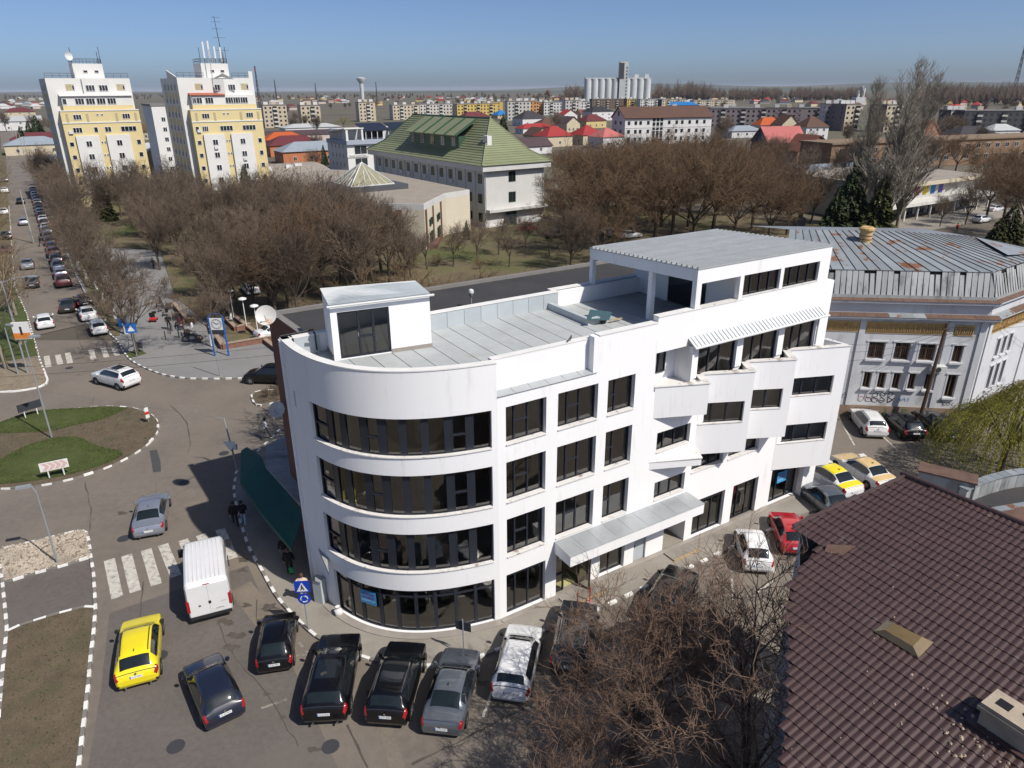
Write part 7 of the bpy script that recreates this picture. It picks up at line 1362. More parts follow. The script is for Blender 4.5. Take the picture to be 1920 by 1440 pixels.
def shape_parts(kind, L, W, H, res):
    k = (kind, L, W, H, res)
    if k in SHP: return SHP[k]
    s = Shape(kind, L, W, H); nf, nv = (54, 23) if res else (22, 12)
    f = np.unique(np.concatenate([np.linspace(0, 1, nf), np.linspace(0, .06, 8 if res else 3), np.linspace(.94, 1, 6 if res else 2)])); v = np.linspace(0, 7, nv); g = s.surf(f, v); m = MB(); m.grid(g.tolist(), flip=True); h = g.copy(); h[:, :, 1] *= -1; m.grid(h.tolist())
    for i, fl in ((0, 1), (-1, 0)):
        ring = [tuple(p) for p in g[i]] + [tuple(p) for p in h[i][::-1]][1:-1]; m.add(ring, [tuple(range(len(ring)))[::-1] if not fl else tuple(range(len(ring)))])
    rg, wg, sg = GLZ[kind]; P = {'body': m.mesh('body', CP['white'], 50)}
    def mm(name, mb, mat): P[name] = mb.mesh(name, M[mat], True)
    mm('rear_window', s.patch(rg[0]+.012, rg[1]-.012, 5.12, 7, 6, 8, .008, 0), 'carglass2'); mm('windscreen', s.patch(wg[0]+.012, wg[1]-.012, 5.12, 7, 6, 8, .008, 0), 'carglass')
    for sd, nm in ((1, 'a'), (-1, 'b')): mm('side'+nm, s.patch(sg[0]+.02, sg[1]-.03, 4.16, 4.86, 16, 5, .008, sd), 'carglass')
    for sd, nm in ((1, 'a'), (-1, 'b')): mm('tail'+nm, s.patch(.004, .05, 3.45, 4.4, 6, 6, .014, sd), 'taillight'); mm('head'+nm, s.patch(.945, .985, 3.5, 4.5, 4, 4, .012, sd), 'headlight')
    mm('roof_glass', s.patch(.24, .46, 5.7, 7, 6, 6, .006, 0), 'carglass'); mm('bumper', s.patch(.0, .03, 1.3, 2.35, 4, 5, .012, 0), 'trim'); mm('roof_paint', s.patch(rg[1]-.005, wg[0]+.005, 4.92, 7, 10, 8, .004, 0), 'trim'); mm('hood_paint', s.patch(wg[1], .985, 4.1, 7, 8, 8, .004, 0), 'trim'); mm('deck_paint', s.patch(.01, rg[0], 4.1, 7, 6, 8, .004, 0), 'trim')
    gp_ = MB()
    def strip(f0, f1, v0, v1):
        for sd in (1, -1): q = s.patch(f0, f1, v0, v1, 2 if f1-f0 < .02 else 10, 8, .004, sd); gp_.add(q.v, q.f)
    for fx in ({'hatch': (.36, .62), 'mini': (.33, .66)}.get(kind, (.24, .43, .63))): strip(fx-.0016, fx+.0016, 1.6, 4.1)
    strip(sg[0]+.05, sg[1]-.02, 4.05, 4.12); strip(.02, .024, 4.3, 7); strip(wg[1]+.012, wg[1]+.016, 4.6, 7); strip(.975, .979, 4.2, 7); strip(.25, .7, 1.45, 1.6)
    P['gaps'] = gp_.mesh('panel_gap', M['trim'])
    r = .315*H/1.5 if kind != 'suv' else .35; wh = MB(); wh.lathe([(r*.62, -.1), (r*.93, -.1), (r, -.06), (r, .06), (r*.93, .1), (r*.62, .1)], 18 if res else 10); P['tyre'] = wh.mesh('wheel', M['tyre'], True); P['tyre'].transform(Matrix.Rotation(math.pi/2, 4, 'X'))
    rm = MB(); rm.lathe([(.01, .085), (r*.2, .09), (r*.6, .07), (r*.66, .1)], 14)
    for q in range(5): a = q*1.2566; rm.box(r*.1, r*.6, -.03, .03, .07, .1); n = len(rm.v)-8; rm.v[n:] = [(x*math.cos(a)-y*math.sin(a), x*math.sin(a)+y*math.cos(a), z) for x, y, z in rm.v[n:]]
    P['rim'] = rm.mesh('rim', M['rim'], False); P['rim'].transform(Matrix.Rotation(-math.pi/2, 4, 'X'))
    ar = MB().lathe([(.01, .0), (r*1.13, .0)], 18); P['arch'] = ar.mesh('wheel_arch', M['trim']); P['arch'].transform(Matrix.Rotation(-math.pi/2, 4, 'X')); P['r'] = r; P['s'] = s
    mi = MB(); mi.lathe([(.01, -.1), (.06, -.09), (.085, 0), (.06, .09), (.01, .1)], 8); P['mirror'] = mi.mesh('mirror', M['trim'], True); P['mirror'].transform(Matrix.Scale(1.25, 4, (0, 1, 0))); SHP[k] = P; return P
DIM = {'hatch': (4.0, 1.74, 1.48), 'sedan': (4.6, 1.8, 1.45), 'wagon': (4.5, 1.78, 1.5), 'suv': (4.6, 1.88, 1.65), 'mini': (3.6, 1.64, 1.48)}
def setmat(o, m): o.material_slots[0].link = 'OBJECT'; o.material_slots[0].material = m
def car(kind, rear, front, col, label, plate=None, dim=None, res=True, opts=(), z=0.0, group=None, at=None, hd=None):
    L, W, H = dim or DIM[kind]
    if at is None:
        a, b = G(*rear, z), G(*front, z); d = (b-a).normalized(); c = a + d*(L/2)
    else: c = Vector(at); d = Vector((math.cos(hd), math.sin(hd), 0))
    t = thing('car', label, 'car', (c.x, c.y, z), math.atan2(d.y, d.x), group); P = shape_parts(kind, L, W, H, res)
    body = inst(P['body'], 'body', t); setmat(body, CP[col])
    def part(key, nm, par=t, **k): return inst(P[key], nm, par, **k)
    part('rear_window', 'rear_window'); part('windscreen', 'windscreen'); part('sidea', 'side_window'); part('sideb', 'side_window'); part('taila', 'tail_light'); part('tailb', 'tail_light')
    if res: part('heada', 'headlight'); part('headb', 'headlight'); part('gaps', 'panel_gap')['kind'] = 'stuff'; MB().box(-.012, .012, -.17, .17, -.008, .008).obj('rear_wiper', M['trim'], t, loc=(L*(GLZ[kind][0][0]+.02-.5)-.02, .1, 1.04*H/1.5)) if kind in ('hatch', 'wagon', 'suv', 'mini') else None
    if 'bumper' in opts: part('bumper', 'bumper')
    if 'glassroof' in opts: part('roof_glass', 'roof_glass')
    for o in opts:
        if o.startswith('roof:'): setmat(part('roof_paint', 'roof_panel'), CP[o[5:]]); setmat(part('hood_paint', 'bonnet'), CP[o[5:]]); setmat(part('deck_paint', 'boot_lid'), CP[o[5:]])
    r = P['r']
    for fx in (.185, .81):
        for sd in (1, -1):
            x = L*(fx-.5); w_ = part('tyre', 'wheel', loc=(x, sd*(W/2-.095), r), rot=(0, 0, 0 if sd > 0 else math.pi)); 
            if res: part('rim', 'rim', w_); part('arch', 'wheel_arch', loc=(x, sd*(W/2+.003), r+.02), rot=(0, 0, 0 if sd > 0 else math.pi))
    if not res: return t
    for sd in (1, -1): setmat(part('mirror', 'mirror', loc=(L*(GLZ[kind][1][1]-.5)-.1, sd*(W/2+.07), .98*H/1.5)), CP[col] if 'blackmirror' not in opts else M['trim'])
    rx = -L/2
    s = P['s']; zp = {'sedan': .62, 'mini': .66}.get(kind, .74)*H/1.5
    fr_ = np.linspace(0, .05, 40); g = s.surf(fr_, np.array([3.2, 7.])); zz = s.surf(fr_, np.array([7.]))[:, 0, 2]; i = int(np.argmin(abs(zz-zp-.06))); xp = s.L*(fr_[i]-.5)
    e = MB().box(-.006, .006, -.26, .26, -.057, .057).obj('number_plate', M['plate'], t, loc=(xp-.02, 0, zp)); e.rotation_euler = (0, R(12), 0)
    MB().box(-.008, -.0062, .215, .26, -.055, .055).obj('plate_band', M['plate_blue'], e)
    if plate: text(plate, .105, M['black'], e, (-.009, -.02, 0), (R(90), 0, R(-90)), 'plate_text', .0005, sx=.8)
    if 'fin' in opts: m = MB(); m.add([(-.12, 0, 0), (.12, 0, 0), (-.09, 0, .08), (0, .02, 0), (0, -.02, 0)], [(0, 3, 2), (3, 1, 2), (1, 4, 2), (4, 0, 2)]); m.obj('antenna', M['trim'], t, loc=(L*(GLZ[kind][0][1]+.05-.5), 0, H-.005))
    if 'rod' in opts: MB().tube([(0, 0, 0), (-.18, 0, .28)], .006, 4).obj('antenna', M['trim'], t, loc=(L*(GLZ[kind][0][1]+.05-.5), 0, H-.01))
    if 'rails' in opts or 'silverrails' in opts:
        for sd in (1, -1):
            q = s.surf(np.linspace(GLZ[kind][0][1]+.02, GLZ[kind][1][0]-.02, 8), np.array([5.25]), 0)[:, 0]; MB().tube([(p[0], sd*p[1], p[2]+.05) for p in q], .02, 5).obj('roof_rail', M['chrome'] if 'silverrails' in opts else M['trim'], t)
    if 'exhaust' in opts:
        for sd in (1, -1): MB().tube([(-L/2-.01, sd*.5, .28), (-L/2+.1, sd*.5, .28)], .045, 8).obj('exhaust', M['chrome'], t)
    if 'taxi' in opts: m = MB().box(-.1, .1, -.22, .22, 0, .12); m.obj('taxi_sign', M['plate'], t, loc=(.25, 0, H)); 
    if 'badge' in opts: MB().lathe([(.01, 0), (.05, 0), (.05, .012), (.01, .012)], 10).obj('badge', M['chrome'], t, loc=(xp-.03, 0, zp+.17)).rotation_euler = (0, R(-80), 0)
    return t
car('hatch', (262, 1294), (271, 1190), 'yellow', 'bright yellow hatchback driving up the lane at left', 'CL 27 FWC', (4.35, 1.8, 1.56), opts=('rails', 'fin', 'exhaust', 'bumper', 'badge', 'blackmirror'), z=0.006)
car('hatch', (428, 1363), (383, 1262), 'navy', 'dark navy hatchback at the lower left, turning out', 'CL 60 MCV', (3.97, 1.72, 1.47), opts=('badge',), z=0.006)
car('mini', (517, 1268), (528, 1180), 'black', 'small rounded black hatchback beside the kerb', 'B 555 MEV', (3.57, 1.63, 1.49), opts=('badge', 'rod'))
car('suv', (610, 1367), (640, 1228), 'black', 'large black car with a glass roof, leftmost of the parked row', 'CL 65 ALN', (4.85, 1.95, 1.62), opts=('glassroof', 'bumper', 'exhaust'))
car('suv', (724, 1372), (762, 1246), 'black', 'black crossover with silver roof rails in the parked row', 'CL 11 KDR', (4.45, 1.84, 1.6), opts=('silverrails', 'bumper', 'badge', 'glassroof'))
car('sedan', (828, 1388), (862, 1262), 'grey', 'metallic grey saloon in the parked row', 'CL 12 CXT', (4.6, 1.8, 1.46), opts=('fin', 'badge'))
car('wagon', (955, 1325), (982, 1210), 'white', 'white estate car in the parked row by the sign', 'CL 23 KSS', (4.45, 1.75, 1.52), opts=('bumper', 'blackmirror'))
car('suv', (1066, 1278), (1084, 1170), 'darkgrey', 'dark car with roof rails half hidden under the bare tree', 'CL 30 VLC', (4.6, 1.85, 1.65), opts=('silverrails', 'glassroof'))
car('sedan', (1228, 1178), (1262, 1118), 'black', 'black car under the bare twigs next to the kerb', 'CL 09 TRD')
car('sedan', (281, 1012), (294, 944), 'silver', 'silver saloon leaving the roundabout', 'CL 77 MYV', (4.55, 1.8, 1.42), opts=('fin', 'badge', 'exhaust'))
car('mini', (1420, 1080), (1402, 1018), 'white', 'small white hatchback parked in front of the shops', 'CL 10 TVB', (3.56, 1.64, 1.49), opts=('rod', 'blackmirror', 'badge'))
car('mini', (1492, 1046), (1466, 985), 'red', 'small red car beside the tiled roof', 'CL 05 RED', (3.8, 1.7, 1.42), opts=('rod',))
car('sedan', (1585, 985), (1532, 938), 'grey', 'grey car half hidden by the tiled roof', 'CL 14 GRX')
car('sedan', (1600, 938), (1530, 893), 'white', 'white taxi with a yellow roof by the building corner', 'CL 22 TAX', opts=('roof:yellow', 'taxi', 'fin'))
car('sedan', (1662, 925), (1592, 880), 'white', 'white taxi with a cream roof behind the yellow one', 'CL 18 TAX', opts=('roof:cream', 'taxi', 'fin'))
car('wagon', (1643, 825), (1612, 786), 'white', 'white estate car with roof rails parked by the old building', 'CL 44 CLO', (4.3, 1.75, 1.48), opts=('rails', 'bumper', 'badge'))
car('hatch', (1715, 830), (1672, 792), 'black', 'black hatchback parked by the wooden pole', 'CL 90 GLF', opts=('badge',))
car('sedan', (1786, 832), (1742, 796), 'darkgrey', 'dark grey saloon parked beside the willow', 'CL 33 AUD', opts=('fin',))
car('suv', (252, 729), (192, 713), 'white', 'white off-road car entering the roundabout', 'CL 19 MLS', (4.78, 1.92, 1.78), opts=('rails', 'bumper', 'glassroof'))
car('wagon', (548, 716), (465, 714), 'black', 'black people carrier on the side street by the brown wall', 'CL 71 ZFR', (4.35, 1.8, 1.65))
car('hatch', (88, 619), (80, 588), 'white', 'white hatchback driving away in the left lane of the street', 'CL 08 BMW', (4.25, 1.75, 1.43), opts=('fin', 'badge'), z=.006)
car('sedan', (170, 604), (152, 568), 'white', 'white saloon parked at the kerb behind the small white hatchback', 'CL 41 SKD', z=.006, opts=('badge',))
car('hatch', (190, 630), (173, 598), 'white', 'small white hatchback nearest the far crossing', 'CL 62 PGT', (3.85, 1.66, 1.44), opts=('bumper', 'rod'), z=.006)
car('sedan', (128, 589), (136, 560), 'brown', 'bronze saloon waiting in the right lane', 'CL 52 AUD', z=.006)
car('wagon', (163, 580), (150, 552), 'black', 'black car parked right behind the white saloon', 'CL 43 BLK', z=.006)
car('sedan', (61, 543), (60, 515), 'navy', 'dark blue car driving away in the left lane', 'CL 36 NVY', z=.006)
car('sedan', (53, 507), (52, 488), 'silver', 'silver saloon ahead of the dark blue car in the left lane', 'CL 38 SLV', z=.006)
# the white delivery van
def van(rear, front, label):
    a, b = G(*rear, .006), G(*front, .006); d = (b-a).normalized(); L, W, H = 5.4, 2.05, 2.5; c = a+d*(L/2); t = thing('van', label, 'van', (c.x, c.y, .006), math.atan2(d.y, d.x))
    st = [(-2.7, .45, 2.28, .93, .90), (-2.66, .34, 2.42, .98, .90), (-2.4, .32, 2.48, 1, .90), (0, .3, 2.5, 1, .90), (1.0, .3, 2.46, 1, .88), (1.35, .3, 2.3, 1, .86), (1.95, .3, 1.45, .99, .84), (2.45, .32, 1.12, .96, .8), (2.66, .36, .85, .9, .72), (2.7, .45, .7, .84, .66)]
    X = [s[0] for s in st]; xs = np.linspace(-2.7, 2.7, 40); Y = cr(xs, X, np.array([s[1:] for s in st])); rows = []
    for x, (zb, zt, wf, wt) in zip(xs, Y):
        w_ = W/2*wf; rows.append([(x, 0, zb), (x, w_*.95, zb), (x, w_, zb+.15), (x, w_, zb+(zt-zb)*.5), (x, w_*.985, zt-.32*(zt-zb)/2.2), (x, w_*wt+.03, zt-.09), (x, w_*wt-.06, zt-.015), (x, 0, zt)])
    m = MB(); m.grid(rows); m.grid([[(p[0], -p[1], p[2]) for p in r] for r in rows], flip=True)
    for i, fl in ((0, 0), (-1, 1)): ring = rows[i] + [(p[0], -p[1], p[2]) for p in rows[i][::-1]][1:-1]; m.add(ring, [tuple(range(len(ring)))[::-1] if not fl else tuple(range(len(ring)))])
    m.obj('body', CP['white'], t, 35)
    for k in range(8): MB().box(-2.5, .9, -.72+k*.2, -.66+k*.2, 2.478, 2.503).obj('roof_rib', CP['white'], t)
    for sd in (1, -1): 
        dr = MB().box(-2.725, -2.695, .012 if sd > 0 else -.93, .93 if sd > 0 else -.012, .55, 2.26).obj('rear_door', CP['white'], t, bevel=.01)
        MB().box(-2.74, -2.6, sd*.96-.07, sd*.96+.07, .85, 1.5).obj('tail_light', M['taillight'], t)
        MB().box(1.55, 1.75, sd*1.2-.13, sd*1.2+.13, 1.35, 1.75).obj('mirror', M['trim'], t); MB().tube([(1.6, sd*1.0, 1.4), (1.6, sd*1.2, 1.45)], .03, 5).obj('mirror_arm', M['trim'], t); MB().box(1.05, 1.75, sd*1.012-.006, sd*1.012+.006, 1.5, 2.0).obj('side_window', M['carglass'], t)
        for x in (-1.75, 1.75): w_ = MB().lathe([(.2, -.11), (.31, -.11), (.34, -.07), (.34, .07), (.31, .11), (.2, .11)], 16).obj('wheel', M['tyre'], t, True, loc=(x, sd*.93, .34)); w_.rotation_euler = (R(90), 0, 0); MB().lathe([(.01, .09), (.21, .08)], 12).obj('rim', M['rim'], w_)
    MB().box(-2.76, -2.5, -.95, .95, .36, .52).obj('bumper', M['trim'], t); MB().box(-2.735, -2.726, -.68, -.16, .72, .84).obj('number_plate', M['plate'], t); text('CL 88 MCV', .105, M['black'], t, (-2.74, -.43, .78), (R(90), 0, R(-90)), 'plate_text', .0005, sx=.75)
    MB().box(-2.74, -2.72, -.09, .03, 1.14, 1.3).obj('door_handle', M['trim'], t); MB().box(-2.73, -2.7, -.15, .15, 2.28, 2.31).obj('brake_light', M['taillight'], t); text('BOXER', .08, M['steel'], t, (-2.73, -.65, 1.12), (R(90), 0, R(-90)), 'lettering', .001); MB().lathe([(.01, 0), (.07, 0), (.05, .01)], 6).obj('badge', M['chrome'], t, loc=(-2.73, .45, 1.12)).rotation_euler = (0, R(-90), 0)
    m = MB(); m.quad((1.42, -.8, 2.22), (1.42, .8, 2.22), (1.97, .86, 1.5), (1.97, -.86, 1.5)); m.obj('windscreen', M['carglass'], t)
    return t
van((400, 1165), (391, 1045), 'white delivery van at the near crossing')
# rows of parked and moving cars farther up the street
rc_ = random.Random(9); cols = ['black', 'darkgrey', 'grey', 'white', 'silver', 'navy', 'black', 'brown', 'white', 'maroon', 'darkgrey']
kr0 = G(140, 532); hd0 = math.atan2(far_d.y, far_d.x); lf = Vector((far_d.y, -far_d.x, 0))
for i in range(22):
    p = kr0 + far_d*(5.6*i) - lf*1.25; car(rc_.choice(('hatch', 'sedan', 'wagon', 'suv')), None, None, rc_.choice(cols), '%s car parked along the right kerb of the far street' % ('%s' % ORD[i] if i < 20 else 'distant'), res=False, z=.006, at=(p.x, p.y, 0), hd=hd0, group='cars parked along the far street')
for i, (t_, o_) in enumerate(((30, -7.6), (44, -7.6), (60, -4.6), (78, -7.8), (95, -4.5), (120, -7.5), (150, -7.4))):
    p = kr0 + far_d*t_ + lf*o_; car(rc_.choice(('hatch', 'sedan', 'suv')), None, None, ['maroon', 'black', 'silver', 'white', 'black', 'white', 'grey'][i], '%s car moving up the far street' % ['dark red', 'black', 'silver', 'white', 'second black', 'second white', 'grey'][i], res=False, z=.006, at=(p.x, p.y, 0), hd=hd0, group='cars moving on the far street')
lots = [(1160, 443, 'white', 20), (1180, 446, 'white', 25), (1150, 440, 'silver', 20), (990, 432, 'red', 35), (1045, 445, 'darkgrey', 30), (470, 548, 'white', 120), (505, 535, 'white', 120), (520, 630, 'white', 40), (78, 322, 'white', 125), (95, 330, 'white', 125), (60, 300, 'white', 125), (70, 310, 'silver', 125), (100, 345, 'darkgrey', 125), (320, 345, 'white', 40), (328, 341, 'silver', 40), (575, 318, 'darkgrey', 30), (105, 352, 'black', 125), (1790, 480, 'blue', 10), (1840, 415, 'white', 30), (1865, 395, 'white', 30)]
for i, (u, v, c_, h_) in enumerate(lots): p = G(u, v, .2); car(('hatch', 'sedan', 'wagon')[i % 3], None, None, c_, '%s car parked %s' % (c_ if c_ != 'darkgrey' else 'dark grey', ['beyond the roof terrace', 'beside the first white one beyond the terrace', 'far behind the terrace roof', 'at the foot of the green-roofed building', 'right of the green-roofed building', 'among the bare park trees', 'deeper among the bare park trees', 'behind the dish by the brown wall', 'by the left tower, middle one', 'by the left tower, nearest one', 'by the left tower, farthest one', 'by the left tower beside the row', 'at the foot of the left tower', 'between the towers, left one', 'between the towers, right one', 'by the orange house', 'behind the trees by the left tower', 'behind the old building', 'near the cinema', 'right of the cinema'][i]), res=False, z=.2 if v > 425 or v < 350 else .05, at=(p.x, p.y, 0), hd=R(h_), group='cars parked far off')
# ================================================================ street furniture, people
M['blue'] = pm('sign_blue', (.01, .05, .42), .4, 0); M['bluepost'] = pm('blue_post', (.02, .13, .45), .4, .05); M['signpink'] = pm('sign_pink', (.6, .42, .4), .6, .05); M['signwhite'] = pm('sign_white', (.7, .7, .68), .5, .03); M['signred'] = pm('sign_red', (.55, .03, .03), .5, 0); M['greypole'] = pm('grey_pole', (.30, .32, .34), .5, .05, metal=.2); M['signback'] = pm('sign_back', (.035, .04, .05), .6, .05); M['wood'] = pm('pole_wood', (.085, .055, .04), .9, .2, 2, stretch=(1, 1, .2)); M['bench'] = pm('bench_wood', (.07, .04, .03), .8, .1); M['redcloth'] = pm('red_cloth', (.3, .03, .06), .9, .1); M['planter'] = pm('planter_stone', (.32, .24, .18), .85, .12, 1.5)
def base(u, v, z=.12): p = G(u, v, z); return (p.x, p.y, z)
def toppt(b, u, v):       # height of the point above b seen at v
    d = sight(u, v); t = math.hypot(b[0], b[1])/math.hypot(d.x, d.y); return CAM_H + d.z*t
# sign with dark back in front of the building
b = base(870, 1229); t = thing('road_sign', 'sign on a thin post with its dark back to the camera, at the kerb', 'road sign', b); MB().cyl(0, 0, 0, 2.1, .03).obj('post', M['greypole'], t); MB().box(-.38, .38, .03, .05, 1.45, 1.95).obj('plate', M['signback'], t, rotz=R(-20))
# crossing and roundabout signs
b = base(578, 1178); zt = toppt(b, 571, 1118); t = thing('road_sign', 'blue pedestrian crossing sign above a round blue roundabout sign', 'road sign', b); MB().cyl(0, 0, 0, 2.6, .03).obj('post', M['greypole'], t)
fc = math.atan2(-b[1], -b[0]) + math.pi/2
e = bpy.data.objects.new('sign_head', None); COL.objects.link(e); e.parent = t; e.rotation_euler = (0, 0, R(4)); e.location = (0, 0, 2.25)
MB().box(-.36, .36, -.05, -.035, -.05, .62).obj('plate', M['blue'], e); MB().add([(-.27, -.056, .02), (.27, -.056, .02), (0, -.056, .54)], [(0, 1, 2)]).obj('triangle', M['signwhite'], e)
m = MB(); m.tube([(0, -.06, .4), (.0, -.06, .3), (-.06, -.06, .12)], .025, 5).tube([(0, -.06, .27), (.08, -.06, .12)], .022, 5).tube([(-.06, -.06, .3), (.07, -.06, .24)], .015, 5); m.obj('walker', M['black'], e)
d = MB().lathe([(.01, -.008), (.31, -.008), (.31, .008), (.01, .008)], 24).obj('disc', M['blue'], e, loc=(.03, -.05, -.42)); d.rotation_euler = (R(90), 0, 0)
for k in range(3):
    a = k*2.094; MB().tube([(.17*math.cos(a+s), .17*math.sin(a+s), .012) for s in np.linspace(0, 1.2, 6)], .028, 4).add([(.17*math.cos(a+1.75), .17*math.sin(a+1.75), .014), (.25*math.cos(a+1.2), .25*math.sin(a+1.2), .014), (.09*math.cos(a+1.2), .09*math.sin(a+1.2), .014)], [(0, 1, 2), (2, 1, 0)]).obj('arrow', M['signwhite'], d)
# give-way post on the shop pavement, lamp at its middle
b = base(445, 882); zt = toppt(b, 434, 787); t = thing('lamp_post', 'pale slanted lamp post with a give way sign back, by the awning', 'lamp post', b); h = min(6.5, zt); MB().tube([(0, 0, 0), (-.15, 0, h*.55), (-.3, 0, h)], [.07, .06, .05], 8).obj('post', M['oldconc'], t); MB().slab([(-.6, -.08, h*.58), (.25, -.08, h*.58), (-.17, -.08, h*.58-.75)], .03).obj('give_way_sign', M['signwhite'], t); MB().tube([(-.3, 0, h), (-.9, .1, h+.05)], .03, 6).obj('bracket', M['greypole'], t); MB().box(.02, .25, -.15, .1, h*.42, h*.42+.35).obj('box', M['sheet'], t)
# plaza crossing sign
b = base(257, 669, .15); t = thing('road_sign', 'blue crossing sign beside the plaza tree', 'road sign', b); MB().cyl(0, 0, 0, 3.0, .035).obj('post', M['greypole'], t); MB().box(-.5, .5, -.05, -.03, 2.5, 3.5).obj('plate', M['blue2'] if 'blue2' in M else M['bluepost'], t, rotz=R(15)); MB().add([(-.32, -.056, 2.68), (.32, -.056, 2.68), (0, -.056, 3.3)], [(0, 1, 2)]).obj('triangle', M['signwhite'], t, rotz=R(15))
# clock on blue posts
b1, b2 = G(403, 667, .12), G(429, 667, .12); d_ = (b2-b1).normalized(); t = thing('street_clock', 'street clock panel on two blue posts on the plaza', 'clock', b1, math.atan2(d_.y, d_.x)); w_ = (b2-b1).length; h = toppt(b1, 392, 594)-.1; k_ = h/5.6; w_ /= k_; h = 5.6; t.scale = (k_, k_, k_)
for x in (0, w_): MB().box(x-.09, x+.09, -.09, .09, 0, h).obj('post', M['bluepost'], t)
MB().box(.1, w_-.1, -.05, .05, 3.75, h-.2).obj('panel', M['signwhite'], t); MB().box(.1, w_-.1, -.04, .04, 3.1, 3.72).obj('lower_panel', M['signback'], t); MB().tube([(0, 0, h)] + [(w_/2-w_/2*math.cos(a), 0, h+.45*math.sin(a)) for a in np.linspace(0, math.pi, 9)], .03, 5).obj('hoop', M['bluepost'], t)
c_ = MB(); r_ = .66; c_.tube([(w_/2+r_*math.cos(a), -.06, 4.58+r_*math.sin(a)) for a in np.linspace(0, 6.283, 33)], .025, 4); c_.obj('dial', M['black'], t)
for k in range(12): a = k*math.pi/6; MB().tube([(w_/2+.5*math.cos(a), -.06, 4.58+.5*math.sin(a)), (w_/2+.6*math.cos(a), -.06, 4.58+.6*math.sin(a))], .022, 4).obj('hour_mark', M['black'], t)
MB().tube([(w_/2, -.07, 4.58), (w_/2+.42, -.07, 4.68)], .035, 4).tube([(w_/2, -.075, 4.58), (w_/2-.38, -.075, 4.86)], .028, 4).obj('hands', M['black'], t)
b = base(413, 706); t = thing('pole', 'slim dark sign pole in front of the street clock', 'pole', b); MB().tube([(0, 0, 0), (-.1, 0, toppt(b, 398, 615))], .045, 6).obj('post', M['greypole'], t); MB().box(-.25, .25, -.25, .25, 0, .06).obj('foot', M['concrete'], t)
# chevron boards
for u0, v0, u1, v1, lb, dark in ((93, 896, 121, 890, 'white and pink chevron board on the lawn of the roundabout', False), (48, 783, 71, 776, 'dark-backed chevron board on the far side of the roundabout', True)):
    a, b_ = G(u0, v0, .2), G(u1, v1, .2); d_ = (b_-a).normalized(); w_ = (b_-a).length; t = thing('chevron_board', lb, 'road sign', a, math.atan2(d_.y, d_.x))
    for x in (0, w_): MB().cyl(x, 0, 0, 1.15, .045).obj('leg', M['signwhite'], t)
    p = MB().box(-.4, w_+.4, -.06, -.03, .55, 1.2).obj('board', M['signback'] if dark else M['signwhite'], t)
    if not dark:
        n = 4
        for k in range(n): x = -.3+(w_+.5)*k/n; MB().add([(x, -.064, .6), (x+.25, -.064, .6), (x+.5, -.064, .875), (x+.25, -.064, 1.15), (x, -.064, 1.15), (x+.25, -.064, .875)], [(0, 1, 2, 5), (5, 2, 3, 4)]).obj('chevron', M['signpink'], p)
b = base(279, 792, .15); t = thing('marker_post', 'red and white marker board leaning at the edge of the roundabout', 'road sign', b); MB().cyl(0, 0, 0, 1.5, .03).obj('post', M['greypole'], t); MB().box(-.15, .15, -.04, -.02, .4, 1.3).obj('board', M['signwhite'], t, rotz=R(50)); MB().box(-.15, .15, -.045, -.041, .7, .95).obj('stripe', M['signred'], t, rotz=R(50))
# lamp posts
def lamp(u, v, h, label, arm=2.0, az=0.0, double=False, z=.12, r=.085):
    b = base(u, v, z); t = thing('street_lamp', label, 'street lamp', b, az, 'street lamps'); MB().tube([(0, 0, 0), (0, 0, h*.5), (0, 0, h)], [r, r*.8, r*.55], 8).obj('post', M['greypole'], t)
    for s in ((1, -1) if double else (1,)): MB().tube([(0, 0, h-.2), (s*arm*.5, 0, h+.25), (s*arm, 0, h+.3)], [.04, .035, .03], 6).obj('arm', M['greypole'], t); MB().box(s*arm-.1, s*arm+s*.6, -.13, .13, h+.24, h+.36).obj('lamp_head', M['greypole'], t)
    return t
lamp(97, 820, toppt(base(97, 820), 52, 642), 'grey lamp post standing on the roundabout lawn', 0.5, R(10), z=.2, r=.07); lamp(108, 1055, toppt(base(108, 1055), 74, 921), 'grey lamp post in the gravel median', .25, R(200), r=.06); t = lamp(52, 699, toppt(base(52, 699), 10, 528), 'tall double-armed street lamp by the left corner island', 2.4, R(8), True); lamp(34, 701, toppt(base(34, 701), 15, 616), 'slim grey pole beside the double-armed lamp', .3, 0)
MB().box(-.7, .7, -.1, .1, 3.4, 5.0).obj('billboard', M['signwhite'], t, loc=(.6, -.2, 0)); MB().box(-.7, .7, -.11, -.101, 3.45, 4.0).obj('billboard_print', pm('print_orange', (.62, .2, .03), .6, .3, 1.5, col2=(.7, .6, .5)), t, loc=(.6, -.2, 0)); MB().box(-.1, .1, -.115, -.112, 3.8, 4.6).obj('billboard_figure', M['signback'], t, loc=(.6, -.2, 0))
for i, (u, v) in enumerate([(439, 600), (463, 617), (418, 580), (485, 632)]):
    b = base(u, v, .2); t = thing('park_lamp', 'white mushroom-shaped park lamp, %s from the brown wall' % ['second' if i == 1 else 'third' if i == 0 else 'fourth' if i == 2 else 'first'][0], 'lamp', b, 0, 'mushroom park lamps'); MB().cyl(0, 0, 0, 3.4, .05).obj('post', M['signwhite'], t); MB().lathe([(.05, 3.35), (.45, 3.4), (.42, 3.5), (.1, 3.62), (.01, 3.62)], 12).obj('shade', M['signwhite'], t, True)
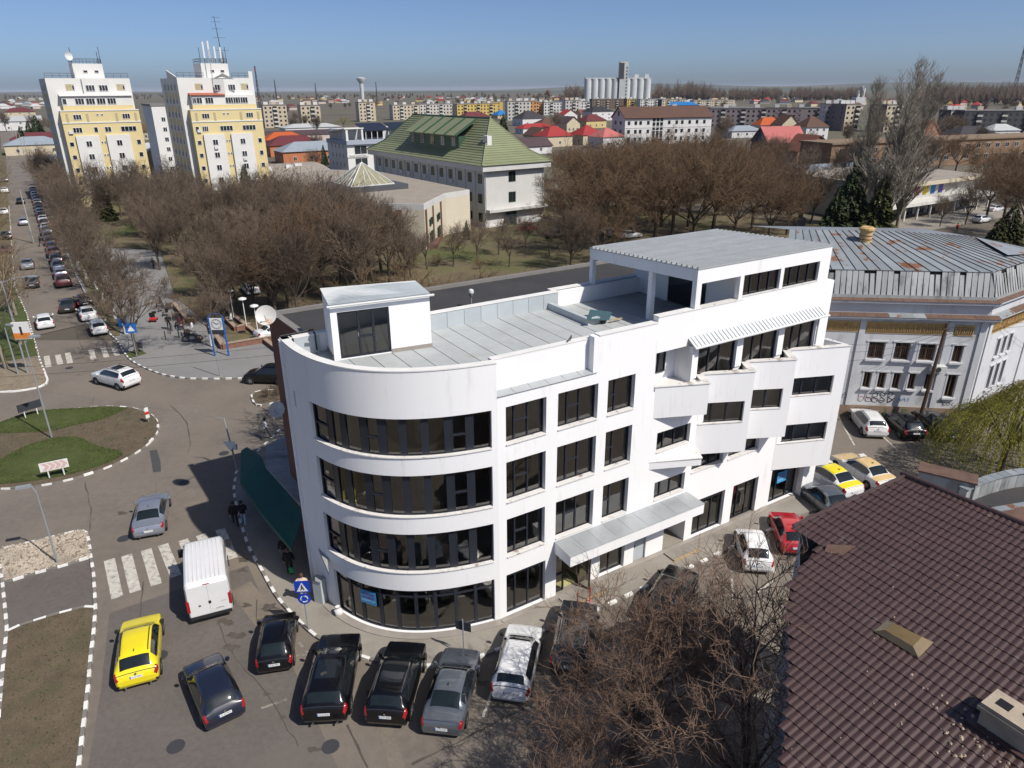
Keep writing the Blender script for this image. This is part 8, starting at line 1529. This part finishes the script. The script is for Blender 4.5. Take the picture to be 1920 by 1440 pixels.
# poles with wires along the far street and by the old building
b = base(1722, 793, 0); t = thing('utility_pole', 'dark leaning wooden pole in front of the old whitewashed building', 'pole', b); hh = 8.2; MB().tube([(0, 0, -.2), (.45, .1, hh)], [.15, .11], 8).obj('post', M['wood'], t); MB().box(.2, .7, -.05, .05, hh-.5, hh-.4).obj('crossarm', M['wood'], t)
pw = Vector(b) + Vector((.45, .1, hh-.4))
def wire(a, c, sag, parent, r=.012): MB().tube([tuple(Vector(a).lerp(Vector(c), k/12) - Vector((0, 0, sag*4*(k/12)*(1-k/12)))) for k in range(13)], r, 3).obj('wire', M['black'], parent)
o0 = Vector(b)
for dz, tgt in ((0, (24.5, 49.5, 7.0)), (-.25, (24.5, 49.5, 6.4)), (-.5, (24.5, 49.6, 5.6)), (0, (62, 60, 8)), (-.3, (62, 60, 7.5)), (-.1, (36, 51.3, 7.2))): wire(pw + Vector((0, 0, dz)) - o0, Vector(tgt) - o0, .5, t)
b = base(66, 432, .1)
for i, (u, v) in enumerate([(63, 455), (30, 275), (38, 285), (46, 292), (55, 303)]):
    b = base(u, v, .1); t = thing('utility_pole', 'pale concrete pole along the far street, %s' % ['nearest', 'farthest', 'third nearest', 'second nearest of the far group', 'nearest of the far group'][i], 'pole', b, 0, 'poles of the far street'); MB().cyl(0, 0, 0, 9, .16, .1, n=6).obj('post', M['oldconc'], t)
# bins, bollards, planter walls, benches
b = base(264, 660, .15); t = thing('litter_bin', 'small dark litter bin beside the plaza tree', 'bin', b)
for x in (-.2, .2): MB().cyl(x, 0, 0, 1.0, .025).obj('leg', M['signback'], t)
MB().box(-.22, .22, -.16, .16, .45, .95).obj('bin', M['signback'], t); MB().box(-.3, .3, -.2, .2, 1.0, 1.04).obj('hood', M['signback'], t)
b = base(231, 612, .15); t = thing('litter_bin', 'blue litter bin behind the painted tree trunks', 'bin', b); MB().box(-.3, .3, -.3, .3, 0, 1.1).obj('bin', M['bluepost'], t); MB().box(-.33, .33, -.33, .33, 1.1, 1.18).obj('lid', M['signback'], t)
for i, (u, v) in enumerate([(311, 637), (336, 633)]): b = base(u, v, .12); t = thing('bollard', 'dark green bollard on the plaza, %s one' % ('left' if i == 0 else 'right'), 'bollard', b, 0, 'two plaza bollards'); MB().cyl(0, 0, 0, .85, .06).obj('post', M['gtrim'], t); MB().lathe([(.07, .85), (.05, .95), (.01, .97)], 8).obj('cap', M['gtrim'], t)
def planter(px, label, h=.55):
    P = [G(*q, .12) for q in px]; t = thing('planter_wall', label, 'planter', P[0])
    for a, b_ in zip(P, P[1:]):
        d = (b_-a); L_ = d.length; n = max(1, int(L_/1.2)); e = math.atan2(d.y, d.x)
        for k in range(n): c = a.lerp(b_, (k+.5)/n) - P[0]; MB().box(-L_/n/2+.01, L_/n/2-.01, -.16, .16, 0, h).obj('wall_block', M['brick'] if 'brick' in M else M['planter'], t, loc=c, rotz=e); MB().box(-L_/n/2+.006, L_/n/2-.006, -.22, .22, h, h+.08).obj('cap_stone', M['planter'], t, loc=c, rotz=e)
M['brick'] = pm('brick', (.22, .11, .08), .85, .15, 3)
planter([(406, 636), (418, 655), (530, 636)], 'brick planter wall with stone caps at the plaza edge'); planter([(328, 576), (352, 606), (366, 606)], 'low planter wall beside the benches'); planter([(425, 604), (443, 622), (470, 615)], 'inner planter wall on the lawn'); planter([(405, 560), (440, 598), (520, 660)], 'long planter wall beside the park path', .4)
for i, (u, v) in enumerate([(318, 578), (330, 598), (340, 615), (352, 628), (372, 640)]):
    b = base(u, v, .12); t = thing('bench', 'dark park bench on the plaza, %s from the crossing' % ORD[4-i], 'bench', b, R(118), 'plaza benches')
    for k in range(3): MB().box(-.8, .8, -.25+k*.17, -.12+k*.17, .42, .46).obj('seat_slat', M['bench'], t)
    for k in range(2): MB().box(-.8, .8, .26, .3, .56+k*.17, .68+k*.17).obj('back_slat', M['bench'], t)
    for x in (-.65, .65): MB().box(x-.04, x+.04, -.25, .3, 0, .42).obj('leg', M['dsteel'], t)
# red posts and boards by the entrance, white bag, plaza litter
for i, (x, lb) in enumerate(((3.75, 'left red post on a round foot before the entrance'), (4.55, 'right red post on a round foot before the entrance'))): p = LW(x, -1.35, .115); t = thing('barrier_post', lb, 'barrier post', p, 0, 'two red barrier posts'); MB().cyl(0, 0, .05, .95, .035).obj('post', M['signred'], t); MB().cyl(0, 0, 0, .06, .18, .16).obj('foot', M['gpink'], t)
p = P0 + Matrix.Rotation(GA, 3, 'Z') @ Vector(cpos(8.5, -.22, .16)); m = MB(); m.lathe([(.16, 0), (.2, .1), (.19, .25), (.1, .36), (.13, .46), (.01, .4)], 9); m.v = [(x*(1+.2*math.sin(7*z+5*x)), y, z) for x, y, z in m.v]; tag(m.obj('plastic_bag', M['signwhite'], None, True, p), 'white plastic bag on the ledge by the shop window', 'bag')
# ---- people
SK = pm('skin', (.42, .25, .18), .6, .05); HAIR = {'dark': pm('hair_dark', (.02, .015, .012), .6, 0), 'brown': pm('hair_brown', (.09, .045, .025), .6, 0), 'grey': pm('hair_grey', (.25, .24, .23), .6, 0)}
CLO = {k: pm('cloth_'+k, c, .9, .1, 4) for k, c in {'black': (.012, .012, .014), 'beige': (.52, .42, .33), 'lightblue': (.34, .42, .56), 'white': (.62, .62, .62), 'navy': (.02, .025, .05), 'grey': (.12, .12, .13), 'red': (.35, .03, .04), 'maroon': (.12, .02, .03), 'brown': (.1, .06, .04), 'denim': (.08, .11, .19)}.items()}
def person(b, face, pose, top, legs, label, hair='dark', h=1.7, coat=False):
    s = h/1.7; src, hd_ = BODY[(pose, coat)]; me = src.copy()
    for i, q in enumerate((SK, CLO[top], CLO[legs], CLO['black'])): me.materials[i] = q
    o = bpy.data.objects.new('person', me); COL.objects.link(o); o.location = b; o.rotation_euler = (0, 0, face); o.scale = (s, s, s); tag(o, label, 'person')
    hs = MB(); hs.lathe([(.01, .135), (.07, .115), (.105, .05), (.11, -.01), (.095, -.06), (.07, -.09)], 10); hs.v = [(x-.018 if x < .05 else x*.75, y, z) for x, y, z in hs.v]; hs.obj('hair', HAIR[hair], o, True, loc=tuple(hd_ + Vector((0, 0, .01))))
    MB().tube([(.098, 0, -.0), (.125, 0, -.03)], [.01, .016], 5).obj('nose', SK, o, loc=tuple(hd_)); MB().box(.088, .098, .025, .045, .005, .018).box(.088, .098, -.045, -.025, .005, .018).box(.088, .097, -.025, .025, -.062, -.054).obj('face_marks', HAIR['dark'], o, loc=tuple(hd_))
    return o
person(base(571, 1127), R(100), 'akimbo', 'beige', 'beige', 'person in a beige coat with hands on hips behind the blue signs', 'brown', 1.68, True)
person(base(443, 986), R(112), 'walk', 'black', 'black', 'person in black walking beside the kerb, left of the pair', 'dark', 1.68, True); person(base(458, 984), R(105), 'walk', 'black', 'lightblue', 'person in a black jacket and pale jeans walking by the kerb', 'dark', 1.66, True)
person(base(545, 1078), R(95), 'carry', 'black', 'black', 'person in black with a green bag under the awning', 'brown', 1.72, True); person(base(536, 1056), R(95), 'stand', 'black', 'grey', 'person in dark clothes in the shade of the awning', 'dark', 1.75)
m = MB().box(-.14, .14, -.05, .05, 0, .34); q = base(550, 1080); tag(m.obj('shopping_bag', pm('bag_green', (.03, .25, .1), .7, .1), None, False, (q[0], q[1]-.15, .45), bevel=.03), 'green shopping bag held under the awning', 'bag')
person(base(500, 822), R(20), 'walk', 'white', 'grey', 'person in a white top crossing in the shade of the brown wall', 'dark', 1.7)
person(base(318, 618), R(-60), 'stand', 'black', 'black', 'person in black standing with a bicycle on the plaza', 'dark', 1.75)
for i, (u, v, tp_, lg, lb) in enumerate([(338, 612, 'maroon', 'navy', 'person in a dark red top sitting on a plaza bench'), (346, 617, 'brown', 'denim', 'person in brown sitting on a plaza bench'), (306, 584, 'navy', 'denim', 'person in navy sitting on the benches behind the bicycle'), (314, 592, 'black', 'navy', 'person in black sitting on the benches'), (302, 575, 'black', 'black', 'farthest person sitting on the plaza benches'), (361, 622, 'white', 'lightblue', 'person in a white top sitting by the parked motorbike')]): person(base(u, v), R(205), 'sit', tp_, lg, lb, 'dark', 1.7)
person(base(78, 462, .01), R(200), 'walk', 'black', 'navy', 'person in dark clothes crossing the far street', 'dark', 1.75); person(base(1793, 436, .25), R(90), 'stand', 'red', 'black', 'person in red walking behind the old building', 'dark', 1.7); person(base(289, 505), R(100), 'walk', 'black', 'black', 'person in black walking on the far plaza', 'dark', 1.7); person(base(1228, 455, .25), R(90), 'stand', 'black', 'black', 'person standing by the white cars beyond the terrace', 'dark', 1.7)
# bicycle, motorbike, red mobility scooter
def wheel(t, x, z, r, nm='wheel', y=0, th=.025): 
    o = MB().tube([(r*math.cos(a), 0, r*math.sin(a)) for a in np.linspace(0, 6.283, 21)], th, 5, cap=False).obj(nm, M['tyre'], t, True, loc=(x, y, z)); m = MB()
    for k in range(6): a = k*math.pi/3; m.tube([(0, 0, 0), (r*math.cos(a), 0, r*math.sin(a))], .006, 3)
    m.obj('spokes', M['steel'], o)
q = base(320, 621); t = thing('bicycle', 'bicycle held by the person in black on the plaza', 'bicycle', (q[0]+.25, q[1]-.35, q[2]), R(-75)); wheel(t, -.52, .33, .33); wheel(t, .52, .33, .33); MB().tube([(-.52, 0, .33), (-.1, 0, .3), (.38, 0, .75), (-.2, 0, .8), (-.1, 0, .3)], .02, 5).tube([(-.2, 0, .8), (-.52, 0, .33)], .015, 5).tube([(.52, 0, .33), (.38, 0, .75), (.34, 0, .98)], .02, 5).obj('frame', M['dsteel'], t); MB().tube([(.34, -.25, 1.0), (.36, 0, .98), (.34, .25, 1.0)], .015, 5).obj('handlebar', M['dsteel'], t); MB().box(-.32, -.08, -.06, .06, .88, .94).obj('saddle', M['black'], t, bevel=.02)
q = base(362, 640); t = thing('motorbike', 'dark parked motorbike at the end of the benches', 'motorbike', q, R(15)); wheel(t, -.65, .31, .31, th=.06); wheel(t, .65, .31, .31, th=.06); MB().tube([(-.6, 0, .35), (-.3, 0, .6), (.2, 0, .7), (.55, 0, .75)], [.08, .16, .19, .1], 8).obj('tank', M['dsteel'], t, True); MB().box(-.75, -.05, -.14, .14, .72, .84).obj('seat', M['black'], t, bevel=.05); MB().box(-.25, .3, -.17, .17, .25, .6).obj('engine', M['steel'], t, bevel=.04); MB().tube([(.65, 0, .31), (.5, 0, .9), (.42, 0, 1.02)], .04, 6).tube([(.42, -.36, 1.08), (.42, .36, 1.08)], .02, 5).obj('fork', M['steel'], t); MB().lathe([(.01, 0), (.1, .02), (.1, .1)], 10).obj('headlight', M['headlight'], t, loc=(.6, 0, .85)).rotation_euler = (0, R(90), 0)
q = base(289, 602); t = thing('mobility_scooter', 'red mobility scooter standing on the plaza', 'scooter', q, R(100)); MB().box(-.55, .6, -.28, .28, .16, .3).obj('deck', M['signred'], t, bevel=.05); MB().box(-.62, -.2, -.3, .3, .3, .55).obj('rear_cover', M['signred'], t, bevel=.06); MB().box(-.5, -.05, -.25, .25, .62, .72).box(-.55, -.43, -.25, .25, .72, 1.15).obj('seat', M['black'], t, bevel=.04); MB().tube([(.5, 0, .3), (.4, 0, .95)], .05, 6).tube([(.38, -.28, .98), (.38, .28, .98)], .025, 5).obj('tiller', M['black'], t); MB().box(.42, .7, -.2, .2, .75, 1.0).obj('basket', M['dsteel'], t)
for x, y in ((-.45, .3), (-.45, -.3), (.5, .22), (.5, -.22)): w_ = MB().lathe([(.05, -.05), (.15, -.05), (.15, .05), (.05, .05)], 12).obj('wheel', M['tyre'], t, loc=(x, y, .15)); w_.rotation_euler = (R(90), 0, 0)
# overhead wires across the near road
wr = thing('overhead_wires', 'thin overhead wires across the roundabout road', 'wires', (0, 0, 0)); 
for a, c in (((-60, 40, 8.5), (-10.5, 44, 9.5)), ((-60, 39, 8.2), (-10.5, 43.6, 9.1)), ((-60, 62, 8), (-12, 46, 9))): wire(a, c, .8, wr, .01)
# statue on its plinth beyond the old building
b = base(1497, 430, .2); t = thing('statue', 'dark bronze statue on a tall plinth among the trees', 'statue', b); MB().box(-.8, .8, -.8, .8, 0, 2.2).obj('plinth', M['greycap'], t); MB().tube([(0, 0, 2.2), (.1, 0, 3.2), (0, 0, 4.2), (.05, 0, 5.0)], [.45, .4, .5, .2], 8).tube([(0, 0, 4.2), (.5, 0, 5.2), (.4, 0, 6.0)], [.2, .14, .08], 6).lathe([(.01, 5.5), (.2, 5.3), (.2, 5.1), (.08, 4.95)], 8).obj('figure', M['gtrim'], t, True)
# ================================================================ haze
hz = MB().box(-30500, 30500, -30500, 30600, -1.2, 84).obj('haze', []) if False else None
m_ = bpy.data.materials.new('haze'); m_.use_nodes = True; n_ = m_.node_tree.nodes; n_.remove(n_['Principled BSDF']); pv = n_.new('ShaderNodeVolumePrincipled'); pv.inputs['Color'].default_value = (.78, .86, 1, 1); pv.inputs['Density'].default_value = 0.000035; pv.inputs['Anisotropy'].default_value = 0.0
m_.node_tree.links.new(pv.outputs[0], n_['Material Output'].inputs['Volume'])
hz = MB().box(-30500, 30500, -30500, 30600, -1.2, 84).obj('haze', m_); tag(hz, 'thin pale haze over the town', kind='stuff')
